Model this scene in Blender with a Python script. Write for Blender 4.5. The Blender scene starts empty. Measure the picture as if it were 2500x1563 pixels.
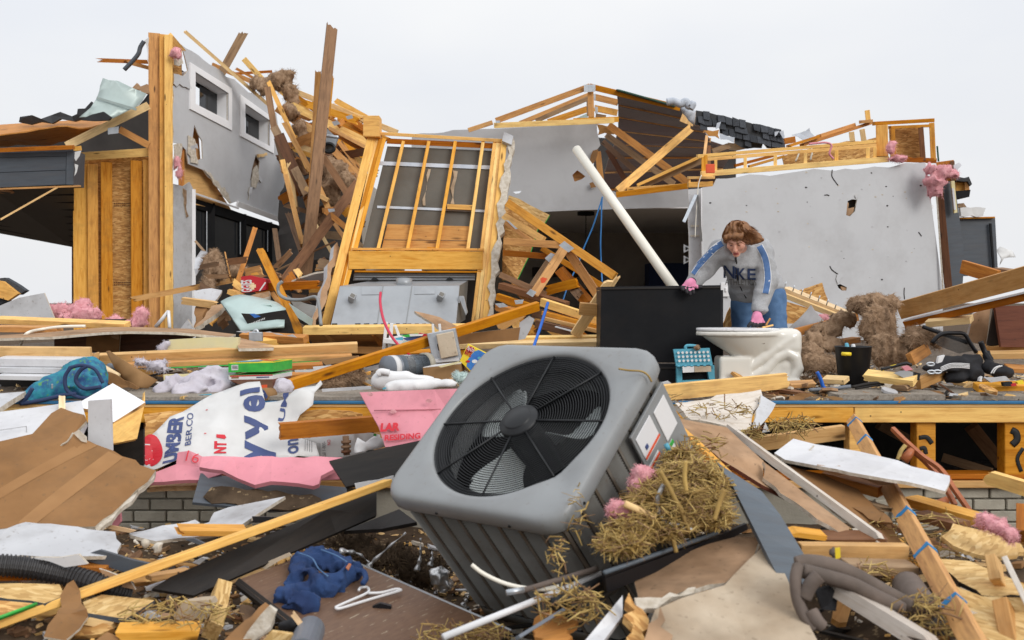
import bpy,bmesh,math,random
import numpy as np
from mathutils import Vector,Matrix,noise
from mathutils.geometry import delaunay_2d_cdt,tessellate_polygon
R=math.radians
random.seed(7)
SC=bpy.context.scene
COL=SC.collection
# ------------------------------------------------------------ camera
CZ=1.4
FL=2500*35/36
CX,YH=1250.0,739.0
cd=bpy.data.cameras.new('camera');cam=bpy.data.objects.new('camera',cd);COL.objects.link(cam)
cam.location=(0,0,CZ);cam.rotation_euler=(R(90),0,0)
cd.lens=35;cd.sensor_width=36;cd.sensor_fit='HORIZONTAL'
cd.shift_y=-(781.5-YH)/2500
cd.clip_start=.05;cd.clip_end=6000
cd.dof.use_dof=True;cd.dof.focus_distance=7.6;cd.dof.aperture_fstop=3.6
SC.camera=cam
# ------------------------------------------------------------ overcast sky, soft sun
SUN_EL,SUN_AZ=R(29),R(142)
wd=bpy.data.worlds.new('World');SC.world=wd;wd.use_nodes=True
wn,wl=wd.node_tree.nodes,wd.node_tree.links
wn.clear()
out=wn.new('ShaderNodeOutputWorld');bg=wn.new('ShaderNodeBackground')
sky=wn.new('ShaderNodeTexSky');sky.sky_type='NISHITA';sky.sun_disc=False
sky.sun_elevation=SUN_EL;sky.sun_rotation=SUN_AZ;sky.dust_density=4;sky.air_density=1.5
tc=wn.new('ShaderNodeTexCoord');sep=wn.new('ShaderNodeSeparateXYZ')
cl=wn.new('ShaderNodeMath');cl.operation='MAXIMUM';cl.inputs[1].default_value=0
pw=wn.new('ShaderNodeMath');pw.operation='POWER';pw.inputs[1].default_value=2.0
g1=wn.new('ShaderNodeMath');g1.operation='MULTIPLY_ADD';g1.inputs[1].default_value=.6;g1.inputs[2].default_value=.835
mp=wn.new('ShaderNodeMapping');mp.inputs['Scale'].default_value=(1.1,1.1,2.6)
nz=wn.new('ShaderNodeTexNoise');nz.inputs['Scale'].default_value=2.2;nz.inputs['Detail'].default_value=4;nz.inputs['Roughness'].default_value=.45
rmp=wn.new('ShaderNodeValToRGB')
rmp.color_ramp.elements[0].position=.3;rmp.color_ramp.elements[0].color=(.86,.89,.96,1)
rmp.color_ramp.elements[1].position=.68;rmp.color_ramp.elements[1].color=(1.0,1.006,1.02,1)
mul=wn.new('ShaderNodeMix');mul.data_type='RGBA';mul.blend_type='MULTIPLY';mul.inputs[0].default_value=1
scl=wn.new('ShaderNodeMix');scl.data_type='RGBA';scl.blend_type='MULTIPLY';scl.inputs[0].default_value=1
scl.inputs[7].default_value=(.09,.09,.09,1)
mx=wn.new('ShaderNodeMix');mx.data_type='RGBA';mx.inputs[0].default_value=.93
wl.new(tc.outputs['Generated'],sep.inputs[0]);wl.new(sep.outputs['Z'],cl.inputs[0]);wl.new(cl.outputs[0],pw.inputs[0]);wl.new(pw.outputs[0],g1.inputs[0])
wl.new(tc.outputs['Generated'],mp.inputs[0]);wl.new(mp.outputs[0],nz.inputs[0]);wl.new(nz.outputs[0],rmp.inputs[0])
wl.new(rmp.outputs[0],mul.inputs[6]);wl.new(g1.outputs[0],mul.inputs[7])
wl.new(sky.outputs[0],scl.inputs[6]);wl.new(scl.outputs[2],mx.inputs[6]);wl.new(mul.outputs[2],mx.inputs[7])
wl.new(mx.outputs[2],bg.inputs[0]);bg.inputs[1].default_value=1.0;wl.new(bg.outputs[0],out.inputs[0])
sd=bpy.data.lights.new('sun','SUN');sd.energy=1.5;sd.angle=R(26);sd.color=(1,.97,.93)
so=bpy.data.objects.new('sun',sd);COL.objects.link(so)
sdir=Vector((math.sin(SUN_AZ)*math.cos(SUN_EL),math.cos(SUN_AZ)*math.cos(SUN_EL),math.sin(SUN_EL)))
so.rotation_euler=sdir.to_track_quat('Z','Y').to_euler();so.location=(0,0,30)
vs=SC.view_settings;vs.view_transform='Standard';vs.look='None';vs.exposure=.15;vs.gamma=1
SC.render.resolution_x=1024;SC.render.resolution_y=640
# ------------------------------------------------------------ photo places -> points in the world
K8=800/2419
TL={'a':(0,0,K8),'b':(700,100,K8),'c':(1400,150,K8),'d':(1700,400,K8),'e':(0,350,K8),'f':(700,500,K8),'g':(1400,500,K8),'h':(0,750,K8),'i':(600,800,K8),'j':(900,820,K8),'k':(1600,800,900/2417),'l':(0,1063,K8),'m':(700,1063,K8),'n':(1500,1063,1000/2419),'o':(0,0,2500/2418)}
def ray(t,x,y):
 ox,oy,s=TL[t]
 return Vector(((ox+x*s-CX)/FL,1,-(oy+y*s-YH)/FL))
CAMP=Vector((0,0,CZ))
def V(t,x,y,d):return CAMP+ray(t,x,y)*d
def px(t,w,d):return w*TL[t][2]/FL*d
class Plane:
 """plane through three points; .at(tile,x,y) gives the point of it seen there"""
 def __init__(s,a,b,c):s.p=a;s.n=(b-a).cross(c-a).normalized()
 def at(s,t,x,y,off=0):
  r=ray(t,x,y);k=(s.p-CAMP).dot(s.n)/r.dot(s.n)
  n=s.n if s.n.y<0 else-s.n
  return CAMP+r*k+n*off
 def many(s,t,pts,off=0):return[s.at(t,x,y,off)for x,y in pts]
def VV(t,pts):return[V(t,*q)for q in pts]
# ------------------------------------------------------------ materials
MATS={}
def newmat(name):
 m=bpy.data.materials.new(name);m.use_nodes=True;MATS[name]=m
 nt=m.node_tree;b=nt.nodes['Principled BSDF']
 return m,nt,b
class N:
 def __init__(s,nt):s.nt=nt
 def n(s,kind,**kw):
  x=s.nt.nodes.new('ShaderNode'+kind)
  for k,v in kw.items():
   if k[0]=='i' and k[1:].isdigit():x.inputs[int(k[1:])].default_value=v
   elif k in('operation','blend_type','data_type','feature','distance','noise_dimensions','bands_direction','wave_type'):setattr(x,k,v)
   else:x.inputs[k].default_value=v
  return x
 def l(s,a,b):s.nt.links.new(a,b)
 def ramp(s,src,stops):
  r=s.nt.nodes.new('ShaderNodeValToRGB');e=r.color_ramp.elements
  while len(e)<len(stops):e.new(.5)
  for i,(p,c)in enumerate(stops):
   e[i].position=p;e[i].color=(c[0],c[1],c[2],1)if hasattr(c,'__len__')else(c,c,c,1)
  s.l(src,r.inputs[0]);return r.outputs[0]
 def mix(s,f,a,b,mode='MIX'):
  x=s.nt.nodes.new('ShaderNodeMix');x.data_type='RGBA';x.blend_type=mode
  for i,v in((0,f),(6,a),(7,b)):
   if hasattr(v,'is_output'):s.l(v,x.inputs[i])
   else:x.inputs[i].default_value=v if not hasattr(v,'__len__')else(*v[:3],1)
  return x.outputs[2]
 def coords(s,scale,which='Object',rnd=True):
  t=s.n('TexCoord');m=s.n('Mapping');m.inputs['Scale'].default_value=scale
  s.l(t.outputs[which],m.inputs[0])
  if rnd:
   o=s.n('ObjectInfo');k=s.n('Math',operation='MULTIPLY',i1=37.0);s.l(o.outputs['Random'],k.inputs[0]);s.l(k.outputs[0],m.inputs['Location'])
  return m.outputs[0]
 def noise(s,vec,scale,detail=4,rough=.55,dist=0):
  x=s.n('TexNoise',Scale=scale,Detail=detail,Roughness=rough,Distortion=dist);s.l(vec,x.inputs['Vector']);return x.outputs[0]
 def bump(s,b,h,strength,dist=.01):
  x=s.n('Bump',Strength=strength,Distance=dist);s.l(h,x.inputs['Height']);s.l(x.outputs[0],b.inputs['Normal'])
 def rand(s,lo,hi):
  o=s.n('ObjectInfo');m=s.n('MapRange',i3=lo,i4=hi);s.l(o.outputs['Random'],m.inputs[0]);return m.outputs[0]
def plain(name,c,c2=None,rough=.7,scale=6,bump=.15,bscale=60,metal=0,stretch=(1,1,1),vary=.06,spots=None,spec=.4,dirt=0,trans=0,coat=0):
 if name in MATS:return MATS[name]
 m,nt,b=newmat(name);n=N(nt)
 v=n.coords(stretch)
 c2=c2 or tuple(x*.82 for x in c)
 col=n.ramp(n.noise(v,scale,3,.6),[(.32,c2),(.66,c)])
 if spots:
  col=n.mix(n.ramp(n.noise(v,spots[1],3,.6),[(spots[2],0),(spots[2]+.05,1)]),col,spots[0])
 if dirt:
  col=n.mix(n.ramp(n.noise(v,2.3,4,.72),[(.46,0),(.78,dirt)]),col,(.09,.062,.04));col=n.mix(n.ramp(n.noise(v,38,2,.6),[(.63,0),(.74,dirt*.8 if dirt>.2 else 0)]),col,(.13,.09,.055))
 if vary:
  h=n.n('HueSaturation');n.l(n.rand(1-vary,1+vary),h.inputs['Value']);n.l(col,h.inputs['Color']);col=h.outputs[0]
 n.l(col,b.inputs['Base Color']);b.inputs['Roughness'].default_value=rough;b.inputs['Metallic'].default_value=metal
 b.inputs['Specular IOR Level'].default_value=spec
 if trans:b.inputs['Transmission Weight'].default_value=trans
 if coat:b.inputs['Coat Weight'].default_value=coat
 if bump:n.bump(b,n.noise(v,bscale,2,.6),bump,.006)
 return m
def wood(name,c,dark,vary=.27,dirt=.35,rough=.62,knots=1.0):
 m,nt,b=newmat(name);n=N(nt)
 v=n.coords((1.3,13,13));v2=n.coords((2.2,9,9));v3=n.coords((1,1,1))
 g=n.noise(v,3.2,3,.62,.6)
 col=n.ramp(g,[(.30,dark),(.50,tuple((a*.7+q*.3)for a,q in zip(c,dark))),(.66,c)])
 fine=n.noise(n.coords((4,90,90)),3,2,.6)
 col=n.mix(.22,col,n.ramp(fine,[(.35,dark),(.65,c)]))
 vo=n.n('TexVoronoi',Scale=1.0,Randomness=1.0);n.l(v2,vo.inputs['Vector'])
 kn=n.ramp(vo.outputs['Distance'],[(.05*knots,1),(.13*knots,0)])
 col=n.mix(kn,col,tuple(x*.35 for x in dark))
 dr=n.ramp(n.noise(v3,2.6,4,.72),[(.52,0),(.8,dirt)])
 col=n.mix(dr,col,(.10,.06,.03))
 nail=n.n('TexVoronoi',Scale=9.0,Randomness=1.0);n.l(v3,nail.inputs['Vector'])
 col=n.mix(n.ramp(nail.outputs['Distance'],[(.035,.85),(.06,0)]),col,(.05,.03,.02))
 h=n.n('HueSaturation');n.l(n.rand(1-vary,1+vary),h.inputs['Value']);n.l(n.rand(.482,.508),h.inputs['Hue']);n.l(n.rand(1.14,.86),h.inputs['Saturation']);n.l(col,h.inputs['Color'])
 n.l(h.outputs[0],b.inputs['Base Color']);b.inputs['Roughness'].default_value=rough;b.inputs['Specular IOR Level'].default_value=.25
 n.bump(b,fine,.25,.004)
 return m
wood('lumber',(.80,.45,.10),(.50,.225,.038),dirt=.5)
wood('lumber_bright',(.90,.57,.15),(.64,.33,.065),vary=.12,dirt=.35)
wood('lumber_orange',(.58,.27,.062),(.32,.125,.028))
wood('lumber_brown',(.30,.175,.085),(.155,.082,.038),dirt=.5)
wood('lumber_dark',(.17,.085,.04),(.08,.04,.02),dirt=.4)
wood('lumber_pale',(.70,.46,.19),(.48,.27,.09),dirt=.4)
wood('plywood',(.66,.40,.14),(.46,.235,.07),knots=1.3)
wood('wood_raw',(.74,.56,.33),(.52,.34,.16),dirt=.3)
wood('wood_veneer',(.17,.075,.042),(.10,.042,.025),dirt=.15,knots=.3,vary=.05)
wood('white_wood',(.68,.63,.56),(.50,.43,.34),dirt=.5,knots=.2)
def osb(name,tones,dirt=.3):
 m,nt,b=newmat(name);n=N(nt)
 col=None;hs=None
 for i,(ang,sc)in enumerate(((25,1.0),(-50,1.2),(80,.9))):
  t=n.n('TexCoord');mp_=n.n('Mapping');mp_.inputs['Rotation'].default_value=(0,0,R(ang));mp_.inputs['Scale'].default_value=(19*sc,72*sc,72*sc);mp_.inputs['Location'].default_value=(i*3.1,i*1.7,0)
  n.l(t.outputs['Object'],mp_.inputs[0])
  vo=n.n('TexVoronoi',Scale=1.0,Randomness=1.0);n.l(mp_.outputs[0],vo.inputs['Vector'])
  w=n.n('SeparateColor');n.l(vo.outputs['Color'],w.inputs[0])
  c=n.ramp(w.outputs[0],[(0,tones[0]),(.35,tones[1]),(.7,tones[2]),(1,tones[3])])
  if col is None:col=c;hs=w.outputs[0]
  else:col=n.mix(n.ramp(w.outputs[1],[(.52,0),(.56,1)]),col,c)
 dr=n.ramp(n.noise(n.coords((1,1,1)),2.2,4,.7),[(.5,0),(.8,dirt)])
 col=n.mix(dr,col,(.12,.07,.03))
 n.l(col,b.inputs['Base Color']);b.inputs['Roughness'].default_value=.75;b.inputs['Specular IOR Level'].default_value=.2
 n.bump(b,hs,.2,.002)
 return m
osb('osb',[(.34,.16,.05),(.48,.24,.075),(.60,.33,.11),(.74,.46,.18)])
osb('osb_pale',[(.42,.25,.09),(.56,.36,.14),(.63,.42,.175),(.72,.52,.25)],.45)
plain('drywall',(.51,.517,.53),(.48,.486,.50),rough=.85,scale=1.6,bump=.08,bscale=22,vary=.0,spec=.2,dirt=.16)
plain('drywall_white',(.54,.545,.56),(.47,.475,.49),rough=.85,scale=3,bump=.15,bscale=25,spec=.2,dirt=.5)
plain('gypsum',(.62,.57,.49),(.42,.36,.28),rough=.95,scale=30,bump=.5,bscale=70,spec=.1)
plain('paper_brown',(.30,.158,.066),(.245,.125,.05),rough=.85,scale=4,bump=.15,bscale=14,spec=.15,dirt=.5)
plain('paper_tan',(.47,.30,.18),(.34,.205,.115),rough=.9,scale=5,bump=.2,bscale=30,spec=.15,dirt=.7)
plain('cardboard',(.30,.175,.08),(.24,.135,.06),rough=.9,scale=5,bump=.1,bscale=20,spec=.1,dirt=.2)
plain('white_paint',(.66,.66,.67),(.58,.58,.60),rough=.5,scale=3,bump=.05,dirt=.25)
plain('white_trim',(.82,.82,.83),(.76,.76,.77),rough=.45,scale=2,bump=.03,vary=0)
plain('white_plastic',(.72,.72,.72),(.68,.68,.69),rough=.35,scale=2,bump=0,vary=0)
plain('pvc',(.80,.77,.68),(.74,.70,.60),rough=.35,scale=2,bump=0,vary=0)
plain('slate_paint',(.075,.088,.105),(.06,.07,.085),rough=.5,scale=4,bump=.12,bscale=30,stretch=(1,8,8),dirt=.25)
plain('charcoal_paint',(.024,.021,.019),(.017,.015,.014),spec=.2,rough=.5,scale=4,bump=.12,bscale=40,stretch=(1,8,8),dirt=.2)
plain('blue_gray_paint',(.10,.125,.15),(.082,.10,.12),rough=.42,scale=4,bump=.2,bscale=30,stretch=(1,7,7),dirt=.25)
plain('black_paint',(.009,.0095,.011),(.006,.0065,.008),spec=.15,rough=.6,scale=5,bump=.05,dirt=.08,vary=0)
plain('black_satin',(.009,.009,.011),(.006,.006,.008),spec=.3,rough=.4,scale=5,bump=.02,vary=0)
plain('black_cloth',(.016,.016,.019),(.008,.008,.01),rough=.8,scale=20,bump=.3,bscale=120)
plain('dark_interior',(.045,.04,.036),(.03,.026,.024),rough=.9,scale=3,bump=.2)  # near-black for cavities and backing sheets; their shade is put into the colour
plain('sheathing_gray',(.125,.115,.098),(.095,.088,.075),rough=.85,scale=2.5,bump=.15,bscale=60,dirt=.35)
plain('soffit_dark',(.05,.052,.056),(.042,.044,.048),rough=.6,scale=3,bump=.05,vary=0)  # porch ceiling gets little light from below; that shade is in the colour
plain('galvanized',(.52,.55,.58),(.40,.43,.46),rough=.42,scale=14,bump=.1,metal=.75,vary=.05)
plain('gray_metal',(.36,.38,.40),(.32,.34,.36),rough=.42,scale=5,bump=.06,metal=.25,vary=0,dirt=.2)
plain('flashing',(.42,.50,.48),(.36,.44,.42),rough=.4,scale=3,bump=.1,metal=.2,dirt=.2)
plain('pale_green_metal',(.44,.55,.53),(.38,.49,.47),rough=.4,scale=3,bump=.06,metal=.1,dirt=.2)
plain('shingle',(.060,.066,.076),(.034,.038,.045),rough=.95,scale=60,bump=.8,bscale=140,vary=.3)
plain('membrane',(.025,.027,.03),(.016,.017,.019),rough=.6,scale=8,bump=.4,bscale=20)
plain('felt_gray',(.52,.56,.62),(.40,.44,.50),rough=.6,scale=6,bump=.3,bscale=16)
plain('pink_foam',(.70,.27,.32),(.60,.22,.265),rough=.6,scale=3,bump=.08,bscale=30,vary=.03,dirt=.25)
plain('pink_fluff',(.76,.40,.42),(.56,.24,.27),rough=1,scale=26,bump=1,bscale=60,spec=.05)
plain('brown_fluff',(.38,.26,.17),(.19,.12,.07),rough=1,scale=22,bump=1,bscale=55,spec=.05)
plain('tyvek',(.66,.66,.65),(.57,.57,.56),rough=.55,scale=4,bump=.6,bscale=6,dirt=.18,vary=0)
plain('ink_navy',(.05,.075,.20),(.04,.06,.165),rough=.55,bump=0,vary=0)
plain('ink_red',(.62,.02,.035),(.52,.015,.03),rough=.55,bump=0,vary=0)
plain('ink_dark',(.05,.05,.055),(.04,.04,.045),rough=.6,bump=0,vary=0)
plain('ink_white',(.72,.72,.72),rough=.6,bump=0,vary=0)
plain('foam_yellow',(.72,.63,.34),(.66,.60,.40),rough=.8,scale=5,bump=.1,dirt=.1)
plain('carpet',(.36,.32,.27),(.25,.215,.175),rough=1,scale=60,bump=1,bscale=150,spec=.05,dirt=.5)
plain('blue_edge',(.03,.17,.34),(.025,.13,.28),rough=.6,scale=10,bump=.1,vary=0)
plain('block',(.40,.37,.30),(.31,.285,.23),rough=.9,scale=8,bump=.5,bscale=80,vary=.12,dirt=.3)
plain('mortar',(.30,.28,.23),rough=.95,bump=.4)
plain('dirt',(.105,.072,.046),(.05,.034,.022),rough=1,scale=7,bump=1,bscale=40,vary=0,spots=((.26,.19,.11),30,.62),spec=.1)
plain('dirt_far',(.16,.14,.09),(.10,.09,.06),rough=1,scale=2,bump=.5,vary=0)
plain('straw',(.46,.31,.095),(.26,.16,.05),rough=.8,scale=8,bump=.2,stretch=(1,1,1),vary=.2)
plain('straw_pale',(.62,.46,.17),(.44,.30,.10),rough=.8,scale=8,bump=.2)
plain('ac_paint',(.25,.262,.267),(.228,.238,.242),rough=.38,scale=2,bump=.015,bscale=300,vary=0,dirt=.26,spec=.5)
plain('ac_louver',(.20,.195,.18),(.15,.145,.13),rough=.5,scale=5,bump=.02,vary=0,dirt=.6)
plain('ac_black',(.012,.013,.015),(.009,.010,.011),spec=.35,rough=.45,scale=5,bump=.02,vary=0)
plain('ac_inside',(.016,.016,.017),rough=.6,bump=0,vary=0)
plain('fan_blade',(.52,.56,.55),(.44,.48,.47),rough=.45,scale=4,bump=.02,metal=.0,vary=0)
plain('porcelain',(.72,.70,.64),(.68,.655,.59),rough=.16,scale=2,bump=0,vary=0,spec=.5,spots=((.16,.11,.07),11,.70))
plain('skin',(.68,.36,.26),(.60,.28,.20),rough=.5,scale=14,bump=.05,vary=0)
plain('lips',(.40,.10,.09),rough=.4,bump=0,vary=0)
plain('eye_dark',(.03,.02,.018),rough=.25,bump=0,vary=0)
plain('hoodie_gray',(.40,.405,.415),(.33,.335,.345),rough=.95,scale=90,bump=.35,bscale=170,vary=0,spec=.1)
plain('stripe_blue',(.085,.17,.36),(.065,.135,.29),rough=.8,scale=30,bump=.2,vary=0)
plain('navy_cloth',(.03,.05,.12),(.025,.04,.10),rough=.85,scale=30,bump=.2,vary=0)
plain('denim_light',(.105,.20,.36),(.06,.125,.25),rough=.9,scale=9,bump=.35,bscale=150,vary=0)
plain('denim_dark',(.022,.055,.155),(.012,.028,.09),rough=.9,scale=7,bump=.45,bscale=120,vary=0)
plain('glove_pink',(.72,.27,.42),(.62,.20,.34),rough=.8,scale=30,bump=.3,vary=0)
plain('glove_black',(.02,.018,.022),rough=.6,bump=.1,vary=0)
plain('teal_cloth',(.02,.26,.33),(.015,.07,.22),rough=.75,scale=20,bump=.3,bscale=60,vary=0,spots=((.10,.30,.10),26,.61),dirt=.3)
plain('towel',(.60,.57,.63),(.47,.44,.50),rough=1,scale=8,bump=.6,bscale=120,vary=0,dirt=.25)
plain('aqua_plastic',(.10,.37,.48),(.085,.32,.43),rough=.4,bump=0,vary=0)
plain('bin_black',(.008,.008,.009),spec=.3,rough=.45,bump=0,vary=0)
plain('corrugated_black',(.03,.028,.029),rough=.45,bump=0,vary=0)
plain('red_tube',(.58,.01,.055),(.50,.01,.05),rough=.3,bump=0,vary=0)
plain('blue_tube',(.015,.12,.50),(.015,.10,.44),rough=.35,bump=0,vary=0)
plain('blue_cable',(.02,.16,.42),rough=.5,bump=0,vary=0)
plain('green_print',(.03,.32,.05),(.05,.45,.06),rough=.45,scale=16,bump=0,vary=0)
plain('red_print',(.50,.02,.03),(.45,.015,.025),rough=.45,bump=0,vary=0)
plain('yellow_print',(.80,.62,.03),(.76,.55,.03),rough=.45,bump=0,vary=0)
plain('blue_print',(.03,.12,.42),(.05,.22,.55),rough=.45,scale=20,bump=0,vary=0)
plain('gray_pipe',(.16,.18,.21),(.14,.155,.18),rough=.4,bump=.03,vary=0)
plain('foil',(.62,.62,.62),(.30,.30,.30),rough=.3,scale=20,bump=.9,bscale=30,metal=.7,vary=0)
plain('tarp_clear',(.62,.64,.68),(.5,.52,.56),rough=.3,scale=5,bump=.3,bscale=9,vary=0)
plain('foam_tube',(.15,.115,.095),(.10,.078,.065),rough=.8,scale=10,bump=.2,vary=0,dirt=.3)
plain('laminate_brown',(.17,.095,.055),(.125,.067,.04),rough=.55,scale=18,stretch=(1,6,6),bump=.1,vary=0,dirt=.2,spots=((.36,.29,.20),14,.64))
plain('dusty_board',(.52,.43,.32),(.36,.27,.18),rough=.95,scale=3,bump=.3,bscale=60,vary=0,dirt=.5)
plain('orange_red',(.75,.10,.03),rough=.6,bump=0,vary=0)
plain('rust_wood',(.42,.135,.05),(.30,.09,.035),rough=.45,scale=10,stretch=(1,6,6),bump=.1,vary=.05)
plain('spray_black',(.01,.01,.01),rough=.6,bump=0,vary=0)
plain('spray_blue',(.02,.22,.50),rough=.7,bump=0,vary=0)
plain('hair_light',(.46,.25,.11),(.30,.14,.055),rough=.5,scale=22,bump=.2)
plain('hair',(.30,.14,.055),(.13,.052,.02),rough=.55,scale=22,bump=.5,bscale=60,vary=.12,stretch=(1,1,1))
m,nt,b=newmat('glass');b.inputs['Base Color'].default_value=(.02,.022,.025,1);b.inputs['Roughness'].default_value=.06;b.inputs['Specular IOR Level'].default_value=.6
m,nt,b=newmat('mesh_net');nn=N(nt);tr=nn.n('BsdfTransparent');ms=nn.n('MixShader',i0=.45);b.inputs['Base Color'].default_value=(.02,.02,.022,1)
nn.l(tr.outputs[0],ms.inputs[1]);nn.l(b.outputs[0],ms.inputs[2]);nn.l(ms.outputs[0],nt.nodes['Material Output'].inputs[0])
# ------------------------------------------------------------ objects
WM={}
def tag(o,label=None,cat=None,group=None,kind=None):
 if label:o['label']=label
 if cat:o['category']=cat
 if group:o['group']=group
 if kind or(label and cat):o['kind']=kind or 'thing'
 return o
def thing(name,label,cat,loc=(0,0,0),group=None):
 o=bpy.data.objects.new(name,None);COL.objects.link(o);o.empty_display_size=.1
 o.location=loc;WM[o.name]=Matrix.Translation(Vector(loc));return tag(o,label,cat,group)
def link(name,me,M=None,parent=None,label=None,cat=None,group=None,kind=None):
 M=M or Matrix.Identity(4)
 o=bpy.data.objects.new(name,me);COL.objects.link(o);WM[o.name]=M
 if parent is not None:
  o.parent=parent;o.matrix_basis=WM[parent.name].inverted()@M
 else:o.matrix_basis=M
 return tag(o,label,cat,group,kind)
def mats(me,*names):
 for q in names:me.materials.append(MATS[q])
def pydata(name,verts,faces,mat,idx=None,smooth=False):
 me=bpy.data.meshes.new(name);me.from_pydata([tuple(v)for v in verts],[],[tuple(int(i)for i in f)for f in faces])
 mats(me,*((mat,)if isinstance(mat,str)else mat))
 if idx is not None:me.polygons.foreach_set('material_index',idx)
 if smooth:me.polygons.foreach_set('use_smooth',[True]*len(me.polygons))
 me.update();return me
def frame(x,n,o):
 """matrix with local X along x, local Y towards n (as far as possible), local Z = x cross y"""
 x=x.normalized();y=(n-x*n.dot(x)).normalized();z=x.cross(y)
 return Matrix(((x.x,y.x,z.x,o.x),(x.y,y.y,z.y,o.y),(x.z,y.z,z.z,o.z),(0,0,0,1)))
def beam(name,p0,p1,w,t,mat='lumber',roll=0,jag=(0,0),parent=None,label=None,cat=None,group=None,bow=0,bev=.0025,face=None,rs=None):
 """a board from p0 to p1: w across as seen, t deep; roll > 0 shows its upper face; the seen face's middle line runs p0..p1"""
 rg=random.Random(rs if rs is not None else hash((round(p0.x,3),round(p0.z,3),round(p1.x,3)))&0xffff)
 ax=p1-p0;L=ax.length
 n=face if face is not None else(CAMP-(p0+p1)/2).normalized()
 M=frame(ax,n,p0)
 if roll:M=M@Matrix.Rotation(R(roll)*(1 if M.col[2].z>0 or abs(M.col[2].z)<.15 else-1)*-1,4,'X')
 hw=w/2
 def endp(x,jg,sgn):
  if not jg:return[(x,-hw),(x,hw)]
  zz=[0]+sorted(rg.uniform(.08,.92)for _ in range(rg.choice((4,5,6))))+[1];sl=rg.uniform(-1.3,1.3)
  return[(x+sgn*jg*(sl*(z-.5)+rg.uniform(-.5,.5)*(1.6 if rg.random()<.3 else .7)),-hw+w*z)for z in zz]
 left=endp(0,jag[0],-1);right=endp(L,jag[1],1)
 segs=1 if not bow else 6
 mid_lo=[(L*i/segs,-hw)for i in range(1,segs)];mid_hi=[(L*i/segs,hw)for i in range(1,segs)]
 outl=left[::-1]+mid_lo+right+mid_hi[::-1]
 def bz(x):return bow*4*(x/L)*(1-x/L)if bow else 0
 k=len(outl)
 vs_=[(x,0,z+bz(x))for x,z in outl]+[(x,-t,z+bz(x))for x,z in outl]
 bm=bmesh.new();bv=[bm.verts.new(v)for v in vs_]
 bm.faces.new([bv[i]for i in range(k)][::-1]);bm.faces.new([bv[k+i]for i in range(k)])
 for i in range(k):
  j=(i+1)%k;bm.faces.new((bv[i],bv[j],bv[k+j],bv[k+i]))
 bmesh.ops.recalc_face_normals(bm,faces=bm.faces)
 if bev and not(jag[0]or jag[1])and segs==1:
  bmesh.ops.bevel(bm,geom=list(bm.edges),offset=min(bev,w*.12,t*.12),segments=1,affect='EDGES',clamp_overlap=True)
 me=bpy.data.meshes.new(name);bm.to_mesh(me);bm.free();mats(me,mat)
 return link(name,me,M,parent,label,cat,group)
def box(name,c,sx,sy,sz,mat,rot=None,parent=None,label=None,cat=None,group=None,bev=.004,seg=1,kind=None):
 bm=bmesh.new();bmesh.ops.create_cube(bm,size=1);bmesh.ops.scale(bm,vec=(sx,sy,sz),verts=bm.verts)
 if bev:bmesh.ops.bevel(bm,geom=list(bm.edges),offset=bev,segments=seg,affect='EDGES',clamp_overlap=True)
 me=bpy.data.meshes.new(name);bm.to_mesh(me);bm.free();mats(me,mat)
 M=Matrix.Translation(c)@(rot.to_4x4()if rot is not None else Matrix.Identity(4))
 return link(name,me,M,parent,label,cat,group,kind)
def smoothpts(pts,per=8):
 P=[Vector(p)for p in pts]
 if len(P)<3:return P
 Q=[P[0]*2-P[1]]+P+[P[-1]*2-P[-2]];o=[]
 for i in range(1,len(Q)-2):
  a,b_,c,d=Q[i-1:i+3]
  for k in range(per):
   t=k/per
   o.append(.5*((2*b_)+(c-a)*t+(2*a-5*b_+4*c-d)*t*t+(3*b_-a-3*c+d)*t**3))
 o.append(P[-1]);return o
def tube_data(pts,r,sides=8,rfn=None,closed=False):
 vs_,fs=[],[];n=len(pts);up=Vector((0,0,1));prev=None
 for i,p in enumerate(pts):
  if closed:t=pts[(i+1)%n]-pts[i-1]
  else:t=(pts[min(i+1,n-1)]-pts[max(i-1,0)])
  t=t.normalized()if t.length>1e-9 else Vector((1,0,0))
  if prev is None:u=t.orthogonal().normalized()
  else:
   u=prev-t*prev.dot(t);u=u.normalized()if u.length>1e-6 else t.orthogonal().normalized()
  prev=u;w_=t.cross(u);rr=r if rfn is None else rfn(i/max(1,n-1))*r
  for k in range(sides):
   a=2*math.pi*k/sides;vs_.append(p+(u*math.cos(a)+w_*math.sin(a))*rr)
 for i in range(n if closed else n-1):
  j=(i+1)%n
  for k in range(sides):
   q=(k+1)%sides;fs.append((i*sides+k,i*sides+q,j*sides+q,j*sides+k))
 if not closed:
  fs.append(tuple(range(sides))[::-1]);fs.append(tuple((n-1)*sides+k for k in range(sides)))
 return vs_,fs
def tube(name,pts,r,mat,parent=None,label=None,cat=None,group=None,sides=8,smooth=True,rfn=None,per=8,closed=False):
 P=smoothpts(pts,per)if smooth else[Vector(p)for p in pts]
 if closed and smooth:P=P[:-1]
 o=P[0].copy();v,f=tube_data([p-o for p in P],r,sides,rfn,closed)
 return link(name,pydata(name,v,f,mat,smooth=True),Matrix.Translation(o),parent,label,cat,group)
def inside(pt,poly):
 x,y=pt;c=False;n=len(poly);j=n-1
 for i in range(n):
  xi,yi=poly[i];xj,yj=poly[j]
  if(yi>y)!=(yj>y)and x<(xj-xi)*(y-yi)/(yj-yi)+xi:c=not c
  j=i
 return c
FR={}
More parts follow.
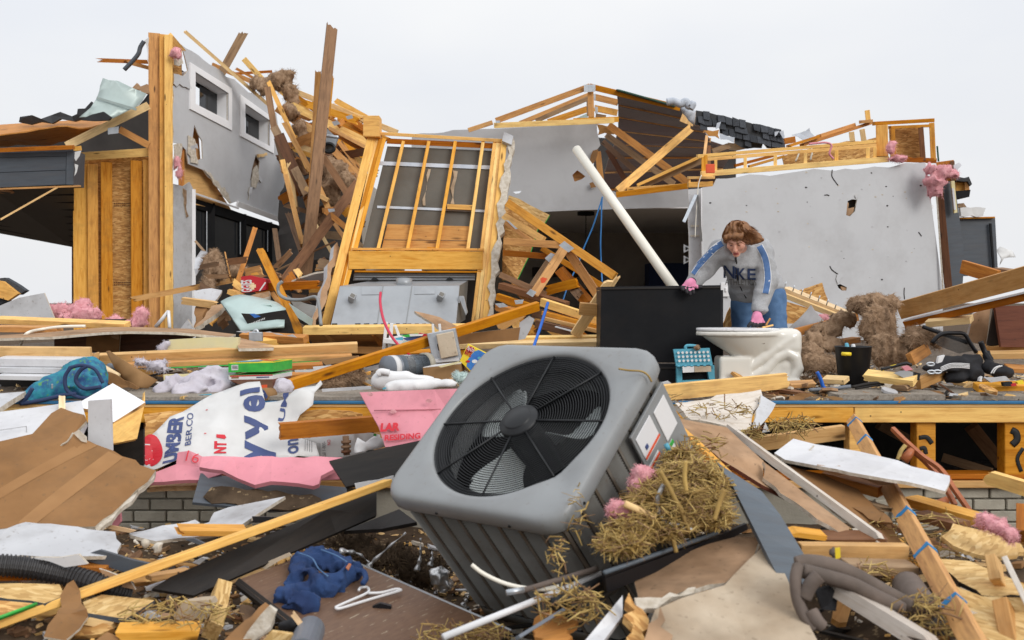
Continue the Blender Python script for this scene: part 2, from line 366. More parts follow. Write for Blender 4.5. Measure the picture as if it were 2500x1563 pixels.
def sheet(name,pts,th,mt=('drywall','paper_brown','gypsum'),rough=0,seg=.06,res=0,bend=None,holes=(),torn=None,parent=None,label=None,cat=None,group=None,xdir=None,smooth=False,hrough=None,kind=None,rs=3):
 """a flat or bent panel with the outline pts (world points), th thick away from the camera; rough = how far its torn edges stray"""
 rg=random.Random(rs*77+len(pts))
 if isinstance(mt,str):mt=(mt,mt,mt)
 c=sum(pts,Vector())/len(pts);nrm=Vector()
 for i in range(len(pts)):
  a,b_=pts[i]-c,pts[(i+1)%len(pts)]-c;nrm+=a.cross(b_)
 nrm.normalize()
 if nrm.dot(CAMP-c)<0:nrm=-nrm
 x=xdir if xdir is not None else(pts[1]-pts[0]);x=(x-nrm*x.dot(nrm)).normalized();y=nrm.cross(x)
 M=Matrix(((x.x,y.x,nrm.x,c.x),(x.y,y.y,nrm.y,c.y),(x.z,y.z,nrm.z,c.z),(0,0,0,1)));Mi=M.inverted()
 L=[Mi@p for p in pts]
 def ring(l3,rgh,tn):
  o=[]
  for i in range(len(l3)):
   a,b_=l3[i],l3[(i+1)%len(l3)];e=b_-a;k=max(1,int(e.length/seg))if(rgh or bend)else 1
   nn_=Vector((-e.y,e.x,0));nn_=nn_.normalized()if nn_.length>1e-9 else nn_
   for j in range(k):
    q=a+e*(j/k)
    if rgh and(tn is None or i in tn)and j>0:q=q+nn_*(rg.random()-.5)*2*rgh+e.normalized()*(rg.random()-.5)*seg*.6
    o.append(q)
  return o
 outer=ring(L,rough,torn)
 hl=[ring([Mi@p for p in h],rough if hrough is None else hrough,None)for h in holes]
 bx=[(p.x,p.y)for p in outer];hb=[[(p.x,p.y)for p in h]for h in hl]
 V2=[Vector((p.x,p.y))for p in outer];ed=[(i,(i+1)%len(outer))for i in range(len(outer))];zs=[p.z for p in outer]
 for h in hl:
  s0=len(V2);V2+=[Vector((p.x,p.y))for p in h];zs+=[p.z for p in h];ed+=[(s0+i,s0+(i+1)%len(h))for i in range(len(h))]
 nb=len(V2)
 x0,x1=min(p[0]for p in bx),max(p[0]for p in bx);y0,y1=min(p[1]for p in bx),max(p[1]for p in bx)
 ob=np.array([(p.x,p.y)for p in outer]);oz=np.array([p.z for p in outer]);flat=np.abs(oz).max()<.004
 def resid(qx,qy):
  if flat:return 0.0
  d2=(ob[:,0]-qx)**2+(ob[:,1]-qy)**2+1e-6;w_=d2**-1.5
  return float((w_*oz).sum()/w_.sum())
 if res:
  gx=x0+res/2
  while gx<x1:
   gy=y0+res/2
   while gy<y1:
    q=(gx+(rg.random()-.5)*res*.5,gy+(rg.random()-.5)*res*.5)
    if inside(q,bx)and not any(inside(q,h)for h in hb):V2.append(Vector(q));zs.append(None)
    gy+=res
   gx+=res
 vo,eo,fo,vi,_,_=delaunay_2d_cdt(V2,ed,[],0,1e-6)
 tris=[]
 for f in fo:
  cx_=sum((vo[i]for i in f),Vector((0,0)))/3
  if inside(cx_,bx)and not any(inside(cx_,h)for h in hb):
   a,b_,c_=(vo[i]for i in f)
   tris.append(tuple(f)if(b_-a).cross(c_-a)>0 else tuple(f)[::-1])
 def zf(qx,qy):
  z=resid(qx,qy)
  if bend:z+=bend((qx-x0)/(x1-x0),(qy-y0)/(y1-y0),qx,qy)
  return z
 Z=[]
 for i,q in enumerate(vo):
  if len(vi[i])and vi[i][0]<nb:Z.append(zs[vi[i][0]]+(bend((q.x-x0)/(x1-x0),(q.y-y0)/(y1-y0),q.x,q.y)if bend else 0))
  else:Z.append(zf(q.x,q.y))
 nv=len(vo);verts=[(q.x,q.y,z)for q,z in zip(vo,Z)];faces=list(tris);idx=[0]*len(tris)
 if th:
  verts+=[(q.x,q.y,z-th)for q,z in zip(vo,Z)]
  faces+=[tuple(nv+i for i in f[::-1])for f in tris];idx+=[1]*len(tris)
  cnt={}
  for f in tris:
   for i in range(3):
    a,b_=f[i],f[(i+1)%3];cnt[(a,b_)]=1
  for(a,b_)in list(cnt):
   if(b_,a)not in cnt:faces.append((b_,a,nv+a,nv+b_));idx.append(2)
 me=pydata(name,verts,faces,mt,idx,smooth)
 o=link(name,me,M,parent,label,cat,group,kind);FR[o.name]=(M,Mi,zf,nrm)
 return o
def text_mesh(s,bold=0.0):
 cu=bpy.data.curves.new('t','FONT');cu.body=s;cu.align_x='CENTER';cu.align_y='CENTER';cu.offset=bold;cu.resolution_u=3
 ob=bpy.data.objects.new('t',cu);COL.objects.link(ob)
 dg=bpy.context.evaluated_depsgraph_get();me=bpy.data.meshes.new_from_object(ob.evaluated_get(dg))
 bpy.data.objects.remove(ob);bpy.data.curves.remove(cu);return me
def lettering(par,s,pa,pb,h,mat,bold=.01,off=.0025,name='lettering',sub=0,clip=None,sx=1.0,shear=0):
 """print s on the sheet par, its middle line running from pa to pb (world points), letters h metres tall"""
 M,Mi,zf,nrm=FR[par.name]
 me=text_mesh(s,bold);a,b_=Mi@pa,Mi@pb;ax=Vector((b_.x-a.x,b_.y-a.y,0));Lx=ax.length;ax.normalize();ay=Vector((-ax.y,ax.x,0));mid=(a+b_)/2
 xs=[v.co.x for v in me.vertices];ys=[v.co.y for v in me.vertices]
 wx=max(xs)-min(xs);wy=max(ys)-min(ys);cx_,cy_=(max(xs)+min(xs))/2,(max(ys)+min(ys))/2
 bm=bmesh.new();bm.from_mesh(me);bpy.data.meshes.remove(me)
 for v in bm.verts:
  u,w_=(v.co.x-cx_)/wx*Lx,(v.co.y-cy_)/wy*h
  q=mid+ax*(u+shear*w_)+ay*w_;v.co=(q.x,q.y,0)
 if clip:
  pl=[(Mi@p)for p in clip];pl=[(p.x,p.y)for p in pl]
  bmesh.ops.triangulate(bm,faces=bm.faces)
 if sub:
  bmesh.ops.triangulate(bm,faces=bm.faces)
  for _ in range(3):
   e=[q for q in bm.edges if q.calc_length()>sub]
   if not e:break
   bmesh.ops.subdivide_edges(bm,edges=e,cuts=1,use_grid_fill=False);bmesh.ops.triangulate(bm,faces=[f for f in bm.faces if len(f.verts)>3])
 if clip:bmesh.ops.delete(bm,geom=[f for f in bm.faces if not inside(f.calc_center_median().xy,pl)],context='FACES')
 for v in bm.verts:v.co.z=zf(v.co.x,v.co.y)+off
 for f in bm.faces:
  if f.normal.z<0:f.normal_flip()
 m2=bpy.data.meshes.new(name);bm.to_mesh(m2);bm.free();mats(m2,mat)
 return link(name,m2,M,par)
def decal(par,pts,mat,off=.002,name='print',rough=0):
 """a flat printed patch on the sheet par"""
 M,Mi,zf,nrm=FR[par.name];l=[Mi@p for p in pts]
 bm=bmesh.new();bv=[bm.verts.new((p.x,p.y,0))for p in l];bm.faces.new(bv);bmesh.ops.triangulate(bm,faces=bm.faces)
 for _ in range(4):
  e=[q for q in bm.edges if q.calc_length()>.06]
  if not e:break
  bmesh.ops.subdivide_edges(bm,edges=e,cuts=1);bmesh.ops.triangulate(bm,faces=[f for f in bm.faces if len(f.verts)>3])
 for v in bm.verts:v.co.z=zf(v.co.x,v.co.y)+off
 bm.normal_update()
 for f in bm.faces:
  if f.normal.z<0:f.normal_flip()
 me=bpy.data.meshes.new(name);bm.to_mesh(me);bm.free();mats(me,mat)
 return link(name,me,M,par)
 # ------------------------------------------------------------ solids from distance fields
def _hash(ix,iy,iz,seed):
 h=(ix*374761393+iy*668265263+iz*2147483647+seed*1274126177)&0xffffffff
 h=((h^(h>>13))*1274126177)&0xffffffff;return((h^(h>>16))&0xffff)/65535.0
def vnoise(P,s,seed=0):
 q=P*s+100.0;i=np.floor(q).astype(np.int64);f=q-i;f=f*f*(3-2*f);r=0
 for dx in(0,1):
  for dy in(0,1):
   for dz in(0,1):
    w_=(f[:,0]if dx else 1-f[:,0])*(f[:,1]if dy else 1-f[:,1])*(f[:,2]if dz else 1-f[:,2])
    r=r+w_*_hash(i[:,0]+dx,i[:,1]+dy,i[:,2]+dz,seed)
 return r*2-1
def fbm(P,s,o=4,seed=0,g=.5):
 r=0;a=1
 for k in range(o):r=r+a*vnoise(P,s*2**k,seed+k);a*=g
 return r
def cap(P,a,b_,ra,rb):
 a=np.array(a);b_=np.array(b_);d=b_-a;t=np.clip(((P-a)@d)/(d@d+1e-12),0,1)
 return np.linalg.norm(P-a-t[:,None]*d,axis=1)-(ra+(rb-ra)*t)
def ell(P,c,r,rot=None):
 q=P-np.array(c)
 if rot is not None:q=q@np.array(rot)
 r=np.array(r);k0=np.linalg.norm(q/r,axis=1);k1=np.linalg.norm(q/(r*r),axis=1)+1e-9
 return k0*(k0-1)/k1
def rbox(P,c,h,r,rot=None):
 q=P-np.array(c)
 if rot is not None:q=q@np.array(rot)
 q=np.abs(q)-(np.array(h)-r);return np.linalg.norm(np.maximum(q,0),axis=1)+np.minimum(q.max(1),0)-r
def smin(a,b_,k):
 h=np.clip(.5+.5*(b_-a)/k,0,1);return b_+(a-b_)*h-k*h*(1-h)
def surfnets(fn,lo,hi,h):
 lo=np.array(lo,float);hi=np.array(hi,float);n=np.ceil((hi-lo)/h).astype(int)+1
 g=np.stack(np.meshgrid(*[np.arange(k)for k in n],indexing='ij'),-1).reshape(-1,3)
 val=fn(lo+g*h).reshape(n);s=val<0
 cnt=sum(s[i:n[0]-1+i,j:n[1]-1+j,k:n[2]-1+k].astype(int)for i in(0,1)for j in(0,1)for k in(0,1))
 ids=np.argwhere((cnt>0)&(cnt<8));idm=-np.ones(cnt.shape,int);idm[tuple(ids.T)]=np.arange(len(ids))
 acc=np.zeros((len(ids),3));num=np.zeros(len(ids))
 cs=[(i,j,k)for i in(0,1)for j in(0,1)for k in(0,1)]
 for a in cs:
  for ax in range(3):
   if a[ax]==0:
    b_=list(a);b_[ax]=1
    va=val[tuple((ids+np.array(a)).T)];vb=val[tuple((ids+np.array(b_)).T)];m_=(va<0)!=(vb<0)
    t=va/np.where(m_,va-vb,1);p=np.array(a,float)+t[:,None]*(np.array(b_)-np.array(a));acc[m_]+=p[m_];num[m_]+=1
 verts=lo+h*(ids+acc/num[:,None]);faces=[]
 for ax in range(3):
  u,w_=[q for q in range(3)if q!=ax]
  sl0=[slice(None)]*3;sl1=[slice(None)]*3;sl0[ax]=slice(0,-1);sl1[ax]=slice(1,None)
  ch=s[tuple(sl0)]!=s[tuple(sl1)];e=np.argwhere(ch)
  e=e[(e[:,u]>0)&(e[:,w_]>0)&(e[:,u]<n[u]-1)&(e[:,w_]<n[w_]-1)]
  U=np.zeros(3,int);U[u]=1;W=np.zeros(3,int);W[w_]=1
  q=np.stack([idm[tuple((e-U-W).T)],idm[tuple((e-W).T)],idm[tuple(e.T)],idm[tuple((e-U).T)]],1)
  fl=s[tuple(e.T)]
  if ax==1:fl=~fl
  q[~fl]=q[~fl][:,::-1];faces.append(q)
 return verts,np.concatenate(faces)
def sdf(name,fn,lo,hi,h,mat,M=None,parent=None,label=None,cat=None,group=None,paint=None,kind=None):
 v,f=surfnets(fn,lo,hi,h)
 me=bpy.data.meshes.new(name);me.from_pydata(v.tolist(),[],f.tolist());mats(me,*((mat,)if isinstance(mat,str)else mat))
 me.polygons.foreach_set('use_smooth',[True]*len(me.polygons))
 if paint:me.polygons.foreach_set('material_index',paint(v[f].mean(1)).astype(np.int32))
 me.update();return link(name,me,M,parent,label,cat,group,kind)
def crumple(amp,s,seed=0):
 """a bend function: soft random folds"""
 def f(u,v,x,y):return amp*(noise.noise((x*s,y*s,seed*7.3))+.5*noise.noise((x*s*2.3,y*s*2.3,seed*3.1+5)))
 return f
 # ============================================================ ground, floor deck, foundation
def hgt(x,y):
 m_=.03+.10*max(0,min(1,(abs(x-.3)-.7)/1.0))*max(0,min(1,(6.2-y)))
 m_+=.17*max(0,min(1,(x-.85)/.5))*max(0,min(1,(5.0-y)/.8))+.07*max(0,min(1,(-1.15-x)/.4))*max(0,min(1,(4.8-y)/.8))
 n_=noise.noise((x*.8,y*.8,2))*.05+noise.noise((x*2.7,y*2.7,5))*.03+noise.noise((x*9,y*9,8))*.012
 return(m_+n_)if y<9 else n_*.3-max(0,(y-25))*.004
xs=[-3000,-900,-300,-120,-60,-30,-16,-10]+[-7+i*.07 for i in range(200)]+[7.5,10,16,30,60,120,300,900,3000]
ys=[-60,-10,-2,0,1]+[1.8+i*.07 for i in range(72)]+[7.2,8,9,11,14,20,30,60,120,300,900,3000]
gv=[(x,y,hgt(x,y)if abs(x)<20 and y<30 else-.6 if y>60 else 0)for y in ys for x in xs]
nx=len(xs);gf=[(j*nx+i,j*nx+i+1,(j+1)*nx+i+1,(j+1)*nx+i)for j in range(len(ys)-1)for i in range(nx-1)]
tag(link('ground',pydata('ground',gv,gf,'dirt',smooth=True)),kind='structure')
DZ=.81
plain('floor_dirty',(.15,.11,.075),(.07,.05,.035),rough=.95,scale=5,bump=.4,bscale=50,vary=0,spots=((.34,.27,.18),22,.6))
flr=box('floor',Vector((.5,11.5,DZ-.016)),15,10.98,.03,'floor_dirty',kind='structure',bev=.002)
flr['label']='plywood floor deck of the wrecked house above its crawlspace'
box('floor_edge',Vector((.5,6.0,.799)),15,.03,.017,'blue_edge',parent=flr,bev=.002)
box('subfloor',Vector((.5,6.012,.779)),15,.03,.019,'plywood',parent=flr,bev=.002)
for(x0,x1)in((-7,-2.72),(-2.715,1.28),(1.285,2.06),(2.065,4.9),(4.905,8)):
 box('rim_board',Vector(((x0+x1)/2,6.02,.722)),x1-x0,.04,.092,'lumber_bright',parent=flr)
Yf=6.06
def kx(x,d=Yf):return((1600+x*900/2417)-CX)/FL*d
for(xa,xb)in((1260,1350),(1700,1825),(2275,2415)):
 s_=box('stud',Vector((kx((xa+xb)/2),6.08,.515)),kx(xb)-kx(xa),.10,.32,'lumber',parent=flr)
for xx in(-3.6,-2.9,-2.2,-1.5,-.8,-.1,.6):box('stud',Vector((xx,6.12,.515)),.09,.10,.32,'lumber_orange',parent=flr)
box('bottom_plate',Vector((.5,6.1,.345)),15,.14,.034,'lumber_orange',parent=flr)
box('sill_plate',Vector((.5,6.07,.302)),15,.14,.042,'lumber_pale',parent=flr)
def spray(pts,r):
 P_=smoothpts([V('k',x,y,6.026)for x,y in pts],6);v,f=tube_data(P_,r,6)
 for q in v:q.y=6.0265+(q.y-6.026)*.12
 link('paint_mark',pydata('paint_mark',v,f,'spray_black',smooth=True),None,flr)
spray([(1730,722),(1780,720),(1815,760)],.014);spray([(1735,795),(1765,790),(1775,830)],.013)
spray([(2335,672),(2365,690),(2372,735),(2340,770)],.022);spray([(2412,790),(2375,860),(2400,945)],.012)
fw=thing('foundation_wall','low gray brick foundation wall under the floor deck','wall',(0,6.1,0))
box('wall_core',Vector((.5,6.12,.14)),15,.10,.278,'mortar',parent=fw,bev=0)
bme=None
for row in range(4):
 for i in range(76):
  bx_=-7+i*.2+(.1 if row%2 else 0)
  if not(-2.9<bx_<-1.2 or 2.3<bx_<3.9):continue
  z_=.243-row*.071
  if bme is None:
   o=box('brick',Vector((bx_,6.085,z_)),.188,.08,.062,'block',parent=fw,bev=.005);bme=o.data
  else:o=link('brick',bme,Matrix.Translation((bx_,6.085+random.uniform(-.002,.002),z_)),fw)
box('crawlspace_back',Vector((.5,8.2,.45)),15,.05,.7,'dark_interior',parent=flr,bev=0)
for(x0,y0,d0,x1,y1,d1,w)in((2080,660,6.7,2270,900,6.9,90),(1880,850,6.8,2200,950,6.6,60),(1480,640,6.9,1700,760,7.1,70)):
 beam('brace',V('k',x0,y0,d0),V('k',x1,y1,d1),px('k',w,d0),.04,'lumber_brown',parent=flr)
 # ============================================================ table of loose boards
BR=random.Random(12)
def boards(rows,name='loose_board',cat='board',group=None):
 for r in rows:
  t,x0,y0,d0,x1,y1,d1,w,mt_,roll,j0,j1,lab=r
  if mt_=='lumber':mt_=BR.choice(('lumber','lumber','lumber_bright','lumber_pale','lumber_orange'))
  wm=px(t,w,(d0+d1)/2);th_=.04 if wm>.06 else .085
  beam(name,V(t,x0,y0,d0),V(t,x1,y1,d1),wm,th_,mt_,roll,(j0,j1),None,lab,cat,group)
def plate(par,t,q,d,name='truss_plate',mat='galvanized'):
 """ribbed steel gusset plate"""
 pts=[V(t,x,y,d)for x,y in q]
 o=sheet(name,pts,.004,mat,parent=par)
 for i in range(1,8):
  f_=i/8;a=pts[0].lerp(pts[1],f_);b_=pts[3].lerp(pts[2],f_);m_=frame(b_-a,CAMP-a,a)
  beam('rib',a,b_,(pts[1]-pts[0]).length*.04,.004,'gray_metal',parent=o,bev=0,face=(CAMP-a).normalized()).location.y-=.002 if False else 0
 return o
 # ============================================================ left standing wall
WL=Plane(V('a',1272,300,12.8),V('a',1272,1500,12.8),V('a',2100,1300,15.5))
lw=thing('house_wall','tall gray wall with two small white-framed windows standing at left','wall',V('e',1280,1370,12.8))
W1o=[(1395,460),(1705,655),(1705,965),(1395,805)];W1i=[(1432,530),(1680,690),(1680,900),(1432,772)]
W2o=[(1770,700),(2015,875),(2015,1135),(1770,1005)];W2i=[(1800,765),(1985,890),(1985,1085),(1800,985)]
dry=sheet('drywall',WL.many('a',[(1340,330),(1500,440),(1640,530),(1800,650),(1980,760),(2040,840),(2065,1000),(2110,1358),(2125,1663),(1745,1488),(1700,1505),(1680,1440),(1600,1350),(1500,1255),(1440,1230),(1392,1212),(1375,1110),(1330,1062),(1275,1052),(1275,640),(1340,585),(1388,520),(1365,420)]),.016,rough=.03,seg=.12,torn={0,1,2,3,4,10,11,12,13,14,15,16,17,18,20,21,22},parent=lw,hrough=.0,holes=[WL.many('a',W1i),WL.many('a',W2i),WL.many('a',[(1435,920),(1462,990),(1492,1040),(1497,1170),(1452,1188),(1445,1080),(1422,1020)]),WL.many('a',[(1888,1145),(1918,1195),(1905,1290),(1862,1345),(1848,1330),(1862,1240)])])
def window(Wo,Wi,lab):
 cx_=sum(p[0]for p in Wi)/4
 pane=sheet('window',[WL.at('a',x,y,-.17)for x,y in(((Wi[0][0]+(cx_-Wi[0][0])*1.0,(Wi[0][1]+Wi[1][1])/2+20),Wi[1],Wi[2],(cx_,(Wi[2][1]+Wi[3][1])/2)))],.01,'glass',parent=lw)
 if lab:pane['label']=lab
 for i in range(4):
  j=(i+1)%4
  sheet('frame_board',[WL.at('a',*q,.02)for q in(Wo[i],Wo[j],Wi[j],Wi[i])],.04,'white_trim',parent=pane)
  sheet('jamb',[WL.at('a',*Wi[i],.018),WL.at('a',*Wi[j],.018),WL.at('a',*Wi[j],0)-WL.n*(.2 if WL.n.y<0 else-.2),WL.at('a',*Wi[i],0)-WL.n*(.2 if WL.n.y<0 else-.2)],.012,'white_trim',parent=pane)
 bk=[WL.at('a',*q,0)-WL.n*(.19 if WL.n.y<0 else-.19)for q in Wi]
 for i in range(4):
  beam('sash',bk[i],bk[(i+1)%4],.075,.05,'black_paint',parent=pane,face=WL.n if WL.n.y<0 else-WL.n)
 return pane
window(W1o,W1i,None);window(W2o,W2i,None)
sheet('sheathing',WL.many('a',[(1385,1150),(1520,1180),(1760,1560),(1430,1500),(1385,1400)],-.10),.015,'plywood',parent=lw)
sheet('sheathing',WL.many('a',[(1400,900),(1520,950),(1540,1230),(1400,1230)],-.12),.012,'lumber_orange',parent=lw)
sheet('sheathing',WL.many('a',[(1830,1130),(1940,1150),(1940,1420),(1830,1400)],-.06),.012,'brown_fluff',parent=lw)
sheet('sheathing',WL.many('a',[(1270,290),(1400,330),(1400,640),(1270,680)],-.12),.012,'osb',parent=lw)
beam('stud',WL.at('a',1363,1420,-.05),WL.at('a',1363,1055,-.05),px('a',42,13),.06,'lumber_orange',parent=lw)
beam('top_plate',WL.at('a',1268,285,-.02),WL.at('a',1345,375,-.02),px('a',60,13),.09,'lumber',0,(0,.05),parent=lw)
for pts,mt_ in(([(1275,430),(1330,420),(1345,470),(1310,490),(1280,480)],'gypsum'),([(1275,545),(1330,560),(1385,580),(1410,655),(1340,640),(1275,620)],'drywall'),([(1380,1000),(1430,1030),(1440,1150),(1455,1215),(1400,1200),(1380,1100)],'gypsum'),([(1275,1070),(1335,1060),(1330,1150),(1300,1240),(1275,1260)],'gypsum'),([(1395,1080),(1445,1060),(1455,1100),(1410,1110)],'drywall_white'),([(1858,1260),(1890,1220),(1905,1330),(1880,1390),(1850,1380)],'gypsum'),([(1905,1290),(1930,1330),(1920,1350),(1900,1320)],'drywall_white'),([(1835,1385),(1870,1370),(1850,1430),(1826,1480)],'drywall_white'),([(1500,1255),(1560,1300),(1680,1430),(1700,1500),(1660,1470),(1590,1380)],'gypsum')):
 sheet('torn_plaster',WL.many('a',pts,.02),.01,(mt_,'paper_tan','gypsum'),rough=.025,seg=.06,parent=lw)
sheet('wood_splinter',WL.many('a',[(1885,1140),(1950,1128),(1953,1150),(1890,1165)],.05),.03,'lumber_pale',rough=.01,parent=lw)
for cx_,w_,y0,mt_,d_ in((1138,82,243,'lumber_orange',12.86),(1197,38,252,'lumber',12.82),(1243,58,256,'lumber_bright',12.78)):  # light from the right put into the wood: darker left post, brighter right
 beam('corner_post',V('e',cx_+5,1500,d_),V('a',cx_,y0,d_),px('a',w_,12.8),.10,mt_,parent=lw)
sheet('plaster_strip',[WL.at('e',*q,.0)for q in((1280,300),(1350,318),(1400,285),(1438,360),(1438,1490),(1280,1490))],.016,('drywall_white','paper_tan','gypsum'),rough=.012,seg=.1,torn={0,1,5},parent=lw)
beam('corner_bead',WL.at('e',1422,1480,.015),WL.at('e',1422,340,.015),px('e',30,13),.03,'white_trim',parent=lw)
sheet('torn_plaster',[WL.at('e',*q,.012)for q in((1345,330),(1372,350),(1368,470),(1388,540),(1372,550),(1352,450))],.008,('brown_fluff','gypsum','gypsum'),rough=.012,parent=lw)
wb=sheet('window_band',[WL.at('e',*q,-.16)for q in((1430,360),(2220,650),(2220,1400),(1430,1460))],.02,'glass',parent=lw)
for x,y0,y1,w_ in((1612,440,1020,60),(1850,520,1020,46),(2045,580,1000,36),(2170,620,1000,30)):
 beam('mullion',WL.at('e',x,y1+380,-.12),WL.at('e',x,y0,-.12),px('e',w_,13.5),.06,'black_paint',parent=wb)
 beam('seal',WL.at('e',x-w_/2-4,y1-200,-.11),WL.at('e',x-w_/2-4,y0+60,-.11),px('e',7,13.5),.02,'galvanized',parent=wb)
beam('window_rail',WL.at('e',1436,425,-.1),WL.at('e',2190,665,-.1),px('e',66,14),.08,'black_paint',parent=wb)
beam('header_trim',WL.at('e',1438,372,.01),WL.at('e',1760,482,.01),px('e',15,13.5),.08,'white_trim',parent=lw)
beam('header_trim',WL.at('e',1742,448,.03),WL.at('e',2128,592,.03),px('e',42,14),.03,'white_trim',parent=lw)
sheet('strand_board',[V('e',*q,13.15)for q in((600,110),(1105,100),(1105,1490),(560,1490))],.012,'osb',parent=lw)
beam('top_plate',V('e',598,98,12.98),V('e',1100,66,12.98),px('e',60,13),.09,'lumber_bright',parent=lw)
fn_=Vector((.5,-.86,0))
for x,w_,y0,y1,mt_ in((598,100,150,1250,'lumber_bright'),(690,78,155,1255,'lumber'),(793,84,140,1300,'lumber'),(1013,84,128,1300,'lumber'),(1088,50,122,1355,'lumber')):
 beam('stud',V('e',x+1,y1+210,13.0),V('e',x-6,y0,13.0),px('e',w_ if x==598 else w_*.93,13),.04,mt_,parent=lw,face=None if x==598 else fn_)
for y in(445,462,1028,1045):
 for i in range(9):beam('stamp_mark',V('e',842+i*14,y,13.14),V('e',850+i*14+i%3,y-1,13.14),.012,.002,'lumber_dark',parent=lw,bev=0)
 # ============================================================ porch roof at far left
pr=thing('porch_roof','slate-gray boxed porch roof edge at the far left with dark soffit','roof',V('a',270,1380,11.8))
sheet('fascia_core',[V('a',*q,11.85)for q in((-60,1125),(548,1112),(540,1366),(-60,1390))],.3,'slate_paint',parent=pr)
for q in(((-60,1132),(488,1122),(488,1152),(-60,1163)),((-60,1166),(487,1156),(486,1254),(-60,1275)),((-60,1279),(485,1259),(484,1362),(-60,1387)),((491,1118),(546,1112),(540,1364),(488,1362))):
 sheet('lap_board',[V('a',*p,11.83)for p in q],.02,'slate_paint',parent=pr)
beam('trim_strip',V('a',-60,1398,11.84),V('a',545,1376,11.84),px('a',14,11.8),.2,'lumber_orange',parent=pr)
sheet('soffit',[V('e',-60,338,11.9),V('e',545,318,11.9),V('e',542,768,15),V('e',-60,655,15)],.02,'soffit_dark',parent=pr)
for i in range(9):
 f_=i/9;beam('soffit_groove',V('e',-60,338,11.88).lerp(V('e',-60,655,14.98),f_),V('e',545,318,11.88).lerp(V('e',542,768,14.98),f_),.02,.01,'black_paint',parent=pr,bev=0)
beam('porch_post',V('e',538,1200,15),V('e',538,765,15),px('e',15,15),.08,'lumber_dark',parent=pr)
lp=V('e',28,353,12.0);tube('recessed_light',[lp+Vector((math.cos(a)*.09,math.sin(a)*.12,math.cos(a)*0))for a in[i*math.pi/6 for i in range(13)]],.02,'paper_tan',parent=pr)
sheet('torn_wrap',[V('a',*q,11.7)for q in((552,1122),(600,1112),(588,1150),(560,1190),(550,1170))],.004,'tyvek',rough=.03,parent=pr)
sheet('torn_wrap',[V('e',*q,11.7)for q in((551,152),(578,160),(566,215),(549,242))],.004,'tyvek',rough=.03,parent=pr)
boards([('e',5,562,11.0,420,327,11.4,13,'lumber_pale',0,0,.02,'thin tan stick hanging slantwise under the porch roof')],'wood_stick','stick')
sheet('roof_decking',[V('a',-60,925,12.6),V('a',560,888,12.9),V('a',840,880,13.2),V('a',720,935,12.6),V('a',-60,1000,12.1)],.02,'lumber_orange',rough=.03,seg=.15,torn={0,3},label='brown torn roof deck sheet above the porch, uppermost',cat='roof deck')
sheet('roof_decking',[V('a',-60,1012,12.0),V('a',190,978,12.0),V('a',430,950,12.1),V('a',760,925,12.4),V('a',560,1040,12.6),V('a',380,1078,12.7),V('a',-60,1070,12.9)],.015,'plywood',rough=.06,seg=.12,torn={0,1,2},bend=crumple(.05,2,1),res=.2,label='orange-brown peeled plywood layer hanging under the roof deck at left',cat='plywood')
sheet('roof_cavity',[V('a',*q,15.5)for q in((-60,985),(700,930),(1098,800),(1098,1180),(-60,1140))],.02,'dark_interior',parent=pr)  # near-black sheet standing for the shade inside the roof
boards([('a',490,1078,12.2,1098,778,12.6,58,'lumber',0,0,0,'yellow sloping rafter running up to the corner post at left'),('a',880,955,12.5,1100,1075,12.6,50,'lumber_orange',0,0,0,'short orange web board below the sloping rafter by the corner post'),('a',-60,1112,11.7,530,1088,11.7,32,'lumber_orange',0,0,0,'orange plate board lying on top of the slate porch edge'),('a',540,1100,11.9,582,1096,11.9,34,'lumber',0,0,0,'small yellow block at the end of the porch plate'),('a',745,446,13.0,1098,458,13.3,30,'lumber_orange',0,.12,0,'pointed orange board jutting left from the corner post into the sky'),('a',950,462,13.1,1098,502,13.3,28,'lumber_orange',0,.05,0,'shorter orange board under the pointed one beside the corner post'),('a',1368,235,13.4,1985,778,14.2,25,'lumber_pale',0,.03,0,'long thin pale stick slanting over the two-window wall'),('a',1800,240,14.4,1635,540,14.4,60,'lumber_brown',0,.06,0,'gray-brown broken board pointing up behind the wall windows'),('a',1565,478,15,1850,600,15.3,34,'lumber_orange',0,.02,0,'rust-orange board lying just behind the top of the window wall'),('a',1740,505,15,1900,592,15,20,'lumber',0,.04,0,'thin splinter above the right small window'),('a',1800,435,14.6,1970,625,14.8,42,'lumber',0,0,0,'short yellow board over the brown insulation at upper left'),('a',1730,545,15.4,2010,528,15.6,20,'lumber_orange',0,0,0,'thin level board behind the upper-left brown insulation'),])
plate(pr,'a',[(795,946),(876,934),(874,984),(797,993)],12.1)
sheet('metal_flashing',[V('a',*q)for q in((760,578,12.2),(805,592,12.2),(870,595,12.2),(960,640,12.2),(1082,692,12.3),(1010,790,12.2),(960,815,12.1),(830,880,12),(585,872,11.9),(670,805,12),(712,735,12.1))],.006,'flashing',bend=crumple(.04,1.6,4),res=.12,seg=.1,rough=.01,smooth=True,label='bent gray-green metal flashing sheet lying on the porch roof',cat='metal sheet')
beam('crease',V('a',712,722,12.05),V('a',1005,808,12.05),.03,.01,'flashing',parent=bpy.data.objects['metal_flashing'])
sheet('roofing_scrap',[V('a',*q,12.5)for q in((155,908),(165,870),(310,880),(430,820),(510,850),(560,838),(565,800),(625,800),(680,752),(692,785),(640,860),(585,880),(300,900))],.05,'membrane',rough=.04,seg=.1,bend=crumple(.1,3,2),res=.12,label='crumpled black roofing left of the metal flashing',cat='roofing')
sheet('roofing_scrap',[V('a',*q,11.9)for q in((590,885),(680,845),(765,825),(822,866),(800,888))],.04,'membrane',rough=.02,seg=.1,label='small black roofing scrap in front of the metal flashing',cat='roofing')
